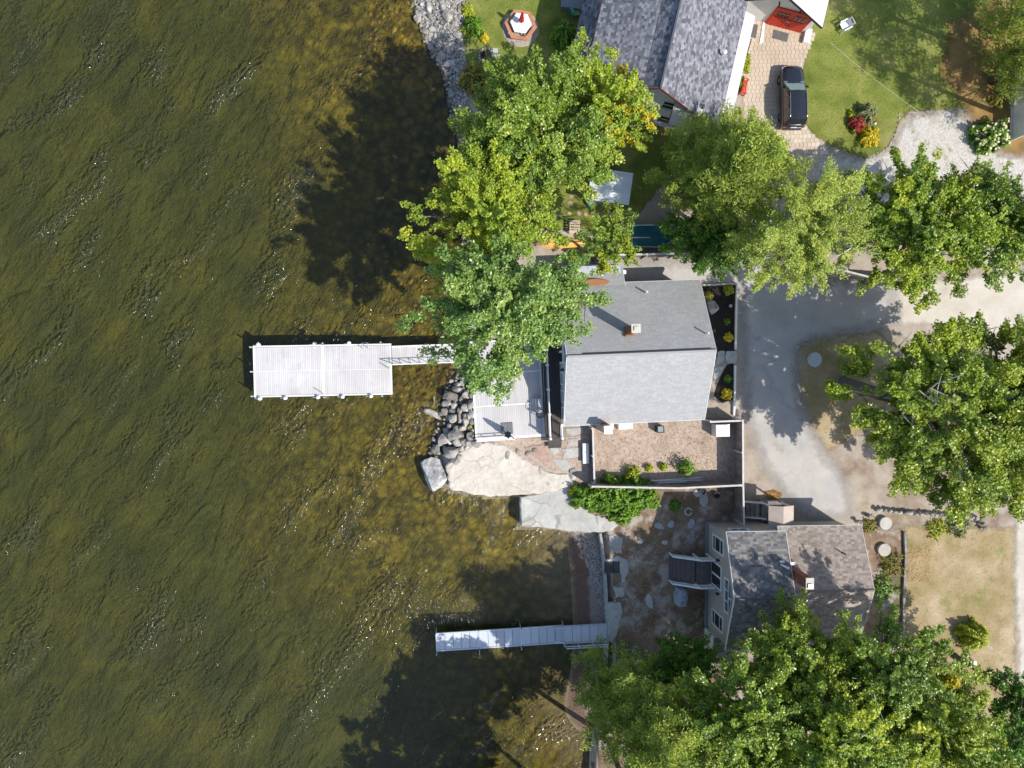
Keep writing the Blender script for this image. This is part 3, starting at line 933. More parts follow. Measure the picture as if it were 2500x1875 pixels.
# ---- pale patio platform below it
pa, pb, pc, pd = W(1159, 905, 1.25), W(1327, 895, 1.25), W(1327, 1064, 1.25), W(1164, 1072, 1.25)
PZ = math.atan2(pb.y - pa.y, pb.x - pa.x)
patio = thing('plank_patio', 'pale grey plank patio with white border strips at the lake edge', 'patio', (pd.x, pd.y, 1.25), PZ)
PW, PL = 5.3, 7.6
npl = 36
for row in range(3):
    y0 = row * PL / 3
    for i in range(npl):
        w = PW / npl
        ubox('plank', M_DOCK, patio, (w * (i + 0.5), y0 + PL / 6, -0.02), (w - 0.012, PL / 3 - 0.12, 0.04))
    ubox('border_strip', M_WHITE, patio, (PW / 2, y0 + PL / 3, -0.012), (PW, 0.1, 0.045))
ubox('border_strip', M_WHITE, patio, (PW / 2, 0.0, -0.012), (PW, 0.12, 0.05))
for s in (-0.04, PW + 0.04):
    ubox('edge_beam', M_WHITE, patio, (s, PL / 2, -0.13), (0.12, PL + 0.1, 0.3))
ubox('edge_beam', M_WHITE, patio, (PW / 2, -0.1, -0.14), (PW + 0.2, 0.08, 0.28))
for i in range(4):
    for j in range(3):
        ubox('support_post', M_GREYWOOD, patio, (0.2 + i * 1.6, 0.2 + j * 3.4, -0.7), (0.12, 0.12, 1.1))
# low rail at the lower left corner
for yy in np.linspace(0.0, 2.9, 2):
    ubox('post', M_WHITE, patio, (yy, -0.1, 0.45), (0.08, 0.08, 0.95))
for zz in (0.5, 0.92):
    bar('rail', M_WHITE, patio, (0, -0.1, zz), (2.9, -0.1, zz), 0.05, 0.05)
for xx in (0.9, 1.9):
    ubox('rail_upright', M_WHITE, patio, (xx, -0.1, 0.7), (0.04, 0.04, 0.42))
for yy in (0.0, 2.5, 5.0, 7.4):
    ubox('post', M_WHITE, patio, (-0.12, yy, -0.15), (0.12, 0.1, 0.5))
# steps up to the deck, seen as the notched shadow
for i in range(3):
    ubox('step', M_DOCK, patio, (PW - 0.62 + 0.2 * i, 2.4, 0.17 + 0.26 * i), (0.3, 1.0, 0.08))
ubox('stair_stringer', M_WHITE, patio, (PW - 0.35, 1.85, 0.35), (0.8, 0.05, 0.5))

# ================================================================== the white house at the top
WO = W(1612, 214, 8.5)
wh = thing('white_house', 'white clapboard house with charcoal shingle roof and long dormer, top centre', 'house', (WO.x, WO.y, 1.0), R_(-12.8))
WL = 17.0
gable_wall(-5.8, 5.4, 0.5, WL, -0.3, 2.75, 7.3, 'y', 0.0).build('wall', M_WSIDE, wh)
roof_plane(wh, (5.8, 0, 3.0), (5.8, WL, 3.0), (0, 0, 7.5), M_SH_DARK, 21, trim=M_TRIMR, exp=0.19, tab=0.27, lift=0.012)
roof_plane(wh, (-6.2, WL, 2.6), (-6.2, 0, 2.6), (0, WL, 7.5), M_SH_DARK, 22, trim=M_TRIMR, exp=0.19, tab=0.27, lift=0.012)
MB().path([(0, 0, 7.53), (0, WL, 7.53)], 0.1, 6).build('ridge_cap', M_SH_DARK, wh)
# long shed dormer on the lake side
dm = MB().loft([[(-4.85, y, 3.5), (-4.85, y, 5.2), (-1.1, y, 6.55), (-1.1, y, 5.8)] for y in (1.0, WL - 1)]).build('dormer', M_WSIDE, wh)
roof_plane(wh, (-5.0, WL - 0.8, 5.25), (-5.0, 0.7, 5.25), (-1.1, WL - 0.8, 6.68), M_SH_DARK, 23, name='dormer_roof', trim=M_TRIMR, exp=0.19, tab=0.27, lift=0.012)
for yy in (2.4, 5.2, 8.0):
    window(wh, (-4.86, yy + 1.1, 4.0), (0, -1, 0), (0, 0, 1), 1.1, 1.0, 2, 1)
cm = MB().box((-2.42, 0.35, 3.2), (0.5, 0.5, 6.6)).build('chimney', M_CAP, wh)
MB().box((-2.42, 0.35, 6.52), (0.22, 0.26, 0.06)).build('flue', M_BLACK, cm)
# low pale roof strip along the east side
roof_plane(wh, (6.7, -0.1, 2.62), (6.7, 9.2, 2.62), (5.7, -0.1, 2.98), M_METALR, 24, name='porch_roof', trim=M_WHITEV, smooth_roof=True)
roof_plane(wh, (1.75, -0.95, 4.3), (3.9, -0.95, 4.3), (1.75, 0.45, 4.9), M_METALR, 25, name='hood_roof', trim=M_TRIMR, smooth_roof=True)
for yy in (0.2, 4.5, 8.8):
    ubox('porch_post', M_WHITE, wh, (6.5, yy, 1.2), (0.12, 0.12, 2.8))
vv = MB().path([(4.55, 5.0, 3.9), (4.55, 5.0, 4.55)], 0.09, 10).build('roof_vent', M_WHITEV, wh)
MB().lathe([(0.16, 0), (0.16, 0.12), (0.03, 0.2)], 12, (4.55, 5.0, 4.55)).build('vent_cap', M_WHITEV, vv)
for (xx, zz, w, h) in [(-1.3, 4.1, 0.9, 1.2), (1.0, 3.4, 1.25, 1.35), (1.4, 0.85, 1.3, 1.35), (3.1, 0.85, 1.3, 1.35), (-3.6, 0.9, 1.2, 1.3)]:
    window(wh, (xx, 0.49, zz), (1, 0, 0), (0, 0, 1), w, h, 1, 2, sill=True)
for yy in (2.0, 5.0):
    window(wh, (5.41, yy, 0.9), (0, 1, 0), (0, 0, 1), 1.0, 1.3, 1, 2)
for yy in (2.0, 5.5, 9):
    window(wh, (-5.81, yy + 1.3, 0.9), (0, -1, 0), (0, 0, 1), 1.3, 1.3, 2, 2)

# ---- its garage wing with the red door
ga = thing('garage', 'white gable garage with red double door facing the black car', 'garage', (WO.x, WO.y, 1.0), R_(-12.8))
gable_wall(5.42, 11.75, 10.55, 19, -0.3, 2.45, 4.75, 'y', 8.08).build('wall', M_WSIDE, ga)
roof_plane(ga, (12.05, 9.8, 2.5), (12.05, 19, 2.5), (8.08, 9.8, 5.0), M_METALR, 26, trim=M_BLACK, smooth_roof=True)
roof_plane(ga, (4.1, 19, 2.5), (4.1, 9.8, 2.5), (8.08, 19, 5.0), M_SH_BROWN, 27, trim=M_BLACK)
gd = MB().box((9.83, 10.52, 1.12), (2.75, 0.1, 2.35)).build('garage_door', M_RED, ga)
for i in range(10):
    ubox('door_plank', M_RED, gd, (8.6 + 0.273 * i, 10.44, 0.62), (0.25, 0.05, 1.25))
for s in (-1, 1):
    for i in range(2):
        for j in range(3):
            ubox('pane', M_GLASS, gd, (9.83 + s * 0.68 + (j - 1) * 0.34, 10.45, 1.5 + 0.3 * i), (0.26, 0.05, 0.24))
ubox('door_handle', M_METAL, gd, (9.83, 10.41, 1.05), (0.3, 0.06, 0.12))
mb = MB()
mb.box((9.83, 10.5, 2.36), (3.0, 0.12, 0.14)).box((8.38, 10.5, 1.14), (0.12, 0.12, 2.3)).box((11.28, 10.5, 1.14), (0.12, 0.12, 2.3))
mb.build('door_surround', M_RED, ga)
for xx in (8.2, 9.9):
    MB().path([(xx, 10.5, 3.0), (xx, 10.25, 3.05), (xx, 10.2, 2.9)], 0.06, 8).build('wall_lamp', M_BLACK, ga)
MB().box((11.9, 10.2, 0.1), (0.5, 1.1, 0.5)).build('step_block', M_WHITE, ga)

# ================================================================== the taupe cottage at lower right
TO = W(1722, 1400, 1.0)
tz0 = W(1795, 1463, 7.2)
tan = thing('taupe_cottage', 'taupe lakeside cottage with tall gable windows and brown shingle rear roof', 'house', (TO.x, tz0.y, 1.0), R_(0.0))
gable_wall(0.12, 4.45, -4.2, 4.2, 0.35, 4.5, 6.08, 'x', 0.0).build('wall', M_TSIDE, tan)
MB().box((2.2, 0, 0.05), (4.5, 8.5, 0.7)).build('foundation', M_FOUND, tan)
gable_wall(4.45, 10.8, -4.15, 4.15, -0.2, 3.1, 4.85, 'x', 0.05).build('rear_wall', M_TSIDE, tan)
roof_plane(tan, (0.0, -4.45, 4.5), (4.5, -4.45, 4.5), (0.0, 0, 6.2), M_SH_BLACK, 31, trim=M_WHITEV, exp=0.18, lift=0.004)
roof_plane(tan, (4.5, 4.45, 4.5), (0.0, 4.45, 4.5), (4.5, 0, 6.2), M_SH_BLACK, 32, trim=M_WHITEV, exp=0.18, lift=0.004)
roof_plane(tan, (4.52, -4.5, 3.15), (11.1, -4.5, 3.15), (4.52, 0.05, 5.0), M_SH_BROWN, 33, trim=M_WHITEV, exp=0.18, lift=0.004)
roof_plane(tan, (11.1, 4.5, 3.15), (4.52, 4.5, 3.15), (11.1, 0.05, 5.0), M_SH_BROWN, 34, trim=M_WHITEV, exp=0.18, lift=0.004)
MB().path([(0, 0, 6.22), (4.5, 0, 6.22)], 0.09, 6).build('ridge_cap', M_SH_BLACK, tan)
MB().path([(4.5, 0.05, 5.02), (11.1, 0.05, 5.02)], 0.09, 6).build('ridge_cap', M_SH_BROWN, tan)
WX = 0.11
for yy in (-3.55, 2.35):                                        # tall ground-floor windows either side of the door
    window(tan, (WX, yy + 1.25, 1.35), (0, -1, 0), (0, 0, 1), 1.25, 2.35, 1, 3, split=[0, 0.22, 0.72, 1.0], fw=0.1)
wi = window(tan, (WX, 0.95, 3.95), (0, -1, 0), (0, 0, 1), 2.6, 0.9, 3, 1, gm=M_GLASSB, fw=0.1)
# raked gable lights above it
mb = MB()
for s in (-1, 1):
    c = -0.35
    mb.add([(WX - 0.05, c, 4.85), (WX - 0.05, c + s * 1.3, 4.85), (WX - 0.05, c + s * 1.3, 4.95), (WX - 0.05, c, 5.45)], [(0, 1, 2, 3)])
g2 = mb.build('gable_window', M_WHITEV, tan)
for s in (-1, 1):
    c = -0.35
    MB().add([(WX - 0.07, c + s * 0.07, 4.9), (WX - 0.07, c + s * 1.2, 4.9), (WX - 0.07, c + s * 1.2, 4.93), (WX - 0.07, c + s * 0.07, 5.34)], [(0, 1, 2, 3)]).build('pane', M_GLASSB, g2)
dr = MB().box((WX - 0.02, 0.55, 2.25), (0.08, 1.9, 2.1)).build('entrance_door', M_WHITEV, tan)
for s in (-0.46, 0.46):
    MB().box((WX - 0.07, 0.55 + s, 2.3), (0.02, 0.75, 1.8)).build('pane', M_GLASS, dr)
for yy in (-0.75, 1.85):
    MB().box((WX - 0.12, yy, 2.75), (0.2, 0.14, 0.3)).build('wall_lamp', M_BLACK, tan)
window(tan, (2.3, 4.21, 2.6), (-1, 0, 0), (0, 0, 1), 1.5, 0.8, 2, 1)
# brick chimney and flue pieces
ch = MB().box((4.95, 1.4, 5.6), (0.5, 0.75, 3.4)).build('chimney', M_BRICK, tan)
MB().box((4.95, 1.4, 7.33), (0.58, 0.82, 0.08)).build('chimney_cap', M_CAP, ch)
MB().box((4.95, 1.25, 7.42), (0.3, 0.3, 0.12)).build('flue', M_METAL, ch)
MB().path([(3.75, 2.2, 5.2), (4.05, 2.1, 6.0)], 0.09, 8).box((3.8, 2.45, 5.45), (0.35, 0.12, 0.1)).build('vent_pipe', M_WHITEV, tan)
MB().box((4.9, 2.0, 4.45), (0.7, 0.18, 0.12)).build('roof_flashing', M_METAL, tan)
MB().path([(9.2, 2.6, 3.85), (9.2, 2.6, 4.5)], 0.06, 8).build('vent_pipe', M_BLACK, tan)
# side entry porch on the north
po = MB().box((5.1, 5.15, 0.4), (1.7, 1.6, 0.8)).build('porch', M_GREYWOOD, tan)
roof_plane(tan, (4.05, 5.95, 2.55), (4.05, 4.1, 2.55), (5.05, 5.95, 2.95), M_BROWNR, 35, name='porch_roof', smooth_roof=True)
roof_plane(tan, (6.05, 4.1, 2.55), (6.05, 5.95, 2.55), (5.05, 4.1, 2.95), M_BROWNR, 36, name='porch_roof', smooth_roof=True)
for xx in (4.3, 5.85):
    ubox('porch_post', M_WHITEV, po, (xx, 5.85, 1.6), (0.1, 0.1, 1.9))
for i in range(4):
    ubox('step', M_GREYWOOD, po, (3.95 - 0.3 * i, 5.3, 0.7 - 0.19 * i), (0.32, 1.2, 0.06))
for yy in (4.72, 5.95):
    for i in range(8):
        t = i / 7
        ubox('baluster', M_WHITEV, po, (4.15 - 1.35 * t, yy, 1.2 - 0.75 * t), (0.04, 0.04, 0.85))
    bar('handrail', M_WHITEV, po, (4.25, yy, 1.65), (2.75, yy, 0.85), 0.09, 0.06)
# front stairs with white balustrades
st = thing('front_stairs', 'grey-brown front stairs with white balustrades below the taupe cottage', 'stairs', (TO.x, tz0.y + 0.6, 1.0), R_(0.0))
SW = 2.05
for i in range(6):
    ubox('tread', M_STAIRB, st, (-2.85 + 0.29 * i, 0, 0.16 + 0.2 * i), (0.31, SW, 0.06))
    ubox('riser', M_STAIRB, st, (-2.99 + 0.29 * i, 0, 0.06 + 0.2 * i), (0.03, SW, 0.18))
for i in range(8):
    ubox('landing_board', M_STAIRB, st, (-1.1 + 0.142 * i, 0, 1.33), (0.136, SW, 0.05))
for s in (-1, 1):
    yy = s * (SW / 2 + 0.06)
    ubox('newel_post', M_WHITEV, st, (-2.95, yy, 0.55), (0.12, 0.12, 1.1))
    ubox('newel_post', M_WHITEV, st, (-1.15, yy, 1.3), (0.12, 0.12, 2.0))
    ubox('newel_post', M_WHITEV, st, (-0.06, yy, 1.3), (0.12, 0.12, 2.0))
    bar('handrail', M_WHITEV, st, (-2.95, yy, 1.02), (-1.15, yy, 2.22), 0.13, 0.06)
    bar('handrail', M_WHITEV, st, (-1.15, yy, 2.25), (-0.06, yy, 2.25), 0.13, 0.06)
    bar('bottom_rail', M_WHITEV, st, (-2.95, yy, 0.3), (-1.15, yy, 1.45), 0.06, 0.06)
    bar('bottom_rail', M_WHITEV, st, (-1.15, yy, 1.48), (-0.06, yy, 1.48), 0.06, 0.06)
    for i in range(1, 14):
        t = i / 14
        ubox('baluster', M_WHITEV, st, (-2.95 + 1.8 * t, yy, 0.66 + 1.18 * t), (0.045, 0.045, 0.72))
    for i in range(1, 8):
        ubox('baluster', M_WHITEV, st, (-1.15 + 1.09 * i / 8, yy, 1.86), (0.045, 0.045, 0.74))
lean = W(1722, 1560, 1.2)
sh = thing('lean_to_shed', 'small white-walled lean-to at the shaded south corner of the taupe cottage', 'shed', (lean.x, lean.y, 1.0), 0)
MB().box((0.9, -0.1, 1.0), (1.8, 1.9, 2.0)).build('wall', M_WHITE, sh)
roof_plane(sh, (0.0, -1.1, 2.05), (1.9, -1.1, 2.05), (0.0, 0.9, 2.4), M_SH_BLACK, 37)

# ================================================================== docks
d4, d3, d1 = W(624, 967, 0.6), W(955, 960, 0.6), W(620, 848, 0.6)
DZR = math.atan2(d3.y - d4.y, d3.x - d4.x)
dock = thing('swim_dock', 'broad pale grey plank dock out in the lake with white trim', 'dock', (d4.x, d4.y, 0.0), DZR)
DL, DW, DH = 10.45, 3.8, 0.6
for half in range(2):
    for side in range(2):
        n = 36
        x0, w = half * DL / 2, DL / 2 / n
        for i in range(n):
            if half == 0 and i == n - 1 or half == 1 and i == 0:
                continue
            ubox('plank', M_DOCK, dock, (x0 + w * (i + 0.5), DW * (0.25 + 0.5 * side), DH - 0.02), (w - 0.014, DW / 2 - 0.05, 0.04))
ubox('centre_strip', M_WHITE, dock, (DL / 2, DW / 2, DH - 0.008), (0.26, DW, 0.05))
ubox('centre_seam', M_WHITE, dock, (DL / 2, DW / 2, DH - 0.03), (DL, 0.04, 0.04))
for yy in (-0.05, DW + 0.05):
    ubox('edge_beam', M_WHITE, dock, (DL / 2, yy, DH - 0.1), (DL + 0.2, 0.1, 0.24))
for xx in (-0.05, DL + 0.05):
    ubox('edge_beam', M_WHITE, dock, (xx, DW / 2, DH - 0.1), (0.1, DW, 0.24))
for yy in (0.0, DW / 2, DW):
    for xx in (-0.2, DL * 0.5, DL * 0.93):
        MB().path([(xx, yy + (0.0 if xx < 0 else (-0.22 if yy == 0 else 0.22)), -1.3), (xx, yy + (0.0 if xx < 0 else (-0.22 if yy == 0 else 0.22)), 1.0 if xx < 0 else 0.55)], 0.06, 8).build('pipe_post', M_ALU, dock)
for (xx, yy) in [(0.35, DW + 0.2), (4.65, DW + 0.2), (7.3, DW + 0.2), (0.35, -0.2), (2.3, -0.2), (4.8, -0.2), (6.7, -0.2), (8.9, -0.2)]:
    MB().lathe([(0.06, -0.25), (0.13, -0.15), (0.15, 0.0), (0.13, 0.28), (0.05, 0.36)], 10, (xx, yy, DH)).build('bumper', M_WHITEV, dock)
    ubox('cleat', M_METAL, dock, (xx - 0.25, yy * 0.98, DH + 0.06), (0.3, 0.07, 0.1))
MB().path([(4.9, DW + 0.1, DH), (4.9, DW + 0.1, DH + 1.15)], 0.03, 6).build('pennant_pole', M_METAL, dock)
MB().add([(4.9, DW + 0.1, DH + 1.12), (5.05, DW + 0.08, DH + 1.08), (5.32, DW + 0.16, DH + 0.72), (5.22, DW + 0.04, DH + 0.45), (5.0, DW + 0.12, DH + 0.36), (4.9, DW + 0.1, DH + 0.5)], [(0, 1, 2, 3, 4, 5)]).build('pennant', M_GLASSB, dock)
MB().path([(5.25, 0.05, DH), (5.25, 0.05, DH + 1.05)], 0.035, 6).build('mooring_pole', M_METAL, dock)
MB().path([(10.35, 1.95, DH), (10.35, 1.95, DH + 1.0)], 0.035, 6).build('mooring_pole', M_METAL, dock)
la = MB()
for xx in (8.35, 8.75):
    la.path([(xx, DW - 0.25, DH), (xx, DW - 0.2, DH + 0.5), (xx, DW + 0.15, DH + 0.5), (xx, DW + 0.2, -0.9)], 0.03, 6)
for zz in (-0.6, -0.25, 0.1, 0.4):
    la.path([(8.35, DW + 0.2, zz), (8.75, DW + 0.2, zz)], 0.025, 6)
la.build('swim_ladder', M_METAL, dock)

g0, g1 = W(957, 868, 0.7), W(1120, 862, 1.1)
gw = thing('gangway', 'narrow pale gangway with white truss handrail leading to the swim dock', 'gangway', (g0.x, g0.y, 0.0), math.atan2(g1.y - g0.y, g1.x - g0.x))
GL, GW_ = (g1 - g0).length, 1.3
for i in range(int(GL / 0.145)):
    ubox('plank', M_DOCK, gw, (0.0725 + 0.145 * i, 0, 0.66 + 0.4 * (0.145 * i) / GL), (0.132, GW_, 0.04))
for s in (-1, 1):
    bar('side_beam', M_WHITE, gw, (0, s * (GW_ / 2 + 0.05), 0.62), (GL, s * (GW_ / 2 + 0.05), 1.02), 0.1, 0.2)
yy = -(GW_ / 2 + 0.05)
bar('top_rail', M_WHITEV, gw, (-0.3, yy, 1.55), (GL, yy, 1.95), 0.05, 0.05)
bar('rail_end', M_WHITEV, gw, (-0.3, yy, 1.55), (0.15, yy, 0.75), 0.05, 0.05)
nn = 7
for i in range(nn):
    xa, xb = GL * i / nn, GL * (i + 0.5) / nn
    bar('brace', M_WHITEV, gw, (xa, yy, 0.72 + 0.4 * xa / GL), (xb, yy, 1.53 + 0.4 * xb / GL), 0.04, 0.04)
    xc = GL * (i + 1) / nn
    bar('brace', M_WHITEV, gw, (xb, yy, 1.53 + 0.4 * xb / GL), (xc, yy, 0.72 + 0.4 * xc / GL), 0.04, 0.04)


def grate_mat():
    m = bpy.data.materials.new('perforated_dock_panel')
    MATS[m.name] = m
    k = NT(m)
    c = k.ramp(k.noise(26, 3, 0.5, k.mapped(0.04, (0.35, 2.2, 1))), [(0.3, (0.30, 0.33, 0.37)), (0.5, (0.55, 0.58, 0.62)), (0.7, (0.72, 0.74, 0.77))])
    b = k.n('BsdfPrincipled', i_Roughness=0.55)
    oi = k.n('ObjectInfo').outputs['Random']
    hs = k.n('HueSaturation')
    k.l(k.math('ADD', k.math('MULTIPLY', oi, 0.2), 0.9), hs.inputs['Value'])
    k.l(c, hs.inputs['Color'])
    k.l(hs.outputs[0], b.inputs['Base Color'])
    k.l(b.outputs[0], k.out.inputs['Surface'])
    return m


M_GRATE = grate_mat()
a0, a1 = W(1064, 1568, 0.75), W(1378, 1548, 0.75)
ad = thing('aluminium_dock', 'narrow aluminium sectional dock with perforated panels in the shaded cove', 'dock', (a0.x, a0.y, 0.0), math.atan2(a1.y - a0.y, a1.x - a0.x))
AL, AW = (a1 - a0).length, 1.38
AH = 0.75
for sct in range(3):
    x0, x1 = AL * sct / 3 + 0.03, AL * (sct + 1) / 3 - 0.03
    n = 5
    w = (x1 - x0 - 0.1) / n
    for i in range(n):
        ubox('panel', M_GRATE, ad, (x0 + 0.05 + w * (i + 0.5), 0, AH), (w - 0.03, AW - 0.12, 0.04))
    for s in (-1, 1):
        ubox('side_frame', M_ALU, ad, ((x0 + x1) / 2, s * AW / 2, AH - 0.03), (x1 - x0, 0.08, 0.16))
    for xx in (x0, x1):
        ubox('end_frame', M_ALU, ad, (xx + (0.03 if xx == x0 else -0.03), 0, AH - 0.02), (0.1, AW - 0.08, 0.14))
    for s in (-1, 1):
        MB().path([(x1 - 0.05 if sct else x0 + 0.02, s * (AW / 2 + 0.12), -1.2), (x1 - 0.05 if sct else x0 + 0.02, s * (AW / 2 + 0.12), 1.35)], 0.035, 8).build('leg_pipe', M_ALU, ad)
MB().path([(AL / 3, -AW / 2 - 0.1, 0.6), (AL / 3, -AW / 2 - 0.1, 1.8)], 0.03, 6).build('mooring_pole', M_ALU, ad)
ra0, ra1 = W(1376, 1549, 0.9), W(1482, 1546, 1.1)
rp = thing('aluminium_ramp', 'aluminium dock ramp with tubular side rail against the sea wall', 'ramp', (ra0.x, ra0.y, 0.0), math.atan2(ra1.y - ra0.y, ra1.x - ra0.x))
RL = (ra1 - ra0).length
for i in range(5):
    w = RL / 5
    ubox('panel', M_GRATE, rp, (w * (i + 0.5), 0, 0.98), (w - 0.03, AW - 0.12, 0.04))
for s in (-1, 1):
    ubox('side_frame', M_ALU, rp, (RL / 2, s * AW / 2, 0.96), (RL, 0.08, 0.16))
for xx in (0.0, RL):
    ubox('end_frame', M_ALU, rp, (xx, 0, 0.97), (0.1, AW - 0.08, 0.14))
for (zz, oy) in ((1.4, 0.0), (1.8, 0.0)):
    MB().path([(0.05, -AW / 2 - 0.1, 1.0), (0.1, -AW / 2 - 0.1, zz), (RL - 0.1, -AW / 2 - 0.1, zz), (RL - 0.05, -AW / 2 - 0.1, 1.0)], 0.04, 8).build('side_rail', M_ALU, rp)
for xx in (RL * 0.33, RL * 0.66):
    MB().path([(xx, -AW / 2 - 0.1, 0.95), (xx, -AW / 2 - 0.1, 1.8)], 0.03, 6).build('rail_upright', M_ALU, rp)
mb = MB()
for s in (-1, 1):
    mb.path([(-0.75, s * 0.5, 0.82), (-0.7, s * 0.55, 1.02), (0.0, s * 0.62, 1.1)], 0.05, 8)
mb.path([(-0.75, -0.5, 0.82), (-0.75, 0.5, 0.82)], 0.05, 8)
mb.build('ramp_hinge', M_ALU, rp)

# ================================================================== fences
def fence(name, label, pts, h, group=None, side=1, board=0.145, m=None, top=None, bp=2.4):
    """board fence along pts (world x, y): posts, two rails, single boards on one side"""
    m, top = m or M_FENCEW, top or M_FENCETOP
    root = thing(name, label, 'fence', (pts[0][0], pts[0][1], 1.0), 0, group)
    o = Vector((pts[0][0], pts[0][1]))
    for a, b in zip(pts[:-1], pts[1:]):
        a, b = Vector(a) - o, Vector(b) - o
        d = b - a
        L, ang = d.length, math.atan2(d.y, d.x)
        u = d.normalized()
        nrm = Vector((-u.y, u.x)) * side
        k = max(1, int(round(L / bp)))
        for i in range(k + 1):
            p = a + d * (i / k)
            ubox('post', top, root, (p.x, p.y, h / 2 - 0.1), (0.12, 0.12, h + 0.28), ang)
        for zz in (0.35, h - 0.25):
            p = (a + b) / 2 + nrm * 0.05
            ubox('rail', m, root, (p.x, p.y, zz), (L, 0.045, 0.09), ang)
        kb = int(L / board)
        for i in range(kb):
            p = a + d * ((i + 0.5) / kb) + nrm * 0.09
            ubox('board', m, root, (p.x, p.y, h / 2), (L / kb - 0.012, 0.025, h - random.uniform(0, 0.03)), ang)
        p = (a + b) / 2 + nrm * 0.06
        ubox('top_rail', top, root, (p.x, p.y, h + 0.02), (L + 0.1, 0.14, 0.045), ang)
    return root


fence('board_fence', 'weathered board fence along the south side of the wood chip yard', [W2(1436, 1180), W2(1640, 1184), W2(1790, 1177)], 1.8, 'fences round the wood chip yard', 1)
fence('board_fence', 'tall weathered board fence between the wood chip yard and the driveway', [W2(1790, 1022), W2(1791, 1175), W2(1793, 1268)], 1.8, 'fences round the wood chip yard', 1)
fence('board_fence', 'short white-topped fence from the grey house corner to the driveway', [W2(1716, 1024), W2(1789, 1021)], 1.75, 'fences round the wood chip yard', -1)
fence('board_fence', 'low pale-topped fence at the lake end of the wood chip yard', [W2(1440, 1044), W2(1444, 1176)], 1.0, 'fences round the wood chip yard', 1)
fence('board_fence', 'grey board fence under the trees behind the lake house drive', [W2(1410, 634), W2(1500, 633), W2(1700, 629), W2(1830, 626)], 1.8, 'fences along the north boundary', 1)
fence('board_fence', 'crooked grey fence piece showing between birch and maple', [W2(1990, 658), W2(2040, 668), W2(2096, 682), W2(2200, 690)], 1.7, 'fences along the north boundary', -1)
fence('white_fence', 'white vinyl fence panel at the right edge below the tall pine', [W2(2468, 180), W2(2462, 345)], 1.8, None, 1, m=M_WHITEV, top=M_WHITEV)

# ================================================================== car
M_CARBODY = mat('black_car_paint', (0.012, 0.012, 0.016), 1, 2, 0.28, coat=1.0, spec=0.5)
M_CARROOF = M_CARBODY
M_TYRE = mat('tyre_rubber', (0.02, 0.02, 0.02), 4, 3, 0.85)
M_RIM = mat('alloy_rim', (0.45, 0.45, 0.46), 4, 3, 0.35, metal=0.9)
M_LAMPW = glass_mat('headlamp_lens', (0.55, 0.57, 0.6))
M_LAMPR = glass_mat('tail_lamp_lens', (0.12, 0.008, 0.008))
M_CHROME = mat('satin_roof_rail', (0.42, 0.43, 0.45), 4, 3, 0.35, metal=0.8)
car = thing('parked_car', 'black estate car with roof rails parked on the tan pavers', 'car', (25.35, 21.3, 1.0), R_(1.5))


def body_sec(y, w, zt, zs, zb=0.28):
    return [(-w * 0.94, y, zb), (-w, y, zb + 0.22), (-w, y, zs), (-w * 0.93, y, zt - 0.02), (-w * 0.55, y, zt + 0.03), (0, y, zt + 0.045),
            (w * 0.55, y, zt + 0.03), (w * 0.93, y, zt - 0.02), (w, y, zs), (w, y, zb + 0.22), (w * 0.94, y, zb)]


mb = MB()
mb.loft([body_sec(*s) for s in [(-2.42, 0.70, 0.90, 0.72, 0.42), (-2.36, 0.83, 0.99, 0.80, 0.34), (-2.15, 0.91, 1.04, 0.86), (-1.2, 0.935, 1.05, 0.88), (0.2, 0.935, 1.04, 0.88),
                                (0.95, 0.93, 1.03, 0.86), (1.5, 0.92, 0.99, 0.82), (2.0, 0.87, 0.93, 0.76), (2.28, 0.76, 0.86, 0.68, 0.34), (2.42, 0.56, 0.76, 0.58, 0.42)]])
mb.build('body', M_CARBODY, car, smooth=True)
RZ, rw0, rw1 = 1.70, 0.70, 0.66
gh = MB()
gh.loft([[(-0.87, 0.98, 1.02), (0.87, 0.98, 1.02), (0.87, -2.28, 1.02), (-0.87, -2.28, 1.02)],
         [(-rw1, 0.14, RZ - 0.04), (rw1, 0.14, RZ - 0.04), (rw0, -2.02, RZ - 0.02), (-rw0, -2.02, RZ - 0.02)]])
cabin = gh.build('cabin', M_CARBODY, car)
MB().loft([[(-rw1, 0.12, RZ - 0.04), (-rw1 * 0.5, 0.16, RZ), (0, 0.18, RZ + 0.015), (rw1 * 0.5, 0.16, RZ), (rw1, 0.12, RZ - 0.04)],
           [(-rw0 - 0.02, -0.9, RZ), (-rw0 * 0.5, -0.9, RZ + 0.06), (0, -0.9, RZ + 0.075), (rw0 * 0.5, -0.9, RZ + 0.06), (rw0 + 0.02, -0.9, RZ)],
           [(-rw0, -2.06, RZ - 0.02), (-rw0 * 0.5, -2.08, RZ + 0.02), (0, -2.09, RZ + 0.03), (rw0 * 0.5, -2.08, RZ + 0.02), (rw0, -2.06, RZ - 0.02)]], closed=False, caps=False).build('roof', M_CARROOF, car, smooth=True)


def inset_pane(name, a, b, c, d, m, parent, t=0.07, off=0.012):
    a, b, c, d = map(Vector, (a, b, c, d))
    ctr = (a + b + c + d) / 4
    n = (b - a).cross(d - a).normalized()
    if n.dot(ctr - Vector((0, -0.7, 1.2))) < 0:
        n = -n
    q = [p.lerp(ctr, t) + n * off for p in (a, b, c, d)]
    q2 = [p + n * 0.008 for p in q]
    return MB().loft([q, q2]).build(name, m, parent)


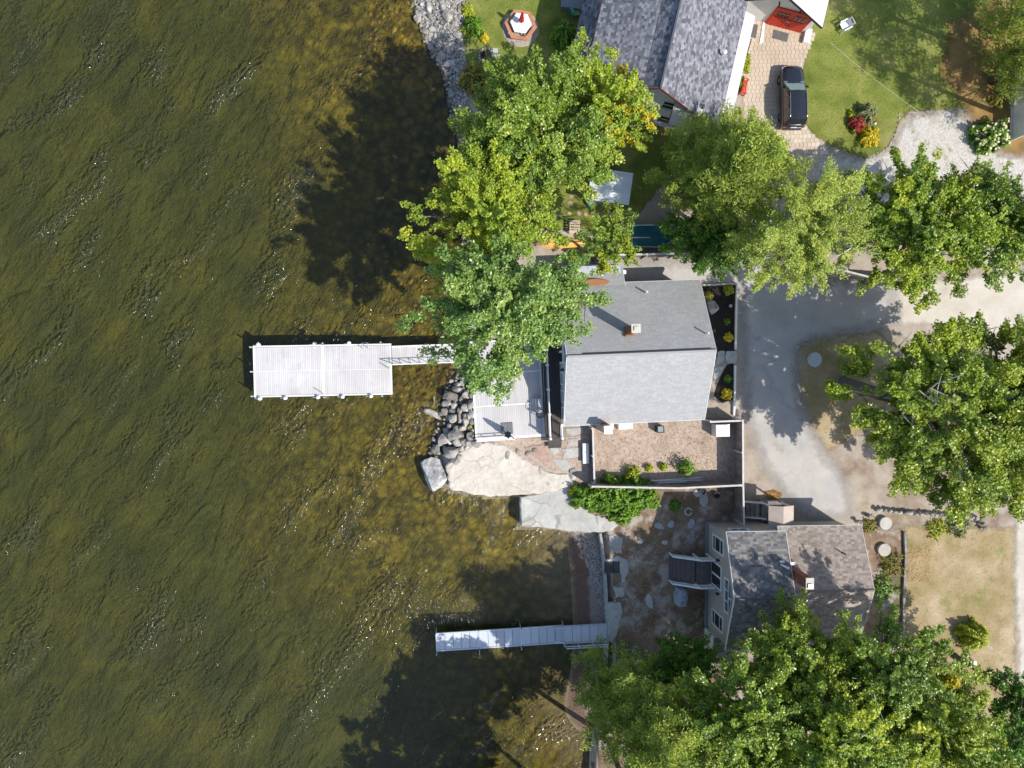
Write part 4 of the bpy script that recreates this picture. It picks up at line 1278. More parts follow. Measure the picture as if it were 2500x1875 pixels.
inset_pane('windscreen', (-0.87, 0.98, 1.02), (0.87, 0.98, 1.02), (rw1, 0.14, RZ - 0.04), (-rw1, 0.14, RZ - 0.04), M_CARGLASS, car, 0.09)
inset_pane('rear_window', (-0.87, -2.28, 1.02), (0.87, -2.28, 1.02), (rw0, -2.02, RZ - 0.02), (-rw0, -2.02, RZ - 0.02), M_GLASS, car, 0.14)
for s in (-1, 1):
    ys_ = [0.98, -0.15, -1.2, -2.28]
    yt_ = [0.14, -0.35, -1.25, -2.02]
    for i in range(3):
        w0 = 0.87
        inset_pane('side_window', (s * w0, ys_[i], 1.02), (s * w0, ys_[i + 1], 1.02), (s * rw0, yt_[i + 1], RZ - 0.03), (s * rw1, yt_[i], RZ - 0.04), M_GLASS, car, 0.1)
    MB().path([(s * 0.66, -0.05, RZ + 0.02), (s * 0.66, -0.15, RZ + 0.07), (s * 0.67, -1.8, RZ + 0.07), (s * 0.67, -1.9, RZ + 0.02)], 0.022, 6).build('roof_rail', M_CHROME, car)
    MB().loft([[(s * 0.92, 0.62, 1.02), (s * 1.12, 0.58, 1.0), (s * 1.12, 0.58, 1.16), (s * 0.92, 0.62, 1.12)], [(s * 0.92, 0.78, 1.02), (s * 1.10, 0.70, 1.02), (s * 1.10, 0.70, 1.13), (s * 0.92, 0.78, 1.1)]]).build('mirror', M_CARBODY, car)
    MB().box((s * 0.66, 2.22, 0.74), (0.34, 0.22, 0.14), -s * 0.45).build('headlight', M_LAMPW, car)
    MB().box((s * 0.76, -2.36, 0.84), (0.2, 0.12, 0.28)).build('tail_light', M_LAMPR, car)
    for yw in (1.45, -1.45):
        wh_ = thing('wheel', '', '', (s * 0.80, yw, 0.34))
        for kk in ('label', 'category'):
            del wh_[kk]
        wh_.parent = car
        Mx = Matrix.Rotation(R_(90), 4, 'Y')
        t_ = MB(Mx)
        t_.lathe([(0.22, -0.11), (0.32, -0.11), (0.345, -0.07), (0.345, 0.07), (0.32, 0.11), (0.22, 0.11)], 20)
        t_.build('tyre', M_TYRE, wh_)
        MB(Mx).lathe([(0.22, -0.08), (0.2, 0.1 * s), (0.06, 0.12 * s)], 14).build('rim', M_RIM, wh_)
MB().box((0, -2.44, 0.86), (0.5, 0.03, 0.12)).build('number_plate', M_WHITE, car)
MB().box((0, -2.44, 0.52), (1.5, 0.16, 0.2)).build('rear_bumper', M_CARBODY, car)
MB().box((0, 2.38, 0.56), (0.9, 0.1, 0.18)).build('grille', M_BLACK, car)
MB().loft([[(-0.82, 1.02, 1.045), (0.82, 1.02, 1.045), (0.8, 0.99, 1.06), (-0.8, 0.99, 1.06)], [(-0.84, 1.12, 1.03), (0.84, 1.12, 1.03), (0.84, 1.1, 1.045), (-0.84, 1.1, 1.045)]]).build('wiper_cowl', M_CHROME, car)
MB().path([(-0.6, 1.02, 1.07), (-0.05, 0.9, 1.1)], 0.015, 5).path([(0.1, 1.02, 1.07), (0.62, 0.9, 1.1)], 0.015, 5).build('wiper', M_BLACK, car)

# ================================================================== boats, shed, garden things
M_CANOE = mat('yellow_orange_hull', [(0.3, (0.72, 0.36, 0.07)), (0.7, (0.86, 0.52, 0.16))], 0.9, 5, 0.3, spec=0.5, coat=0.4)
M_TEAL = mat('teal_boat_cover', [(0.3, (0.012, 0.09, 0.11)), (0.7, (0.025, 0.15, 0.18))], 0.8, 6, 0.7, bump=(3, 0.5, 0.06))
M_PINK = mat('reddish_flagstone', [(0.3, (0.34, 0.215, 0.165)), (0.7, (0.48, 0.34, 0.28))], 3, 6, 0.9, rand=0.15)
M_STONE = mat('grey_flagstone', [(0.3, (0.30, 0.31, 0.30)), (0.7, (0.46, 0.46, 0.44))], 2.5, 8, 0.9, bump=(7, 0.5, 0.05), rand=0.12)
cp = W(1372, 592, 1.5)
cn = thing('canoe', 'yellow-orange canoe lying upturned on the grass below the wooden pallet', 'canoe', (cp.x, cp.y, 1.0), R_(1))
secs = []
for t in np.linspace(-1, 1, 15):
    w = 0.46 * (1 - abs(t) ** 2.4) + 0.015
    zt = 0.5 - 0.12 * (1 - abs(t)) * 0 + 0.03 * (1 - t * t)
    rise = 0.16 * abs(t) ** 3
    secs.append([(2.05 * t, w * math.cos(a), 0.08 - rise * 0 + (zt - 0.08) * math.sin(a)) for a in np.linspace(0, math.pi, 9)])
hull = MB().loft(secs, closed=False, caps=False).build('hull', M_CANOE, cn, smooth=True)
MB().path([s[0] for s in secs], 0.03, 6).build('gunwale', M_TAN, cn)
MB().path([s[-1] for s in secs], 0.03, 6).build('gunwale', M_TAN, cn)
MB().path([(s[4][0], s[4][1], s[4][2] + 0.01) for s in secs], 0.02, 6).build('keel', M_CANOE, cn)
pl = W(1402, 556, 1.3)
pal = thing('wooden_pallet', 'small weathered wooden pallet leaning beside the yellow canoe', 'pallet', (pl.x, pl.y, 1.0), R_(-2))
for i, yy in enumerate((-0.38, -0.12, 0.1, 0.3, 0.46)):
    ubox('slat', M_TAN, pal, (0, yy, 0.42 + 0.14), (0.82, 0.13 if i else 0.26, 0.03))
for xx in (-0.36, 0.0, 0.36):
    ubox('bearer', M_TAN, pal, (xx, 0.02, 0.49), (0.06, 1.0, 0.1))
for xx in (-0.36, 0.36):
    for yy in (-0.4, 0.4):
        ubox('leg', M_TAN, pal, (xx, yy, 0.22), (0.08, 0.08, 0.44))
bp_ = W(1590, 576, 1.7)
bt = thing('covered_boat', 'small boat under a teal cover with white rim, half hidden by the pine', 'boat', (bp_.x, bp_.y, 1.0), R_(0))
secs = []
for t in np.linspace(-1, 1, 13):
    w = 0.85 * (1 - max(0, t) ** 2.6) + 0.03 if t > 0 else 0.85 - 0.1 * t * t
    secs.append([(2.0 * t, -w * 0.55, 0.12), (2.0 * t, -w, 0.7), (2.0 * t, w, 0.7), (2.0 * t, w * 0.55, 0.12)])
MB().loft(secs).build('hull', M_WHITE, bt)
MB().loft([[(s[1][0], s[1][1] * 0.97, 0.705), (s[1][0], s[1][1] * 0.5, 0.86), (s[1][0], 0, 0.93), (s[1][0], -s[1][1] * 0.5, 0.86), (s[1][0], -s[1][1] * 0.97, 0.705)] for s in secs], closed=False, caps=False).build('cover', M_TEAL, bt, smooth=True)
for j in (1, 2):
    MB().path([(s[j][0], s[j][1], 0.71) for s in secs], 0.035, 6).build('rub_rail', M_WHITE, bt)
ubox('trailer_beam', M_METAL, bt, (0, 0, 0.06), (3.6, 0.1, 0.1))

M_CORR = mat('pale_blue_metal_sheet', [(0.3, (0.68, 0.72, 0.77)), (0.7, (0.76, 0.79, 0.83))], 1, 5, 0.5, metal=0.15, rand=0.05)
sp = W(1490, 455, 2.9)
shd = thing('garden_shed', 'small shed with pale blue corrugated metal roof beneath the maple', 'shed', (sp.x, sp.y, 1.0), R_(-7))
MB().box((0, 0, 0.85), (2.7, 2.0, 1.7)).build('wall', M_GREYWOOD, shd)
for i in range(12):
    ubox('roof_sheet_rib', M_CORR, shd, (0, -1.1 + 0.2 * i, 1.9 + 0.012 * i), (3.2, 0.185, 0.03), 0)
MB().box((0, 0, 1.84), (3.16, 2.4, 0.05)).build('roof', M_CORR, shd)
MB().box((-0.6, -1.01, 0.75), (0.8, 0.05, 1.5)).build('door', M_GREYWOOD, shd)
bk = W(1446, 494, 1.3)
tag(MB().lathe([(0.34, 0), (0.42, 0.35), (0.40, 0.45), (0.2, 0.5), (0.05, 0.52)], 18).build('rain_barrel_lid', mat('pale_teal_plastic', (0.20, 0.42, 0.36), 2, 4, 0.4), None, (bk.x, bk.y, 1.0), smooth=True),
    'pale teal round tub standing by the shed corner', 'tub')

# stepping stones
for i, (x, y, r) in enumerate([(1392, 497, 0.22), (1390, 520, 0.16), (1414, 521, 0.19), (1430, 523, 0.16), (1452, 524, 0.2), (1471, 521, 0.2), (1488, 522, 0.22), (1395, 480, 0.15)]):
    p = W(x, y, 1.0)
    slab('flagstone', [(p.x + r * math.cos(t) * 1.15, p.y + r * math.sin(t)) for t in np.linspace(0, 5.4, 7)], 1.05, 0.1, M_PINK, 'reddish stepping stone in the grass between shed and canoe', 'stepping stone', 'reddish stepping stones', 0.03, i, 0.15, 0.02)
for i, (x, y, lb) in enumerate([(1209, 123, 'nearest the hexagon table'), (1213, 137, 'in the middle of the row of three'), (1215, 153, 'nearest the maple crown')]):
    p = W(x, y, 1.0)
    slab('paving_slab', [(p.x - 0.22, p.y - 0.17), (p.x + 0.2, p.y - 0.2), (p.x + 0.23, p.y + 0.15), (p.x - 0.2, p.y + 0.19)], 1.05, 0.1, M_STONE, 'square grey slab beside the fire ring, ' + lb, 'paving slab', 'slabs by the fire ring', 0.02, i, 0.2, 0.02)

# ---- hexagon picnic table with furled red umbrella on a stone pad
hp = W(1271, 64, 1.3)
slab('stone_pad', [(hp.x + 1.45 * math.cos(t), hp.y - 0.05 + 1.45 * math.sin(t)) for t in np.linspace(0, 6.0, 16)], 1.045, 0.15, mat('stone_pad', [(0.3, (0.28, 0.235, 0.2)), (0.7, (0.46, 0.40, 0.35))], 6, 6, 0.9, bump=(9, 0.7, 0.05)), 'round stone pad under the hexagon picnic table', 'stone pad', None, 0.06, 3)
ht = thing('picnic_table', 'hexagonal cedar picnic table with white top on the upper lawn', 'table', (hp.x, hp.y, 1.04), R_(-6))
for i in range(6):
    a0_, a1_ = R_(60 * i), R_(60 * i + 60)
    def pt(r, a, z):
        return (r * math.cos(a), r * math.sin(a), z)
    MB().loft([[pt(0.96, a0_, 0.42), pt(1.27, a0_, 0.42), pt(1.27, a1_, 0.42), pt(0.96, a1_, 0.42)], [pt(0.96, a0_, 0.47), pt(1.27, a0_, 0.47), pt(1.27, a1_, 0.47), pt(0.96, a1_, 0.47)]]).build('bench_board', M_CEDAR, ht)
    MB().loft([[pt(0.02, a0_, 0.72), pt(0.84, a0_, 0.72), pt(0.84, a1_, 0.72), pt(0.02, a1_, 0.72)], [pt(0.02, a0_, 0.76), pt(0.84, a0_, 0.76), pt(0.84, a1_, 0.76), pt(0.02, a1_, 0.76)]]).build('tabletop_segment', M_WHITE, ht)
    bar('leg', M_CEDAR, ht, pt(1.1, a0_, 0.0), pt(0.55, a0_, 0.72), 0.08, 0.05)
    bar('bench_bearer', M_CEDAR, ht, pt(0.3, a0_, 0.38), pt(1.2, a0_, 0.38), 0.05, 0.08)
um = thing('folded_umbrella', 'furled red parasol standing in the white hexagon table', 'umbrella', (hp.x, hp.y, 1.04))
MB().path([(0, 0, 0), (0, 0, 2.35)], 0.025, 8).build('pole', M_WHITE, um)
M_REDC = mat('red_canvas', (0.55, 0.03, 0.03), 3, 5, 0.8)
fc = []
for z, r in [(1.15, 0.17), (1.3, 0.16), (1.6, 0.12), (2.0, 0.10), (2.25, 0.06), (2.38, 0.02)]:
    fc.append([(r * (1 + 0.35 * (j % 2)) * math.cos(2 * math.pi * j / 14), r * (1 + 0.35 * (j % 2)) * math.sin(2 * math.pi * j / 14), z) for j in range(14)])
MB().loft(fc).build('canopy', M_REDC, um)

# ---- fire ring
fp = W(1186, 137, 1.0)
fr_ = thing('fire_ring', 'round stone fire ring with ashes near the rocky shore', 'fire ring', (fp.x, fp.y, 1.0))
MB().lathe([(0.42, 0.02), (0.42, 0.03), (0.1, 0.06)], 16).build('ash_bed', M_MULCH if False else mat('charcoal_ash', [(0.3, (0.012, 0.011, 0.01)), (0.7, (0.05, 0.045, 0.04))], 8, 6, 0.95), fr_)
bar('charred_log', mat('charred_log', (0.07, 0.05, 0.035), 6, 5, 0.9), fr_, (-0.1, -0.3, 0.12), (-0.02, 0.35, 0.16), 0.1, 0.1)

# ---- deck box and small chair by the white house
bx_ = W(1398, 9, 1.5)
db = thing('deck_box', 'grey deck storage box against the white house near the frame top', 'storage box', (bx_.x, bx_.y, 1.0), R_(-6))
M_GREYP = mat('slate_grey_plastic', (0.20, 0.215, 0.24), 2, 4, 0.5)
MB().box((0, 0, 0.3), (1.7, 0.75, 0.6)).build('bin', M_GREYP, db)
MB().box((0, 0, 0.64), (1.8, 0.85, 0.08), 0, 0.96).build('lid', M_GREYP, db)
MB().box((0, -0.43, 0.5), (0.3, 0.04, 0.08)).build('latch', M_WHITE, db)
tc = W(1402, 30, 1.4)
tch = thing('garden_chair', 'small teal and lime garden chair between deck box and round shrub', 'chair', (tc.x, tc.y, 1.0), R_(10))
M_LIME = mat('lime_plastic', (0.26, 0.5, 0.06), 2, 3, 0.45)
M_TEALP = mat('teal_plastic', (0.04, 0.33, 0.40), 2, 3, 0.45)
MB().box((0.15, 0, 0.38), (0.5, 0.5, 0.06)).build('seat', M_LIME, tch)
MB().box((-0.2, 0, 0.62), (0.08, 0.5, 0.55)).build('backrest', M_TEALP, tch)
for s in (-1, 1):
    MB().box((0.12, 0.28 * s, 0.58), (0.5, 0.06, 0.05)).build('armrest', M_TEALP, tch)
    for xx in (-0.15, 0.36):
        ubox('leg', M_TEALP, tch, (xx, 0.25 * s, 0.18), (0.05, 0.05, 0.36))

# ---- white plastic chair on the east lawn
wc = W(2064, 62, 1.5)
wch = thing('plastic_chair', 'white plastic armchair standing alone on the lawn east of the garage', 'chair', (wc.x, wc.y, 1.0), R_(-62))
MB().box((0, 0.0, 0.42), (0.62, 0.62, 0.05)).build('seat', M_WHITEV, wch)
bk_ = MB()
bk_.loft([[(-0.32, 0.3, 0.42), (0.32, 0.3, 0.42), (0.32, 0.35, 0.42), (-0.32, 0.35, 0.42)], [(-0.3, 0.46, 0.95), (0.3, 0.46, 0.95), (0.3, 0.5, 0.95), (-0.3, 0.5, 0.95)]])
bo = bk_.build('backrest', M_WHITEV, wch)
MB().box((0, 0.415, 0.86), (0.36, 0.05, 0.07)).build('grip_slot', M_BLACK, bo)
for s in (-1, 1):
    MB().box((0.36 * s, 0.02, 0.64), (0.09, 0.72, 0.05)).build('armrest', M_WHITEV, wch)
    for yy in (-0.28, 0.28):
        bar('leg', M_WHITEV, wch, (0.36 * s, yy * 1.15, 0), (0.32 * s, yy, 0.64 if yy < 0 else 0.5), 0.06, 0.06)

# ---- mats by the garage
M_MAT = mat('grey_rubber_mat', [(0.3, (0.10, 0.095, 0.09)), (0.7, (0.15, 0.145, 0.14))], 5, 5, 0.95)
for (x, y, sx, sy, rz, lb) in [(1905, 88, 1.25, 0.68, -13, 'dark grey doormat on the pavers before the red garage door'), (1841, 76, 0.42, 1.05, -8, 'narrow dark grey mat at the foot of the white house wall')]:
    p = W(x, y, 1.0)
    tag(MB().box((0, 0, 0.045), (sx, sy, 0.025)).build('doormat', M_MAT, None, (p.x, p.y, 1.0), rz=R_(rz)), lb, 'doormat')
p = W(1857, 80, 1.0)
slab('white_kerb', [(p.x - 0.12, p.y - 0.85), (p.x + 0.18, p.y - 0.8), (p.x + 0.35, p.y + 0.9), (p.x + 0.15, p.y + 0.9)], 1.1, 0.2, M_WHITE, 'white painted kerb strip running out from the garage door', 'kerb', None, 0.01, 1)
# red bench by the east wall
rb = W(1816, 212, 1.4)
rbn = thing('red_bench', 'red-painted bench half hidden by the shrub on the white house east side', 'bench', (rb.x, rb.y, 1.0), R_(-10))
for i in range(3):
    ubox('seat_slat', M_RED, rbn, (-0.16 + 0.16 * i, 0, 0.42), (0.13, 1.1, 0.04))
for s in (-1, 1):
    ubox('armrest', M_RED, rbn, (0, 0.56 * s, 0.62), (0.5, 0.07, 0.04))
    for xx in (-0.2, 0.2):
        ubox('leg', M_RED, rbn, (xx, 0.52 * s, 0.3), (0.07, 0.07, 0.6))
ubox('backrest', M_RED, rbn, (-0.24, 0, 0.72), (0.05, 1.1, 0.3))
p = W(1828, 170, 1.0)
M_TANK = mat('tan_border_stone', [(0.3, (0.50, 0.42, 0.33)), (0.7, (0.62, 0.54, 0.44))], 4, 6, 0.9)
for i in range(14):
    q = W(1836 - 2.1 * i * 1.0, 100 + 7.2 * i, 1.0)
    if i < 13:
        tag(MB().box((0, 0, 0.06), (0.14, 0.21, 0.12)).build('border_block', M_TANK, None, (q.x, q.y, 1.0), rz=R_(-14)), 'tan edging block in the border along the white house east wall', 'edging block', 'edging blocks along the east wall')

# ---- patio furniture
up = W(1238, 1046, 1.26)
ub = thing('patio_umbrella', 'furled navy patio umbrella on a grey square base at the patio edge', 'umbrella', (up.x, up.y, 1.25), R_(3))
M_MATG = mat('grey_paver_base', (0.16, 0.17, 0.175), 5, 4, 0.8)
for i in range(2):
    for j in range(2):
        ubox('base_plate', M_MATG, ub, (-0.22 + 0.45 * i, -0.22 + 0.45 * j, 0.04), (0.44, 0.44, 0.08))
MB().path([(0, -0.4, 0.05), (0, -0.4, 2.55)], 0.04, 8).build('pole', M_BLACK, ub)
M_NAVY = mat('navy_canvas', (0.012, 0.022, 0.05), 3, 5, 0.85)
fc = []
for z, r in [(0.75, 0.2), (0.9, 0.22), (1.3, 0.17), (1.8, 0.15), (2.2, 0.1), (2.5, 0.03)]:
    fc.append([(r * (1 + 0.45 * (j % 2)) * math.cos(2 * math.pi * j / 12), -0.4 + r * (1 + 0.45 * (j % 2)) * math.sin(2 * math.pi * j / 12), z) for j in range(12)])
MB().loft(fc).build('canopy', M_NAVY, ub)
MB().path([(0, -0.4, 0.5), (0.14, -0.45, 0.5)], 0.03, 6).build('crank', M_BLACK, ub)
wp_ = W(1317, 1008, 1.3)
wf = thing('wire_plant_stand', 'tall black wire plant stand leaning on the deck edge above the patio', 'plant stand', (wp_.x, wp_.y, 1.25), 0)
mb = MB()
for z, r in ((0.15, 0.28), (0.7, 0.3), (1.15, 0.26)):
    mb.path([(r * math.cos(t), r * 1.2 * math.sin(t), z) for t in np.linspace(0, 6.283, 17)], 0.02, 5)
mb.build('hoop', M_BLACK, wf)
for t in np.linspace(0, 5.5, 8):
    MB().path([(0.25 * math.cos(t), 0.3 * math.sin(t), 0), (0.3 * math.cos(t), 0.36 * math.sin(t), 0.7), (0.22 * math.cos(t), 0.28 * math.sin(t), 1.2)], 0.015, 5).build('upright', M_BLACK, wf)

# ---- things in and around the wood chip yard
hb = W(1764, 1051, 2.0)
ac = thing('white_tank_box', 'bulky white box in the yard corner by the driveway fence', 'storage box', (hb.x, hb.y, 1.0), R_(1))
MB().box((0, 0, 0.5), (1.1, 0.95, 1.0)).build('bin', M_WHITEV, ac)
MB().loft([[(-0.58, -0.5, 1.0), (0.58, -0.5, 1.0), (0.58, 0.5, 1.0), (-0.58, 0.5, 1.0)], [(-0.54, -0.46, 1.1), (0.3, -0.46, 1.13), (0.3, 0.46, 1.13), (-0.54, 0.46, 1.1)]]).build('lid', M_WHITE, ac)
bl = W(1613, 1048, 1.7)
lt = thing('black_lantern_box', 'black-framed box with glass top standing against the grey house', 'planter', (bl.x, bl.y, 1.0), R_(3))
for sx in (-1, 1):
    for sy in (-1, 1):
        ubox('corner_post', M_BLACK, lt, (0.24 * sx, 0.24 * sy, 0.35), (0.05, 0.05, 0.7))
    ubox('side_panel', M_BLACK, lt, (0.25 * sx, 0, 0.33), (0.02, 0.44, 0.6))
    ubox('side_panel', M_BLACK, lt, (0, 0.25 * sx, 0.33), (0.44, 0.02, 0.6))
    ubox('top_frame', M_BLACK, lt, (0.25 * sx, 0, 0.72), (0.06, 0.56, 0.05))
    ubox('top_frame', M_BLACK, lt, (0, 0.25 * sx, 0.72), (0.44, 0.06, 0.05))
ubox('glass_top', M_CARGLASS, lt, (0, 0, 0.71), (0.44, 0.44, 0.02))
for i, (x0, y0, x1, y1, lb) in enumerate([(1588, 1174, 1712, 1166, 'longest white pipe lying by the yard fence, on the north side'), (1600, 1174, 1712, 1172, 'middle white pipe lying by the yard fence'), (1605, 1179, 1676, 1176, 'shortest white pipe lying closest to the yard fence')]):
    a, b = W(x0, y0, 1.06), W(x1, y1, 1.06)
    tag(MB().path([(0, 0, 0.06), b - a + Vector((0, 0, 0.06))], 0.05, 8).build('white_pipe', M_WHITEV, None, (a.x, a.y, 1.0)), lb, 'pipe', 'pipes by the fence')
bp2 = W(1430, 1107, 1.4)
wb = thing('white_bench', 'narrow white bench outside the low fence by the stone path', 'bench', (bp2.x, bp2.y, 1.0), R_(1))
ubox('seat', M_WHITE, wb, (0, 0, 0.42), (0.48, 1.6, 0.06))
for yy in (-0.6, 0.6):
    ubox('leg', M_TRIMR, wb, (0, yy, 0.2), (0.4, 0.08, 0.4))
ubox('stretcher', M_TRIMR, wb, (0, 0, 0.25), (0.06, 1.2, 0.06))
tp = W(1667, 1462, 1.9)
cg = thing('covered_grill', 'grill under a wrinkled grey-blue tarp beside the front stairs', 'grill', (tp.x, tp.y, 1.0), R_(-4))
M_TARP = mat('grey_blue_tarp', [(0.3, (0.22, 0.26, 0.31)), (0.7, (0.38, 0.43, 0.5))], 2, 7, 0.5, bump=(3, 1.0, 0.12))
rs = random.Random(5)
secs = []
for z, s in [(0.0, 1.12), (0.3, 1.06), (0.75, 1.0), (0.95, 0.9), (1.08, 0.6), (1.1, 0.2)]:
    secs.append([(0.46 * s * math.copysign(abs(math.cos(t)) ** 0.55, math.cos(t)) + rs.uniform(-.05, .05), 0.72 * s * math.copysign(abs(math.sin(t)) ** 0.55, math.sin(t)) + rs.uniform(-.05, .05), z + rs.uniform(-.03, .03)) for t in np.linspace(0, 6.28, 25)[:-1]])
MB().loft(secs).build('tarp_cover', M_TARP, cg, smooth=True)
for s in (-1, 1):
    MB().lathe([(0.1, 0), (0.1, 0.06)], 12, (0.3, 0.5 * s, 0)).build('castor', M_BLACK, cg)
M_CONC = mat('pale_concrete', [(0.25, (0.34, 0.32, 0.29)), (0.5, (0.48, 0.46, 0.42)), (0.75, (0.58, 0.55, 0.50))], 0.9, 8, 0.9, bump=(8, 0.4, 0.04), grime=(1.2, 0.5, (0.30, 0.26, 0.2)))
for (x, y, r, z, lb) in [(2163, 1278, 0.53, 1.35, 'round concrete well lid in the bed by the stone wall'), (2160, 1343, 0.53, 1.3, 'round concrete lid in the shade behind the brown roof')]:
    p = W(x, y, z)
    t_ = thing('well_lid', lb, 'well lid', (p.x, p.y, 1.0), 0, 'concrete lids behind the cottage')
    MB().lathe([(r * 0.93, 0), (r * 0.93, z - 1.07)], 24).build('ring', M_STONE, t_)
    MB().lathe([(r, z - 1.07), (r, z - 1.02), (r * 0.96, z - 1.0)], 28).build('lid', M_CONC, t_)
p = W(1989, 878, 1.1)
sl = thing('septic_lid', 'round pale grey tank cover on bare ground beside the driveway curve', 'tank cover', (p.x, p.y, 1.0))
MB().lathe([(0.6, 0), (0.6, 0.08), (0.55, 0.13), (0.3, 0.16), (0.02, 0.17)], 28).build('cover', mat('pale_grey_cover', [(0.3, (0.40, 0.44, 0.46)), (0.7, (0.54, 0.57, 0.58))], 3, 7, 0.6, bump=(6, 0.4, 0.03)), sl)
MB().box((0.05, -0.62, 0.05), (0.14, 0.06, 0.05)).build('bolt', M_METAL, sl)
for (x, y, lb, r0_, r1_) in [(1473, 1162, 'broken white ring lying in the wood chips by the green shrub', 0.24, 0.05), (1680, 1249, 'half buried grey tyre ring in the dirt below the yard fence', 0.28, 0.07)]:
    p = W(x, y, 1.0)
    tag(MB().path([(r0_ * math.cos(t), r0_ * math.sin(t), 0.04) for t in np.linspace(0.3, 6.1, 18)], r1_, 6).build('ring', M_CONC if r1_ < .06 else M_STONE, None, (p.x, p.y, 1.0)), lb, 'ring')
for (x, y, lb) in [(1716, 1199, 'dark blue pot lying close under the south fence'), (1749, 1209, 'dark blue pot near the corner of the two tall fences')]:
    p = W(x, y, 1.2)
    t_ = thing('plant_pot', lb, 'pot', (p.x, p.y, 1.0))
    MB().lathe([(0.16, 0), (0.24, 0.3), (0.27, 0.34), (0.22, 0.34), (0.2, 0.2)], 16).build('pot', mat('navy_glaze', (0.02, 0.03, 0.07), 3, 3, 0.35), t_)
    MB().lathe([(0.2, 0.24), (0.02, 0.26)], 12).build('soil', M_MULCH if False else MATS['charcoal_ash'], t_)
# garden edging around the mulch bed
ed = thing('garden_edging', 'white vinyl edging boards round the black mulch bed east of the house', 'edging', (W(1797, 695).x, W(1797, 695).y, 1.0))
oo = W(1797, 695)
for (x0, y0, x1, y1) in [(1712, 697, 1740, 696), (1740, 696, 1770, 694), (1770, 694, 1797, 693), (1797, 693, 1796, 735), (1796, 735, 1795, 780), (1795, 780, 1794, 853), (1793, 892, 1792, 950), (1792, 950, 1790, 1014)]:
    bar('edging_board', M_FENCETOP if (x0 < 1790) else M_WHITE, ed, W(x0, y0) - oo + Vector((0, 0, 0.12)), W(x1, y1) - oo + Vector((0, 0, 0.12)), 0.14, 0.24)
for i, (P, lb) in enumerate([([(1772, 858), (1796, 856), (1800, 870), (1797, 886), (1776, 888), (1770, 872)], 'pale flagstone at the driveway end of the garden path'),
                             ([(1752, 858), (1770, 856), (1768, 880), (1748, 895)], 'flagstone in the garden path next to the house wall'),
                             ([(1746, 895), (1775, 888), (1760, 915), (1742, 930), (1738, 915)], 'curved flagstone at the house end of the garden path')]):
    slab('flagstone', [W2(x, y) for x, y in P], 1.08, 0.15, M_STONE, lb, 'flagstone', 'garden path flagstones', 0.03, i, 0.2)
p = W(1783, 747, 1.3)
t_ = thing('solar_light', 'small round solar stake light in the black mulch', 'garden light', (p.x, p.y, 1.0))
MB().path([(0, 0, 0), (0, 0, 0.3)], 0.03, 6).build('stake', M_BLACK, t_)
MB().lathe([(0.06, 0.28), (0.13, 0.36), (0.12, 0.4), (0.02, 0.42)], 12).build('lamp_head', M_STONE, t_)
# overhead cable
ca, cb = W(2028, 104, 4.2), W(2246, 274, 2.2)
tag(MB().path([ca.lerp(cb, t) - Vector((0, 0, 0.8 * t * (1 - t))) - ca for t in np.linspace(0, 1, 12)], 0.008, 5).build('overhead_cable', M_FENCETOP, None, ca), 'thin white cable stretched above the east lawn from the garage', 'cable')
ca, cb = W(1725, 740, 4.6), W(1800, 733, 5.2)

# ================================================================== stone: ledges, sea wall, boulders
M_LEDGE = mat('pale_granite_ledge', [(0.25, (0.46, 0.405, 0.335)), (0.5, (0.60, 0.55, 0.475)), (0.75, (0.68, 0.64, 0.575))], 0.35, 9, 0.9, bump=(2.5, 0.9, 0.12), voro=(0.34, (0.30, 0.24, 0.17), 0.6), grime=(0.9, 0.55, (0.44, 0.37, 0.28)),
              patches=[(1.5, (0.32, 0.25, 0.17), 0.62, 0.7, 0.6), (5.0, (0.40, 0.36, 0.31), 0.6, 0.7, 0.5)])
M_LEDGE2 = mat('worn_dappled_concrete', [(0.25, (0.34, 0.335, 0.31)), (0.5, (0.47, 0.46, 0.43)), (0.75, (0.56, 0.55, 0.51))], 0.5, 9, 0.9, bump=(3, 0.7, 0.08), voro=(0.3, (0.18, 0.16, 0.13), 0.7), grime=(1.1, 0.5, (0.30, 0.275, 0.23)),
               patches=[(0.8, (0.26, 0.24, 0.2), 0.6, 0.7, 0.5)])  # blotches are grime and also painted dapples of tree shade
M_ROCK = mat('granite_boulder', [(0.25, (0.15, 0.13, 0.11)), (0.5, (0.33, 0.30, 0.265)), (0.75, (0.54, 0.50, 0.45))], 2.4, 9, 0.9, bump=(6, 0.8, 0.06), rand=0.4)
M_ROCKBIG = mat('lichen_spotted_boulder', [(0.3, (0.17, 0.165, 0.16)), (0.48, (0.40, 0.385, 0.37)), (0.66, (0.68, 0.66, 0.63))], 2.2, 10, 0.9, bump=(4, 0.9, 0.08))
M_WETROCK = mat('wet_algae_stone', [(0.25, (0.075, 0.05, 0.012)), (0.5, (0.21, 0.135, 0.025)), (0.75, (0.38, 0.245, 0.045))], 1.6, 8, 0.6, bump=(6, 0.7, 0.06), rand=0.35)
M_PEB = mat('shore_pebbles', [(0.25, (0.16, 0.145, 0.13)), (0.5, (0.32, 0.29, 0.26)), (0.75, (0.50, 0.46, 0.42))], 5, 6, 0.9, rand=0.0, attr='rnd')


def px_poly(P, z):
    return [W2(x, y, z) for x, y in P]


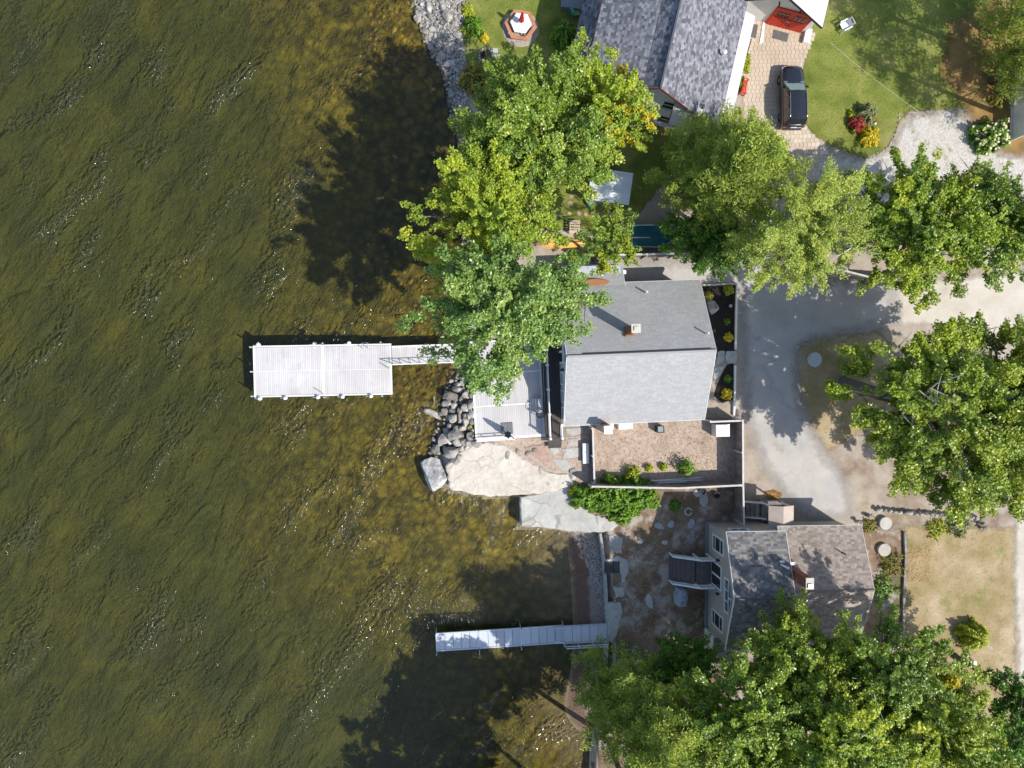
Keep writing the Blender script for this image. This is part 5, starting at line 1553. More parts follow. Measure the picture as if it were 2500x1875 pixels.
slab('granite_ledge', px_poly([(1090, 1140), (1118, 1108), (1150, 1088), (1185, 1078), (1235, 1090), (1285, 1122), (1330, 1150), (1385, 1160), (1398, 1182), (1350, 1200), (1272, 1208), (1200, 1211), (1150, 1205), (1098, 1196)], 1.1), 1.12, 1.5, M_LEDGE,
     'broad pale beige rock ledge jutting into the lake below the patio', 'rock ledge', None, 0.1, 2, 0.3, 0.09)
slab('concrete_ledge', px_poly([(1270, 1213), (1340, 1200), (1392, 1186), (1412, 1215), (1440, 1250), (1492, 1283), (1500, 1293), (1470, 1301), (1400, 1297), (1330, 1289), (1272, 1284)], 1.08), 1.075, 1.4, M_LEDGE2,
     'dappled grey concrete ledge above the pebble cove', 'concrete ledge', None, 0.06, 4, 0.3, 0.06)
for i, (P, z, lb) in enumerate([([(1485, 1310), (1500, 1305), (1520, 1312), (1518, 1350), (1505, 1352), (1490, 1330)], 1.06, 'worn concrete patch above the sea wall next to the ledge'),
                                ([(1472, 1370), (1510, 1358), (1535, 1368), (1536, 1400), (1520, 1425), (1514, 1395), (1470, 1372)], 1.05, 'broken concrete patch beside the dark wooden hatch'),
                                ([(1498, 1432), (1524, 1436), (1526, 1455), (1505, 1460)], 1.06, 'oval concrete patch midway along the sea wall'),
                                ([(1482, 1475), (1515, 1470), (1522, 1490), (1512, 1530), (1498, 1570), (1486, 1565), (1484, 1510)], 1.05, 'long concrete patch above the sea wall at the ramp'),
                                ([(1455, 1258), (1500, 1272), (1510, 1282), (1490, 1295), (1462, 1285)], 1.13, 'pale rock slab between concrete ledge and green shrub')]):
    slab('concrete_patch', px_poly(P, z), z, 0.4, M_LEDGE2, lb, 'concrete patch', 'concrete patches above the sea wall', 0.07, 20 + i, 0.2)
swp = [(1466, 1302), (1474, 1360), (1479, 1420), (1482, 1480), (1485, 1540), (1482, 1590), (1478, 1640), (1464, 1715)]
for i in range(1):
    wl = thing('sea_wall', 'low grey concrete sea wall between the pebble cove and the cottage yard', 'sea wall', (W(1466, 1302).x, W(1466, 1302).y, 0.0))
    o_ = Vector((W(1466, 1302).x, W(1466, 1302).y, 0))
    for a, b in zip(swp[:-1], swp[1:]):
        pa_, pb_ = W(a[0], a[1], 1.0) - o_, W(b[0], b[1], 1.0) - o_
        pa_.z = pb_.z = 0.42
        bar('wall_block', M_STONE, wl, pa_, pb_, 0.2, 1.24)
hw = W(1494, 1385, 1.05)
wd = thing('wooden_hatch', 'dark weathered plank hatch set in the concrete above the sea wall', 'hatch', (hw.x, hw.y, 1.0))
for i in range(6):
    ubox('plank', mat('dark_weathered_plank', (0.07, 0.068, 0.066), 3, 6, 0.9, rand=0.2), wd, (-0.52 + 0.21 * i, 0, 0.05), (0.19, 0.95, 0.05))
FLAT_WHERE = ['below the green thicket, long and tilted', 'second below the green thicket', 'upright, third from the green thicket', 'longest, below the driveway corner of the yard fence', 'close under the south fence', 'small, left of the row below the thicket',
              'small and pale, above the stairs', 'long, in front of the tarp-covered grill', 'pale, near the lean-to shed', 'tiny, beside the weed clump', 'small, below the third large one', 'on the concrete by the ramp', 'tiny and round, in the fence corner', 'tiny, between the rows']
for i, (x, y, rx, ry, a) in enumerate([(1608, 1284, .5, .28, -30), (1638, 1280, .3, .3, 0), (1688, 1278, .3, .45, -15), (1718, 1222, .38, .7, 10), (1705, 1203, .4, .3, 0), (1564, 1322, .25, .22, 20), (1623, 1324, .3, .2, -10),
                                       (1586, 1468, .3, .65, 15), (1640, 1553, .3, .2, 0), (1648, 1240, .18, .12, 0), (1692, 1300, .2, .25, 0), (1505, 1505, .2, .2, 0), (1785, 1205, .14, .14, 0), (1610, 1305, .13, .1, 0)]):
    p = W(x, y, 1.0)
    ca, sa = math.cos(R_(a)), math.sin(R_(a))
    P = []
    for t in np.linspace(0, 5.6, 9):
        X, Y = rx * math.cos(t) * random.uniform(.8, 1.15), ry * math.sin(t) * random.uniform(.8, 1.15)
        P.append((p.x + X * ca - Y * sa, p.y + X * sa + Y * ca))
    slab('flat_rock', P, 1.07, 0.25, M_STONE, 'flat grey rock in the cottage yard, ' + FLAT_WHERE[i], 'rock', 'flat rocks in the cottage yard', 0.04, 40 + i, 0.15, 0.04)


def rock_variant(seed, m, sub=2, flat=0.75):
    bm = bmesh.new()
    bmesh.ops.create_icosphere(bm, subdivisions=sub, radius=1.0)
    rs = random.Random(seed)
    planes = []
    for _ in range(13):
        d = Vector((rs.gauss(0, 1), rs.gauss(0, 1), rs.gauss(0, 1))).normalized()
        planes.append((d, rs.uniform(0.5, 0.86)))
    ph = [rs.uniform(0, 6) for _ in range(6)]
    for v in bm.verts:
        p = v.co
        for d, k in planes:
            s = p.dot(d)
            if s > k:
                p -= d * (s - k) * 0.95
        n = 0.05 * math.sin(4 * p.x + ph[0]) + 0.05 * math.sin(5 * p.y + ph[1]) + 0.04 * math.sin(6 * p.z + ph[2])
        v.co = p * (1 + n)
        v.co.z *= flat
    me = bpy.data.meshes.new('stone')
    bm.to_mesh(me)
    bm.free()
    me.materials.append(m)
    me.polygons.foreach_set('use_smooth', [True] * len(me.polygons))
    if hasattr(me, 'set_sharp_from_angle'):
        me.set_sharp_from_angle(angle=R_(24))
    return me


ROCKS = [rock_variant(i, M_ROCK) for i in range(10)]
WET = [rock_variant(50 + i, M_WETROCK, 2, 0.6) for i in range(6)]
BIG = rock_variant(77, M_ROCKBIG, 3, 0.7)
LEDGE_R = rock_variant(81, M_LEDGE, 3, 0.6)


def stone(me, name, loc, s, rz, label, cat, group=None, tilt=0.15, parent=None):
    o = bpy.data.objects.new(name, me)
    col.objects.link(o)
    o.location = loc
    o.scale = s
    o.rotation_euler = (random.uniform(-tilt, tilt), random.uniform(-tilt, tilt), rz)
    if parent is not None:
        o.parent = parent
        return o
    return tag(o, label, cat, group)


PILE = [(615, 260, 80, 45), (530, 345, 82, 78), (712, 320, 42, 55), (705, 498, 45, 52), (780, 455, 45, 55), (445, 545, 50, 45), (545, 535, 45, 40), (555, 625, 55, 65), (710, 660, 40, 55), (640, 630, 30, 60),
        (508, 725, 40, 40), (605, 745, 40, 45), (675, 745, 40, 40), (590, 835, 95, 72), (430, 910, 68, 75), (770, 845, 55, 55), (620, 930, 70, 60), (535, 1055, 92, 85), (680, 920, 45, 60), (330, 1030, 60, 60),
        (720, 985, 40, 30), (750, 930, 40, 50), (850, 935, 65, 50), (640, 1130, 40, 55), (575, 1180, 58, 50), (690, 130, 32, 36), (790, 570, 40, 70), (700, 590, 30, 35), (755, 600, 35, 40), (650, 380, 26, 30),
        (620, 200, 40, 30), (780, 200, 35, 40), (790, 330, 30, 50), (480, 440, 60, 45), (570, 470, 45, 35), (630, 530, 30, 40), (790, 670, 35, 45), (470, 790, 40, 45), (500, 930, 30, 40), (660, 1010, 35, 40), (580, 410, 30, 25)]
for i, (zx, zy, rx, ry) in enumerate(PILE):
    px, py = 1000 + zx / 5.185, 900 + zy / 5.185
    hz = 0.55
    p = W(px, py, hz)
    g = gz(p.x, p.y)
    k = 0.0315 / 5.185 * 1.32
    sz = 0.5 * (rx + ry) * k * 1.0
    stone(ROCKS[i % 10], 'boulder', (p.x, p.y, max(g, 0.0) + sz * 0.45), (rx * k, ry * k, sz), random.uniform(-.4, .4),
          {1: 'squarish pale boulder nearest the water at the top of the patio rock pile', 0: 'wide mottled boulder at the head of the patio rock pile', 17: 'largest wedge-shaped boulder at the foot of the patio rock pile', 13: 'broad pale boulder in the middle of the patio rock pile',
           14: 'grey boulder at the lake side of the patio rock pile', 4: 'greenish boulder wedged against the patio edge beam', 22: 'last flat boulder touching the beige ledge and patio corner', 19: 'brown boulder standing in the shallows beside the rock pile'}.get(i, 'granite boulder in the rock pile between patio and lake'), 'boulder', 'boulders below the patio')
p = W(1062, 1162, 0.9)
stone(BIG, 'boulder', (p.x, p.y, 0.35), (1.42, 1.75, 1.25), R_(18), 'largest grey lichen-spotted boulder at the tip of the pale ledge', 'boulder', None, 0.05)
p = W(1058, 1012, 0.35)
stone(ROCKS[3], 'boulder', (p.x, p.y, 0.0), (0.85, 0.34, 0.35), R_(-25), 'long dark wet boulder lying at the waterline by the rock pile', 'boulder', None, 0.05)
for (x, y, sx, sy, lb) in [(1030, 165, .8, .95, 'brown submerged boulder in the tree shadow off the upper shore'), (1003, 192, .95, .8, 'largest dim submerged boulder in the dark water off the upper shore')]:
    p = W(x, y, -0.1)
    stone(WET[1], 'boulder', (p.x, p.y, -0.55), (sx, sy, 0.75), 0.5, lb, 'boulder', None, 0.05)
p = W(1744, 750, 1.4)
stone(BIG, 'garden_boulder', (p.x, p.y, 1.1), (0.62, 0.72, 0.55), R_(20), 'rounded pale grey boulder in the black mulch bed by the house', 'boulder', None, 0.1)
for (x, y, lb, s) in [(1454, 1208, 'grey rock showing at the lake end of the green shrub', .42), (1537, 1217, 'grey rock showing in the middle of the green shrub', .4)]:
    p = W(x, y, 1.5)
    stone(ROCKS[4], 'boulder', (p.x, p.y, 1.4), (s, s * .8, .5), .3, lb, 'boulder')


def scatter(poly, n, rmin, rmax, seed, sep=0.85, tries=12000):
    rs = random.Random(seed)
    a = np.array(poly)
    lo, hi = a.min(0), a.max(0)
    out = []
    cand = np.random.RandomState(seed).uniform(lo, hi, (tries, 2))
    ins = sdpoly(poly, cand[:, 0], cand[:, 1]) > 0
    for (x, y), ok in zip(cand, ins):
        if not ok or len(out) >= n:
            continue
        r = rmin + (rmax - rmin) * rs.random() ** 2.2 * (1 - 0.5 * len(out) / n)
        if all((x - u) ** 2 + (y - v) ** 2 > (sep * (r + q)) ** 2 for u, v, q in out):
            out.append((x, y, r))
    return out


FILL = px_poly([(1095, 925), (1160, 905), (1162, 1075), (1120, 1100), (1080, 1130), (1045, 1110), (1062, 1040), (1080, 980)], 0.5)
for i, (x, y, r) in enumerate(scatter(FILL, 130, 0.11, 0.34, 15, 0.7)):
    stone(ROCKS[i % 10], 'wedged_stone', (x, y, max(gz(x, y), 0.0) + r * 0.1), (r, r * .8, r * .7), random.uniform(0, 6.28), 'small brown-grey stone wedged between the boulders below the patio', 'stone', 'small stones between the patio boulders', 0.4)
RIP = px_poly([(1010, -20), (1145, -20), (1132, 60), (1128, 110), (1140, 160), (1148, 200), (1140, 250), (1160, 300), (1185, 350), (1160, 420), (1118, 400), (1118, 330), (1100, 280), (1090, 225), (1085, 180), (1060, 140), (1035, 90), (1018, 40)], 0.6)
for i, (x, y, r) in enumerate(scatter(RIP, 240, 0.17, 0.62, 5, 0.8)):
    a = random.uniform(.75, 1.25)
    stone(ROCKS[i % 10], 'shore_stone', (x, y, max(gz(x, y), 0.02) + r * 0.18), (r * a, r / a, r * .8), random.uniform(0, 6.28),
          'granite stone in the riprap bank of the upper shore', 'stone', 'riprap stones on the upper shore', 0.3)
RIP2 = px_poly([(1118, 400), (1180, 420), (1200, 560), (1240, 700), (1180, 800), (1150, 900), (1110, 900), (1128, 800), (1140, 700), (1120, 560)], 0.6)
for i, (x, y, r) in enumerate(scatter(RIP2, 70, 0.2, 0.6, 6, 0.9)):
    stone(ROCKS[i % 10], 'bank_stone', (x, y, max(gz(x, y), 0.02) + r * 0.18), (r, r * .85, r * .75), random.uniform(0, 6.28),
          'granite stone on the bank beneath the overhanging maples', 'stone', 'shore stones under the maples', 0.3)
SUB = px_poly([(900, -20), (1015, -20), (1060, 130), (1090, 190), (1000, 240), (940, 200), (900, 100)], 0)
SUB2 = px_poly([(960, 900), (1110, 880), (1090, 960), (1070, 1050), (1040, 1110), (980, 1120), (945, 1000)], 0)
SUB3 = px_poly([(880, 560), (1130, 560), (1120, 860), (1000, 830), (920, 700)], 0)
for j, (poly, n, lb) in enumerate([(SUB, 130, 'algae-coated stone under the shallow water off the riprap bank'), (SUB2, 110, 'golden algae-coated stone under water beside the boulder pile'), (SUB3, 70, 'brown stone under water in the shade of the maples')]):
    for i, (x, y, r) in enumerate(scatter(poly, n, 0.2, 0.5, 60 + j, 0.95)):
        zb = gz(x, y)
        stone(WET[i % 6], 'submerged_stone', (x, y, min(zb, -0.05 - r * .35)), (r, r * random.uniform(.7, 1), r * .8), random.uniform(0, 6.28), lb, 'stone', 'submerged stones %d' % (j + 1), 0.2)


def pebbles(name, poly, n, smin, smax, seed, m):
    rs = np.random.RandomState(seed)
    a = np.array(poly)
    P = rs.uniform(a.min(0), a.max(0), (n * 4, 2))
    P = P[sdpoly(poly, P[:, 0], P[:, 1]) > 0][:n]
    n = len(P)
    z = ground_z(P[:, 0], P[:, 1])
    s = rs.uniform(smin, smax, n)
    base = np.array([(1, 0, 0), (0.3, 0.9, 0), (-0.8, 0.5, 0), (-0.7, -0.6, 0), (0.4, -0.9, 0), (0.1, 0.05, 0.7), (-.1, 0, -.4)])
    fc = np.array([(0, 1, 5), (1, 2, 5), (2, 3, 5), (3, 4, 5), (4, 0, 5)])
    ang = rs.uniform(0, 6.28, n)
    ca, sa = np.cos(ang)[:, None], np.sin(ang)[:, None]
    X = (base[None, :, 0] * ca - base[None, :, 1] * sa) * s[:, None] + P[:, :1]
    Y = (base[None, :, 0] * sa + base[None, :, 1] * ca) * s[:, None] * .9 + P[:, 1:]
    Z = base[None, :, 2] * s[:, None] + z[:, None] + 0.01
    V = np.stack([X, Y, Z], -1).reshape(-1, 3)
    Fc = (fc[None] + np.arange(n)[:, None, None] * 7).reshape(-1, 3)
    o = np_mesh(name, V, Fc, m, fattrs={'rnd': np.repeat(rs.uniform(0, 1, n), 5)})
    o['kind'] = 'stuff'
    return o


tag(pebbles('shore_gravel', RIP, 5200, 0.05, 0.16, 3, M_PEB), 'small loose stones filling the riprap bank', 'gravel')
tag(pebbles('cove_pebbles', px_poly([(1395, 1300), (1470, 1304), (1478, 1420), (1480, 1520), (1465, 1480), (1440, 1400), (1420, 1350)], 0.3), 2600, 0.03, 0.075, 4, M_PEB), 'grey pebbles on the small cove beach', 'gravel')
RUB = px_poly([(1522, 1588), (1602, 1588), (1605, 1630), (1590, 1680), (1550, 1685), (1530, 1640)], 1.1)
for i, (x, y, r) in enumerate(scatter(RUB, 75, 0.12, 0.34, 9, 0.85)):
    stone(ROCKS[i % 10], 'rubble_stone', (x, y, 1.0 + r * .2), (r, r * .85, r * .7), random.uniform(0, 6.28), 'loose stone in the rubble patch near the sea wall south end', 'stone', 'rubble patch stones', 0.3)
# dry stone wall by the cottage drive, with its curved end
wpts = [(2092, 1272), (2118, 1258), (2140, 1245)] + [(2140 + 12.5 * i, 1245 + 0.85 * i) for i in range(1, 20)] + [(2384, 1266), (2390, 1276), (2394, 1288)]
for k_, (a, b) in enumerate([(0, 3), (3, 22), (22, len(wpts))]):
    lab = ['low stone wall end at the brown roof corner', 'straight dry stone wall along the sandy drive', 'short curved stone wall end by the dry lawn'][k_]
    o_ = W(*wpts[a], 1.0)
    sw_ = thing('stone_wall', lab, 'wall', (o_.x, o_.y, 1.0), 0, 'dry stone wall')
    for (x, y) in wpts[a:b]:
        for lay in range(2):
            p = W(x, y, 1.0) - o_
            stone(ROCKS[random.randrange(10)], 'wall_stone', (p.x + random.uniform(-.05, .05), p.y + random.uniform(-.06, .06), 0.14 + 0.3 * lay), (0.25, 0.2, 0.24), random.uniform(-.2, .2), '', '', parent=sw_)
# pale edging stones round the island bed
curve = [(2028, 361), (2062, 374), (2085, 383), (2112, 388), (2132, 384), (2150, 374), (2170, 356), (2183, 335), (2190, 312), (2195, 288), (2197, 268)]
P = [W(x, y, 1.0) for x, y in curve]
acc = 0
for a, b in zip(P[:-1], P[1:]):
    n = max(1, int((b - a).length / 0.27))
    for i in range(n):
        q = a.lerp(b, i / n)
        stone(ROCKS[random.randrange(10)], 'edging_stone', (q.x, q.y, 1.03), (0.13, 0.085, 0.09), math.atan2((b - a).y, (b - a).x), 'small pale edging stone in the curved row round the flower island', 'stone', 'edging stones round the flower island')
for i in range(18):
    t = 2 * math.pi * i / 18
    stone(ROCKS[i % 10], 'ring_stone', (0.52 * math.cos(t), 0.6 * math.sin(t), 0.08), (0.12, 0.10, 0.11), t, '', '', parent=fr_)
for i, (x, y) in enumerate([(1476, 494), (1488, 496), (1500, 498), (1512, 497), (1465, 490)]):
    p = W(x, y, 1.1)
    stone(ROCKS[i], 'shed_stone', (p.x, p.y, 1.1), (.26, .2, .2), .4 * i, 'stone in the short row below the metal-roofed shed', 'stone', 'stones below the shed')
for i, (x, y, s) in enumerate([(1305, 1098, .35), (1290, 1105, .3), (1238, 1110, .4), (1318, 1150, .35), (1400, 1150, .4), (1336, 1182, .3), (1374, 1178, .25), (1398, 1162, .45), (1265, 1102, .25), (1180, 1078, .35)]):
    p = W(x, y, 1.1)
    stone(ROCKS[i], 'ledge_stone', (p.x, p.y, 1.06), (s, s * .8, s * .5), .7 * i, 'pale rock along the inner edge of the beige ledge', 'rock', 'rocks along the beige ledge')
# flat stones of the path from deck to yard
for i, (Pp, lb) in enumerate([([(1338, 1076), (1368, 1074), (1368, 1100), (1352, 1112), (1342, 1100)], 'grey path slab at the foot of the deck steps'), ([(1380, 1046), (1426, 1044), (1424, 1058), (1400, 1064), (1382, 1058)], 'pale slab against the grey house corner'),
                              ([(1384, 1072), (1412, 1070), (1412, 1088), (1384, 1088)], 'square pale slab in the path by the low fence'), ([(1372, 1095), (1418, 1092), (1420, 1115), (1375, 1120)], 'large shaded slab midway along the yard path'), ([(1345, 1118), (1380, 1122), (1405, 1150), (1370, 1148)], 'long shaded slab near the pale ledge')]):
    slab('path_slab', px_poly(Pp, 1.03), 1.05, 0.15, M_LEDGE2, lb, 'path slab', 'yard path slabs', 0.04, 70 + i, 0.2, 0.03)
p = W(1340, 1118, 1.05)
slab('flat_rock', px_poly([(1278, 1090), (1300, 1088), (1318, 1086), (1334, 1078), (1337, 1105), (1345, 1128), (1330, 1132), (1305, 1118)], 1.03), 1.06, 0.2, M_PINK, 'flat reddish rock embedded beside the patio corner', 'rock', None, 0.06, 90)
# timber edging between the two cottage plots
o_ = W(2206, 1298, 1.0)
tb = thing('timber_edging', 'line of weathered landscape timbers dividing the dry lawn from the cottage', 'edging', (o_.x, o_.y, 1.0))
pp = [(2206, 1298), (2208, 1350), (2206, 1400), (2204, 1445), (2203, 1500), (2202, 1560)]
for a, b in zip(pp[:-1], pp[1:]):
    bar('timber', M_GREYWOOD, tb, W(*a) - o_ + Vector((0, 0, .12)), W(*b) - o_ + Vector((0, -.03, .12)), 0.18, 0.24)

# ---- pavers
M_PAVER = mat('tan_concrete_paver', [(0.25, (0.46, 0.37, 0.275)), (0.5, (0.56, 0.46, 0.355)), (0.75, (0.64, 0.54, 0.43))], 0.5, 7, 0.9, bump=(12, 0.3, 0.03), rand=0.14)
PP = [W2(x, y) for x, y in PAVE]
pav = bpy.data.objects['paver_drive']
u = Vector((math.cos(R_(3)), math.sin(R_(3))))
v_ = Vector((-u.y, u.x))
cells = []
a = np.array(PP)
for i in range(-30, 60):
    for j in range(-50, 70):
        q = Vector((24, 18)) + u * (0.335 * i + (0.1 if j % 2 else 0)) + v_ * 0.335 * j
        cells.append((q.x, q.y))
cells = np.array(cells)
cells = cells[sdpoly(PP, cells[:, 0], cells[:, 1]) > 0.12]
vis = np.argsort(np.hypot(cells[:, 0] - W(1985, 350).x, cells[:, 1] - W(1985, 350).y))
for n_, ix in enumerate(vis):
    if n_ >= 290:
        break
    x, y = cells[ix]
    ubox('paver', M_PAVER, pav, (x, y, 1.012 + random.uniform(-.004, .004)), (0.31, 0.31, 0.03), R_(3) + random.uniform(-.02, .02))
rest = MB()
for ix in vis[290:]:
    x, y = cells[ix]
    rest.box((x, y, 1.012 + random.uniform(-.004, .004)), (0.31, 0.31, 0.03), R_(3) + random.uniform(-.02, .02))
ro = rest.build('paver_field', M_PAVER, pav, fix=False)
ro['kind'] = 'stuff'

# ================================================================== plants
LEAF = {
    'maple': leaf_mat('maple_leaf', [(0.1, (0.038, 0.075, 0.014)), (0.45, (0.092, 0.16, 0.026)), (0.75, (0.175, 0.24, 0.045)), (0.95, (0.32, 0.35, 0.10))], 0.35, 0.36, 0.6),
    'silver': leaf_mat('silver_maple_leaf', [(0.1, (0.04, 0.09, 0.025)), (0.5, (0.10, 0.18, 0.05)), (0.8, (0.2, 0.28, 0.10)), (0.95, (0.36, 0.42, 0.24))], 0.3, 0.35, 0.6),
    'yellow': leaf_mat('yellow_green_leaf', [(0.1, (0.055, 0.11, 0.014)), (0.45, (0.14, 0.21, 0.026)), (0.75, (0.24, 0.30, 0.042)), (0.95, (0.36, 0.38, 0.07))], 0.38, 0.45, 0.45),
    'birch': leaf_mat('birch_leaf', [(0.1, (0.055, 0.09, 0.02)), (0.5, (0.13, 0.18, 0.04)), (0.8, (0.22, 0.27, 0.075)), (0.95, (0.32, 0.34, 0.13))], 0.35, 0.45, 0.45, 2.3),
    'oak': leaf_mat('oak_leaf', [(0.1, (0.042, 0.078, 0.012)), (0.45, (0.105, 0.165, 0.022)), (0.75, (0.195, 0.255, 0.038)), (0.95, (0.38, 0.38, 0.08))], 0.36, 0.36, 0.6),
    'dark': leaf_mat('dark_green_leaf', [(0.1, (0.02, 0.055, 0.007)), (0.5, (0.05, 0.12, 0.012)), (0.9, (0.11, 0.21, 0.022))], 0.3, 0.42, 0.5),
    'pine': leaf_mat('pine_needle', [(0.1, (0.05, 0.085, 0.02)), (0.5, (0.12, 0.175, 0.04)), (0.85, (0.22, 0.27, 0.07))], 0.35, 0.5, 0.35, 2.2),
    'gold': leaf_mat('golden_leaf', [(0.1, (0.25, 0.26, 0.012)), (0.5, (0.50, 0.46, 0.02)), (0.9, (0.68, 0.58, 0.05))], 0.35, 0.5, 0.4, 1.0),
    'lime': leaf_mat('lime_leaf', [(0.1, (0.12, 0.2, 0.012)), (0.5, (0.26, 0.36, 0.025)), (0.9, (0.42, 0.47, 0.05))], 0.35, 0.5, 0.4, 1.05),
    'shrub': leaf_mat('shrub_leaf', [(0.1, (0.025, 0.07, 0.007)), (0.5, (0.07, 0.17, 0.013)), (0.9, (0.15, 0.28, 0.025))], 0.32, 0.45, 0.4, 1.3),
    'sage': leaf_mat('sage_leaf', [(0.1, (0.05, 0.07, 0.04)), (0.5, (0.09, 0.115, 0.07)), (0.9, (0.15, 0.17, 0.11))], 0.25, 0.6, 0.3),
    'brown': leaf_mat('brown_green_leaf', [(0.1, (0.045, 0.055, 0.012)), (0.5, (0.09, 0.10, 0.022)), (0.9, (0.17, 0.16, 0.04))], 0.3, 0.55, 0.3),
    'rose': leaf_mat('rose_petal', [(0.1, (0.35, 0.012, 0.03)), (0.9, (0.5, 0.05, 0.08))], 0.3, 0.6, 0.3, 0.75),
    'petal': leaf_mat('white_petal', [(0.1, (0.6, 0.62, 0.55)), (0.9, (0.78, 0.78, 0.74))], 0.3, 0.6, 0.3, 0.95),
    'litter': leaf_mat('fallen_leaf', [(0.1, (0.20, 0.10, 0.04)), (0.5, (0.36, 0.22, 0.11)), (0.9, (0.60, 0.45, 0.28))], 0.2, 0.7, 0.3, 1.0),
}
M_BARK = mat('grey_bark', [(0.3, (0.09, 0.075, 0.062)), (0.7, (0.22, 0.195, 0.17))], 4, 8, 0.95, bump=(6, 0.9, 0.08), stretch=(1, 1, 0.3))
M_BIRCH = mat('white_birch_bark', [(0.3, (0.32, 0.29, 0.25)), (0.6, (0.62, 0.59, 0.55))], 3, 8, 0.85)
M_DEAD = mat('bleached_dead_wood', [(0.3, (0.33, 0.31, 0.28)), (0.7, (0.52, 0.50, 0.47))], 4, 6, 0.9)
M_PINEB = mat('pine_bark', [(0.3, (0.075, 0.055, 0.042)), (0.7, (0.17, 0.13, 0.10))], 4, 8, 0.95, bump=(6, 0.9, 0.08))


def leaves_mesh(name, C, N, size, m, rnd, aspect=0.62, seed=0, parent=None):
    """one leaf-shaped quad per row of C, facing N"""
    rs = np.random.RandomState(seed)
    n = len(C)
    N = N / np.linalg.norm(N, axis=1, keepdims=True)
    T = rs.normal(size=(n, 3))
    T -= N * (T * N).sum(1, keepdims=True)
    T /= np.linalg.norm(T, axis=1, keepdims=True)
    B = np.cross(N, T)
    s = size[:, None]
    V = np.stack([C + T * s, C + B * s * aspect + N * s * 0.12, C - T * s, C - B * s * aspect + N * s * 0.12], 1).reshape(-1, 3)
    Fq = np.arange(n * 4).reshape(n, 4)
    o = np_mesh(name, V, Fq, m, fattrs={'rnd': rnd})
    o.parent = parent
    return o


def crown_tufts(rs, n, R, gap, low=-0.45, bias=0.45, lobes=0.22):
    z = rs.uniform(low, 1, n * 3)
    az = rs.uniform(0, 2 * math.pi, n * 3)
    h = np.sqrt(1 - z * z)
    ph = rs.uniform(0, 6.28, 6)
    lob = 1 + lobes * np.sin(3 * az + ph[0] + 1.3 * z) + lobes * 0.7 * np.sin(5 * az + ph[1] - 2 * z) + lobes * 0.5 * np.sin(8 * az + ph[2] + 3 * z)
    r = np.minimum(rs.uniform(0.12, 1, n * 3) ** bias * lob * 0.92, 1.02 + 0.12 * rs.uniform(0, 1, n * 3))
    P = np.stack([h * np.cos(az), h * np.sin(az), z], 1) * r[:, None] * np.array(R)
    k = rs.uniform(0.5, 1.3, (5, 3)) * rs.choice([-1, 1], (5, 3))
    f = sum(np.sin(P @ k[i] * 1.25 + ph[i]) for i in range(5)) / 5
    keep = f > gap
    return P[keep][:n]


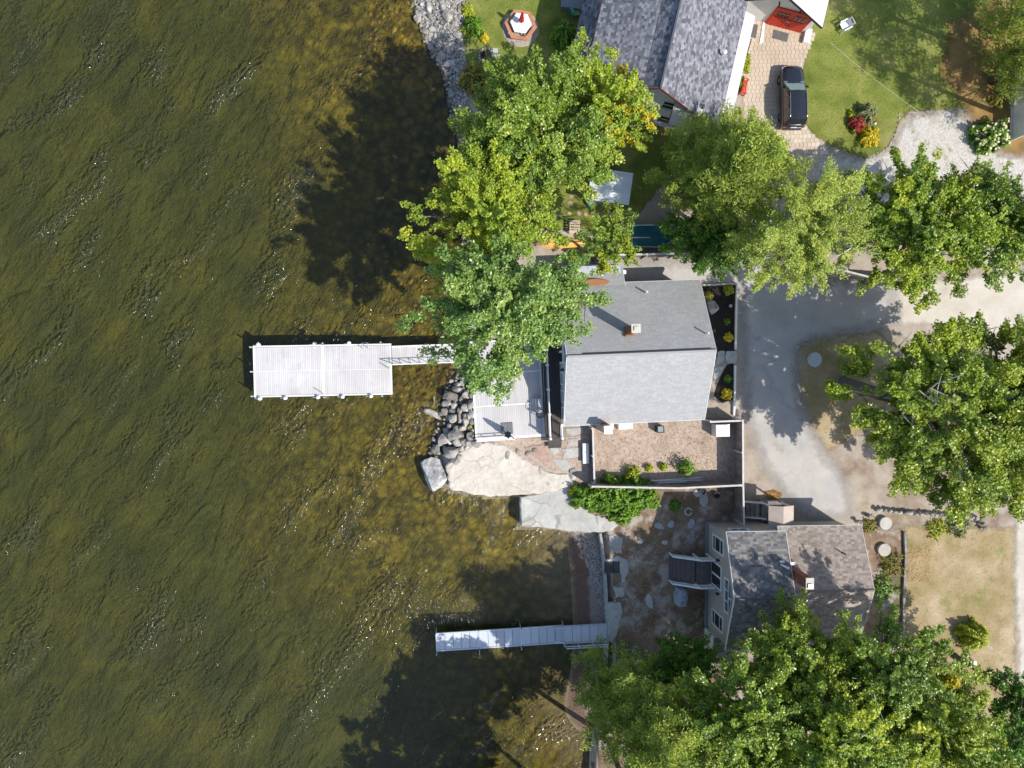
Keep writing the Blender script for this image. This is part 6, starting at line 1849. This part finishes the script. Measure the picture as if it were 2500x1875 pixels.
def tree(name, label, px, py, zc, rpx, rz, kind, ntuft, nleaf, leaf=0.17, tuft=(0.5, 0.95), base=None, seed=1, gap=-0.2, flat=0.34, bark=None, group='trees', cat='tree',
         ry=1.0, dead=0, limbs=7, trunk_r=0.24, low=-0.45, bias=0.45, lobes=0.22, extra=None):
    rs = np.random.RandomState(seed)
    c = W(px, py, zc)
    sc = (ALT - zc) / F_PX
    R = (rpx * sc * 1.05, rpx * sc * ry * 1.05, rz)
    b = W(*base, 1.0) if base else Vector((c.x, c.y, 1.0))
    gb = gz(b.x, b.y)
    b.z = gb - 0.1
    root = thing(name, label, cat, (b.x, b.y, b.z), 0, group)
    off = np.array([c.x - b.x, c.y - b.y, c.z - b.z])
    # leafy sprays: elongated boughs of several tufts, dark gaps between them
    per = 9
    S = crown_tufts(rs, int(ntuft / per * 1.6), R, gap, low, bias, lobes)
    sdir = S / np.array(R)
    sdir /= np.maximum(np.linalg.norm(sdir, axis=1, keepdims=True), .01)
    sdir = sdir + rs.normal(size=S.shape) * 0.45
    sdir[:, 2] = sdir[:, 2] * 0.4 + 0.12
    sdir /= np.maximum(np.linalg.norm(sdir, axis=1, keepdims=True), .01)
    ns = len(S)
    si = np.repeat(np.arange(ns), per)
    slen = rs.uniform(0.8, 1.7, ns)[si][:, None]
    P = S[si] + sdir[si] * rs.uniform(-1, 1, (ns * per, 1)) * slen + rs.normal(size=(ns * per, 3)) * np.array([0.32, 0.32, 0.22])
    n = len(P)
    tr_ = rs.uniform(tuft[0], tuft[1], n) * 0.68
    out = P / np.maximum(np.linalg.norm(P, axis=1, keepdims=True), .01)
    # leaf offsets inside each tuft: a flat spray pointing outwards
    leaf, nleaf = leaf * 0.6, nleaf * 1.1
    cnt = (nleaf * (tr_ / np.mean(tr_)) ** 1.3).astype(int)
    idx = np.repeat(np.arange(n), cnt)
    m_ = len(idx)
    q = rs.normal(size=(m_, 3))
    q /= np.linalg.norm(q, axis=1, keepdims=True)
    q *= rs.uniform(0, 1, (m_, 1)) ** 0.5
    o = out[idx].copy()
    o[:, 2] *= 0.35
    o /= np.maximum(np.linalg.norm(o, axis=1, keepdims=True), 1e-3)
    side = np.stack([-o[:, 1], o[:, 0], np.zeros(m_)], 1)
    side /= np.maximum(np.linalg.norm(side, axis=1, keepdims=True), 1e-3)
    t = tr_[idx][:, None]
    C = P[idx] + o * q[:, :1] * t + side * q[:, 1:2] * t * 0.62 + np.array([0, 0, 1.0]) * q[:, 2:] * t * flat
    N = rs.normal(size=(m_, 3)) * 0.62 + np.array([0, 0, 0.85]) + o * 0.25
    size = leaf * rs.uniform(0.65, 1.25, m_)
    tone = 0.6 * rs.uniform(0, 1, ns)[si] + 0.4 * rs.uniform(0, 1, n)
    rnd = np.clip(0.6 * tone[idx] + 0.4 * rs.uniform(0, 1, m_), 0, 1)
    cr = leaves_mesh('crown', C + off, N, size, LEAF[kind], rnd, 0.62, seed, root)
    if extra:
        sel = (rs.uniform(size=ns) < extra[1])[si]
        ss = sel[idx]
        leaves_mesh('turning_leaves', C[ss] + off + np.array([0, 0, .06]), N[ss], size[ss], LEAF[extra[0]], rnd[ss], 0.62, seed + 1, cr)['kind'] = 'stuff'
    # trunk, limbs and bare twigs
    bark = bark or M_BARK
    top = Vector(off) + Vector((0, 0, R[2] * 0.45))
    mid = Vector((off[0] * 0.35, off[1] * 0.35, off[2] * 0.5))
    tp = [Vector((0, 0, -0.2)), Vector((0, 0, 0.35)), mid, Vector(off), top]
    MB().path(tp, [trunk_r * 1.6, trunk_r * 1.05, trunk_r * 0.8, trunk_r * 0.5, trunk_r * 0.12], 9).build('trunk', bark, root, smooth=True)
    if n:
        order = np.argsort(-np.linalg.norm(P[:, :2], axis=1))
        pick = [order[int(i)] for i in np.linspace(0, min(n - 1, n * 0.45), limbs + dead)]
        for j, i in enumerate(pick):
            e = Vector(P[i] + off)
            k = rs.uniform(0.3, 0.85)
            s_ = mid.lerp(Vector(off), k)
            m1 = s_.lerp(e, 0.5) + Vector((0, 0, 0.35 + 0.1 * R[2]))
            isd = j >= limbs
            if isd:
                e = (e - Vector(off)) * 0.82 + Vector(off) + Vector((0, 0, 1.3))
            lm = MB()
            lm.path([s_, s_.lerp(m1, 0.55), m1, m1.lerp(e, 0.6), e], [trunk_r * 0.42, trunk_r * 0.34, trunk_r * 0.26, trunk_r * 0.17, 0.015], 6)
            for _ in range(5 if isd else 3):
                a_ = m1.lerp(e, rs.uniform(0.1, 0.95))
                d_ = Vector((rs.normal(), rs.normal(), abs(rs.normal()) * 0.5 + (0.3 if isd else 0))) * rs.uniform(0.5, 1.0)
                lm.path([a_, a_ + d_ * 0.6, a_ + d_ * 1.1 + Vector((0, 0, 0.2))], [0.05, 0.03, 0.01], 5)
            lm.build('dead_limb' if isd else 'limb', M_DEAD if isd else bark, root)
    return root


def pine(name, label, px, py, ztop, zlow, rpx, seed, base=None, nbr=60, kind='pine', leafn=55, size=0.165, group='trees', zc=None, tuft=0.55):
    rs = np.random.RandomState(seed)
    zc = zc or (ztop * 0.6 + zlow * 0.4)
    c = W(px, py, zc)
    b = W(*base, 1.0) if base else c.copy()
    b.z = gz(b.x, b.y) - 0.1
    Rr = rpx * (ALT - zc) / F_PX
    root = thing(name, label, 'tree', b, 0, group)
    off = Vector((c.x - b.x, c.y - b.y, 0))
    H = ztop - b.z
    tp = [Vector((0, 0, -0.2)), Vector((0, 0, 1)), Vector((off.x * .5, off.y * .5, H * .5)), Vector((off.x, off.y, H))]
    MB().path(tp, [0.36, 0.28, 0.18, 0.03], 9).build('trunk', M_PINEB, root, smooth=True)
    TP, TO_, TR = [], [], []
    for i in range(nbr):
        t = (i + 0.5) / nbr
        z = (zlow - b.z) + (H - (zlow - b.z)) * t
        L = Rr * (1 - t) ** 0.65 * rs.uniform(0.6, 1.1) + 0.4
        az = i * 2.399 + rs.uniform(-.4, .4)
        d = Vector((math.cos(az), math.sin(az), 0))
        k = z / H
        s_ = Vector((off.x * k, off.y * k, z))
        e = s_ + d * L + Vector((0, 0, 0.12 * L + rs.uniform(-.3, .3)))
        if i % 2 == 0:
            MB().path([s_, s_.lerp(e, .5) + Vector((0, 0, -.1)), e], [0.07, 0.045, 0.012], 5).build('limb', M_PINEB, root)
        m_ = max(3, int(L / 0.42))
        for j in range(m_):
            u_ = 0.22 + 0.78 * (j + rs.uniform(0, .8)) / m_
            w = (1 - abs(u_ - .55)) * 0.55 * L * .6
            sd_ = rs.uniform(-1, 1) * w
            p = s_.lerp(e, min(u_, 1.05)) + Vector((-d.y, d.x, 0)) * sd_ + Vector((0, 0, rs.uniform(-.15, .15)))
            TP.append(p)
            TO_.append((d + Vector((-d.y, d.x, 0)) * (sd_ / max(w, .1)) * .7 + Vector((0, 0, .35))).normalized())
            TR.append(tuft * rs.uniform(.7, 1.25))
    TP, TO_, TR = np.array(TP), np.array(TO_), np.array(TR)
    n = len(TP)
    idx = np.repeat(np.arange(n), leafn)
    mm = len(idx)
    q = rs.normal(size=(mm, 3))
    q /= np.linalg.norm(q, axis=1, keepdims=True)
    q *= rs.uniform(0, 1, (mm, 1)) ** .55
    C = TP[idx] + q * TR[idx][:, None] * np.array([1, 1, .5]) + TO_[idx] * (rs.uniform(-.3, .6, (mm, 1)) * TR[idx][:, None])
    N = rs.normal(size=(mm, 3)) * .7 + np.array([0, 0, .6])
    tone = rs.uniform(0, 1, n)
    leaves_mesh('crown', C, N, size * rs.uniform(.7, 1.2, mm), LEAF[kind], np.clip(.6 * tone[idx] + .4 * rs.uniform(0, 1, mm), 0, 1), 0.22, seed, root)
    return root


def shrub(name, label, px, py, r, h, kind, n=900, seed=1, leaf=0.09, group=None, z0=None, flowers=None, ry=1.0, rough=0.25, cat='shrub', dens=None):
    rs = np.random.RandomState(seed)
    p = W(px, py, 1.0 + h * 0.6)
    g = max(gz(p.x, p.y), 0) if z0 is None else z0
    root = thing(name, label, cat, (p.x, p.y, g), 0, group)
    d = rs.normal(size=(n, 3))
    d /= np.linalg.norm(d, axis=1, keepdims=True)
    d[:, 2] = np.abs(d[:, 2])
    ph = rs.uniform(0, 6.28, 6)
    az = np.arctan2(d[:, 1], d[:, 0])
    lob = 1 + rough * (np.sin(4 * az + ph[0] + 2 * d[:, 2]) * .5 + np.sin(7 * az + ph[1] - 3 * d[:, 2]) * .4 + np.sin(11 * az + ph[2] + 7 * d[:, 2]) * .4)
    rr = rs.uniform(.45, 1, n) ** .4 * lob
    C = d * rr[:, None] * np.array([r, r * ry, h])
    C[:, 2] = np.maximum(C[:, 2], 0.03)
    N = d + np.array([0, 0, .5]) + rs.normal(size=(n, 3)) * .5
    rnd = np.clip(.5 + .35 * (lob - 1) / max(rough, .01) + rs.uniform(-.35, .35, n), 0, 1)
    cr = leaves_mesh('foliage', C, N, leaf * rs.uniform(.7, 1.3, n), LEAF[kind], rnd, .65, seed, root)
    mb = MB()
    for i in range(5):
        e = Vector(C[rs.randint(n)])
        mb.path([(0, 0, -.05), e * .5 + Vector((0, 0, .05)), e * .9], [.03, .02, .006], 5)
    mb.build('stem', M_BARK, root)
    if flowers:
        fk, fn, fs = flowers
        top = np.where(C[:, 2] > .3 * h)[0]
        ix = rs.choice(top, min(fn, len(top)), replace=False)
        leaves_mesh('blossom', C[ix] * 1.04 + np.array([0, 0, .03]), N[ix] + np.array([0, 0, 1.]), np.full(len(ix), fs), LEAF[fk], rs.uniform(0, 1, len(ix)), .9, seed + 2, root)['kind'] = 'stuff'
    return root


# ---- trees over the lake shore
tree('maple_tree', 'large dark green maple leaning over the rocky shore above the shed', 1318, 322, 9.5, 172, 3.8, 'maple', 640, 62, 0.175, (0.55, 1.05), None, 3, -0.24, ry=0.92, lobes=.15, dead=0, trunk_r=.32, group='shoreline trees')
tree('maple_tree', 'yellow-tinged maple crown beside the white house chimney', 1478, 270, 9, 86, 3.0, 'yellow', 260, 60, 0.16, (0.45, 0.85), None, 4, -0.3, group='shoreline trees', extra=('gold', 0.12))
tree('linden_tree', 'yellow-green tree leaning over the dark water left of the canoe', 1185, 525, 9.5, 150, 4.0, 'yellow', 470, 60, 0.165, (0.5, 0.95), None, 5, -0.26, ry=1.1, dead=0, trunk_r=.28, group='shoreline trees', lobes=.2)
tree('silver_maple_tree', 'silvery green maple hanging over the gangway and patio', 1225, 768, 13, 195, 3.8, 'silver', 560, 60, 0.165, (0.5, 1.0), (1285, 760), 16, -0.2, ry=0.86, dead=1, trunk_r=.3, group='shoreline trees', lobes=.26)
tree('maple_sapling', 'bright green young maple between canoe and lake house drive', 1480, 590, 7, 62, 2.4, 'maple', 110, 60, 0.15, (.4, .8), None, 7, -0.4, group='shoreline trees', extra=('lime', .2), limbs=4, trunk_r=.12)
# ---- middle belt
pine('white_pine', 'feathery white pine between the white house and the fence', 1778, 438, 15, 4.0, 182, 8, (1690, 450), 112, leafn=78, group='trees of the middle belt', zc=9)
tree('young_maple', 'dark green maple under the pine along the board fence', 1735, 580, 5.5, 105, 2.4, 'dark', 220, 60, .155, (.45, .85), None, 9, -.35, ry=.62, group='trees of the middle belt', limbs=5, trunk_r=.16)
tree('birch_tree', 'pale small-leaved birch with white limbs over the driveway', 1955, 560, 11, 150, 4.6, 'birch', 560, 60, .115, (.4, .9), None, 10, -.22, ry=1.12, bark=M_BIRCH, dead=2, limbs=12, trunk_r=.22, group='trees of the middle belt', flat=.55, lobes=.25)
tree('maple_tree', 'yellow-green maple between birch and gravel drive', 2225, 555, 9.5, 146, 4.0, 'yellow', 520, 60, .17, (.5, .95), None, 11, -.27, ry=1.08, dead=3, trunk_r=.28, group='trees of the middle belt', extra=('maple', .35))
tree('maple_tree', 'green maple crown at the right edge above the sand lane', 2430, 568, 9, 128, 3.4, 'maple', 360, 60, .17, (.5, .95), None, 12, -.25, ry=.85, dead=3, group='trees of the middle belt')
tree('maple_tree', 'low green maple edge reaching over the gravel by the yellow one', 2340, 520, 7, 80, 2.5, 'oak', 150, 60, .16, (.45, .85), None, 13, -.25, group='trees of the middle belt')
tree('oak_tree', 'big oak with bleached dead branches standing in the driveway loop', 2318, 1020, 10.5, 262, 4.6, 'oak', 960, 64, .175, (.55, 1.05), (2062, 934), 14, -.2, ry=.9, dead=16, limbs=9, trunk_r=.42, group='trees of the middle belt', extra=('yellow', .18))
tree('oak_tree', 'right-hand oak crown cut by the frame edge below the sand lane', 2490, 1100, 9.5, 150, 4.2, 'oak', 380, 62, .175, (.55, 1.0), None, 15, -.2, dead=4, group='trees of the middle belt', extra=('lime', .15))
# ---- woods along the bottom
WB = 'trees of the lower wood'
pine('willow_pine', 'soft grey-green pine at the lower shore', 1575, 1755, 15, 3, 175, 21, None, 84, leafn=60, group=WB, zc=8)
pine('willow_pine', 'pale pine tip hanging over the amber shallows', 1500, 1720, 8, 2.5, 95, 22, None, 36, leafn=60, group=WB, zc=6)
tree('maple_tree', 'green maple behind the shore pine at the bottom edge', 1655, 1800, 9, 110, 3.2, 'birch', 260, 58, .15, (.5, .9), None, 37, -.26, group=WB)
tree('young_maple', 'smooth dark green shrubby maple under the lean-to corner', 1665, 1640, 5, 95, 2.4, 'dark', 240, 64, .13, (.4, .75), None, 23, -.45, group=WB, limbs=4, trunk_r=.14, lobes=.1)
tree('maple_tree', 'maple with sunlit crown below the stairs side of the cottage', 1790, 1745, 10, 150, 3.8, 'maple', 430, 60, .17, (.5, .95), None, 24, -.26, dead=2, group=WB, extra=('yellow', .25))
tree('maple_tree', 'maple pushing leafy shoots over the dark cottage roof', 1965, 1600, 9, 130, 3.6, 'oak', 360, 60, .165, (.5, .95), None, 25, -.26, dead=1, group=WB, extra=('yellow', .15))
tree('maple_tree', 'tall maple with yellow patches beyond the brown roof', 2150, 1630, 10, 150, 4.2, 'maple', 450, 60, .17, (.5, .95), None, 26, -.26, dead=2, group=WB, extra=('gold', .07))
tree('maple_tree', 'dense maple at the lower right corner of the wood', 2270, 1770, 10, 165, 4.2, 'oak', 500, 60, .17, (.5, .95), None, 27, -.26, dead=3, group=WB, extra=('yellow', .15))
tree('maple_tree', 'maple at the bottom edge with a grey tangle of bare twigs', 2010, 1800, 11, 160, 4.0, 'yellow', 460, 60, .17, (.5, .95), None, 28, -.24, dead=8, group=WB, extra=('maple', .4))
tree('maple_tree', 'maple between the shore pine and the bare-twigged maple at the bottom edge', 1800, 1885, 10, 140, 4.0, 'oak', 330, 58, .17, (.5, .95), None, 29, -.26, dead=2, group=WB)
tree('maple_tree', 'maple reaching the right frame edge beside the sandy lane', 2420, 1850, 9, 120, 3.6, 'dark', 280, 58, .17, (.5, .95), None, 30, -.24, group=WB)
tree('maple_tree', 'shaded maple tip at the right edge above the lower corner', 2495, 1700, 8, 60, 2.4, 'dark', 90, 58, .16, (.45, .85), None, 31, -.24, group=WB, limbs=4)
# the same wood goes on below the frame and shades the cove
tree('maple_tree', 'tall maple of the lower wood standing just below the picture', 1560, 2010, 11, 200, 4.6, 'maple', 230, 46, .27, (.7, 1.2), None, 32, -.3, group=WB)
tree('maple_tree', 'tall maple of the lower wood at the shore below the picture', 1400, 2120, 11, 180, 4.6, 'maple', 220, 46, .27, (.7, 1.2), (1470, 2050), 33, -.3, group=WB)
tree('oak_tree', 'bright oak crown at the right frame edge just under the sand lane', 2455, 925, 9.5, 110, 3.4, 'oak', 240, 60, .175, (.55, 1.0), None, 34, -.2, dead=2, group='trees of the middle belt', extra=('lime', .12))
tree('maple_tree', 'tall shore maple of the lower wood two crowns below the picture', 1420, 2330, 12, 200, 5, 'maple', 220, 46, .27, (.7, 1.2), (1500, 2230), 35, -.3, group=WB)
tree('maple_tree', 'tall shore maple of the lower wood three crowns below the picture', 1340, 2500, 12, 200, 5, 'maple', 220, 46, .27, (.7, 1.2), (1480, 2360), 36, -.3, group=WB)
# ---- pines of the upper right corner
UR = 'trees of the upper right corner'
pine('tall_pine', 'tall pine in the upper right corner casting branch shadows over the lawn', 2640, 40, 16, 8, 130, 41, (2440, 150), 44, leafn=46, group=UR, zc=12, tuft=.6)
pine('tall_pine', 'second pine beyond the right frame edge at the top', 2740, 240, 16, 8, 120, 42, (2560, 330), 28, leafn=42, group=UR, zc=12, tuft=.6)
pine('hemlock_tree', 'small green hemlock in the upper right corner', 2490, 40, 8, 2.0, 95, 43, None, 40, leafn=50, group=UR, zc=4)
pine('hemlock_tree', 'small light green hemlock below the corner pine at the right edge', 2480, 165, 6, 1.8, 62, 44, None, 32, leafn=50, group=UR, zc=3.5)

# ---- shrubs and garden plants
shrub('round_shrub', 'round clipped green shrub between riprap bank and hexagon table', 1156, 60, .72, 1.0, 'shrub', 1700, 1, .08)
shrub('low_shrub', 'light green low shrub north of the clipped round one on the shore', 1142, 22, .5, .5, 'lime', 500, 2, .09)
shrub('low_shrub', 'small pale shrub on the shore edge left of the clipped round one', 1138, 72, .4, .4, 'lime', 380, 3, .09)
shrub('yellow_shrub', 'small yellow bush on the upper lawn above the fire ring', 1183, 92, .32, .45, 'gold', 380, 4, .09)
shrub('round_shrub', 'big round dark shrub against the white house near the deck box', 1380, 78, 1.05, 1.5, 'shrub', 2800, 5, .09, rough=.18)
shrub('shore_juniper', 'brownish green juniper on the bank below the fire ring', 1152, 185, 1.0, 1.1, 'brown', 2200, 6, .09)
shrub('shore_juniper', 'dim brown-green bush between juniper and maple crown', 1185, 205, .8, .8, 'brown', 1300, 61, .09)
shrub('round_shrub', 'grey-green dome shrub in the flower island', 2118, 277, .85, .95, 'sage', 2200, 7, .085)
shrub('rose_bush', 'rose bush with crimson flowers in the flower island', 2095, 300, .72, .7, 'shrub', 900, 8, .08, flowers=('rose', 260, .09))
shrub('golden_shrub', 'bright yellow shrub at the foot of the flower island', 2126, 332, .78, .7, 'gold', 1500, 9, .11)
shrub('low_shrub', 'small lime bush at the lake side of the rose bush', 2082, 278, .35, .4, 'lime', 320, 10, .08)
shrub('hydrangea', 'white-flowering hydrangea beside the gravel drive at right', 2425, 330, 1.45, 1.5, 'shrub', 3400, 11, .11, flowers=('petal', 240, .12), ry=.85, rough=.35)
shrub('bare_shrub', 'dark thin shrub on the needle litter near the right edge', 2440, 238, .8, .7, 'brown', 420, 12, .09, rough=.4)
shrub('golden_shrub', 'yellow-green shrub in the upper corner of the mulch bed', 1781, 707, .4, .5, 'lime', 620, 13, .09)
shrub('round_shrub', 'clipped olive-green ball next to the house in the mulch bed', 1731, 722, .42, .6, 'brown', 900, 14, .07, rough=.1)
shrub('small_plant', 'small light green plant halfway down the mulch bed', 1777, 785, .24, .25, 'shrub', 200, 15, .08)
shrub('small_plant', 'tiny green plant close to the house wall in the mulch bed', 1744, 808, .14, .15, 'shrub', 100, 16, .06)
shrub('golden_shrub', 'yellow shrub in the mulch bed just above the stone path', 1780, 823, .34, .42, 'gold', 560, 17, .09)
shrub('small_plant', 'green leafy plant in the mulch below the stone path', 1778, 925, .3, .3, 'shrub', 260, 18, .09)
shrub('golden_shrub', 'yellow shrub in the lowest part of the mulch bed', 1776, 962, .42, .45, 'gold', 650, 19, .10)
shrub('young_shrub', 'open light green bush at the lake end of the yard fence', 1546, 1156, .55, .9, 'lime', 420, 20, .085, rough=.5)
shrub('young_shrub', 'smaller lime bush second from the lake in the chip yard', 1586, 1143, .3, .5, 'lime', 240, 21, .08, rough=.4)
shrub('young_shrub', 'lime bush third from the lake in the chip yard', 1621, 1140, .32, .5, 'lime', 260, 22, .08, rough=.4)
shrub('young_shrub', 'widest loose green bush at the white pipes in the chip yard', 1679, 1143, .62, 1.3, 'shrub', 520, 23, .085, rough=.5)
shrub('ground_cover', 'small weed clump in the dirt above the tyre ring', 1648, 1235, .5, .2, 'shrub', 380, 24, .08)
for i, (x, y, r, lb) in enumerate([(1430, 1215, 1.25, 'lake end'), (1480, 1225, 1.45, 'left middle'), (1530, 1228, 1.5, 'right middle'), (1572, 1218, 1.35, 'driveway end'), (1500, 1190, 1.2, 'fence side'), (1555, 1190, 1.1, 'fence corner side'), (1520, 1260, .9, 'low front side')]):
    shrub('spreading_shrub', 'bright green spreading shrub below the yard fence, %s of the thicket' % lb, x, y, r, 1.25, 'shrub', 1700, 30 + i, .105, group='thicket below the yard fence', ry=.8, rough=.3)
shrub('yellow_shrub', 'yellow flower clump at the lake tip of the green thicket', 1397, 1202, .3, .45, 'gold', 240, 40, .09)
shrub('golden_tree', 'small round lime tree with stake on the dry lawn', 2384, 1556, 1.1, 1.6, 'lime', 2600, 41, .11, rough=.3, cat='tree')
shrub('low_shrub', 'green weeds behind the stone wall on the dry lawn', 2290, 1290, .9, .4, 'lime', 500, 42, .09, rough=.5)
shrub('low_shrub', 'grey-green iris clump near the curved stone wall end', 2345, 1285, .9, .5, 'sage', 600, 43, .1, rough=.5)
shrub('low_shrub', 'thin green weeds round the upper well lid', 2125, 1282, .6, .3, 'brown', 300, 44, .08, rough=.5)
shrub('low_shrub', 'shaded weeds behind the cottage beside the lower well lid', 2180, 1380, 1.0, .5, 'brown', 700, 45, .09, rough=.5)
shrub('low_shrub', 'dark weeds against the brown roof corner', 2155, 1440, 1.1, .6, 'dark', 800, 46, .09, rough=.5)
shrub('low_shrub', 'yellow-green grass clump by the white house east wall', 1822, 150, .45, .4, 'lime', 380, 47, .08, ry=2.2)
shrub('low_shrub', 'leafy shrub growing over the red bench', 1800, 200, .7, .9, 'shrub', 800, 48, .09)
shrub('low_shrub', 'small green plant among the patio boulders', 1150, 1042, .3, .35, 'lime', 160, 49, .08, z0=.7)
p = W(2133, 299, 1.6)
t_ = thing('garden_flag', 'small red and white garden ornament beside the rose bush', 'ornament', (p.x, p.y, 1.0))
MB().path([(0, 0, 0), (0, 0, .8)], .02, 6).build('stake', M_BLACK, t_)
MB().box((.12, .1, .68), (.3, .06, .35), .7).build('flag', M_REDC, t_)
MB().lathe([(.02, .62), (.1, .68), (.1, .76), (.02, .82)], 10, (.05, -.12, 0)).build('globe', M_WHITE, t_)
p = W(2408, 1574, 1.1)
tag(MB().path([(0, 0, .04), (.55, -.4, .04)], .06, 6).path([(0.05, .12, .04), (.5, -.28, .04)], .05, 6).build('timber_stake', M_DEAD, None, (p.x, p.y, 1.0)), 'pair of pale stakes lying beside the small lime tree', 'stake')
p = W(2372, 1617, 1.2)
tag(MB().box((0, 0, .2), (.45, .3, .4)).box((0, 0, .42), (.5, .35, .05)).build('utility_box', M_WHITE, None, (p.x, p.y, 1.0), rz=.1), 'small white box at the wood edge on the dry lawn', 'box')


def litter(name, polys, n, seed, s=(.03, .07)):
    rs = np.random.RandomState(seed)
    out = []
    for poly, share in polys:
        P = np.array(px_poly(poly, 1.0))
        q = rs.uniform(P.min(0), P.max(0), (int(n * share * 2.5), 2))
        out.append(q[sdpoly(P, q[:, 0], q[:, 1]) > 0][:int(n * share)])
    q = np.concatenate(out)
    z = ground_z(q[:, 0], q[:, 1]) + .035
    N = rs.normal(size=(len(q), 3)) * .35 + np.array([0, 0, 1.])
    o = leaves_mesh(name, np.column_stack([q, z]), N, rs.uniform(*s, len(q)), LEAF['litter'], rs.uniform(0, 1, len(q)), .6, seed)
    o['kind'] = 'stuff'
    return tag(o, 'dry fallen leaves scattered on the ground', 'leaf litter')


litter('fallen_leaves', [([(1500, 1300), (1720, 1290), (1720, 1560), (1500, 1560)], .3), ([(2210, 1300), (2475, 1300), (2475, 1650), (2210, 1650)], .25), ([(2210, 1330), (2270, 1330), (2270, 1420), (2200, 1420)], .15),
                         ([(1940, 830), (2150, 820), (2150, 1050), (1980, 1080)], .15), ([(1450, 1040), (1790, 1040), (1790, 1180), (1450, 1180)], .2)], 4200, 3)
lc = W(1887, 1208, 1.0)
litter('leaf_pile', [([(1868, 1200), (1890, 1196), (1908, 1204), (1905, 1216), (1880, 1220), (1866, 1212)], 1.0)], 700, 5, (.05, .1))
bpy.data.objects['leaf_pile']['label'] = 'brown heap of dead leaves by the cottage porch and drive'
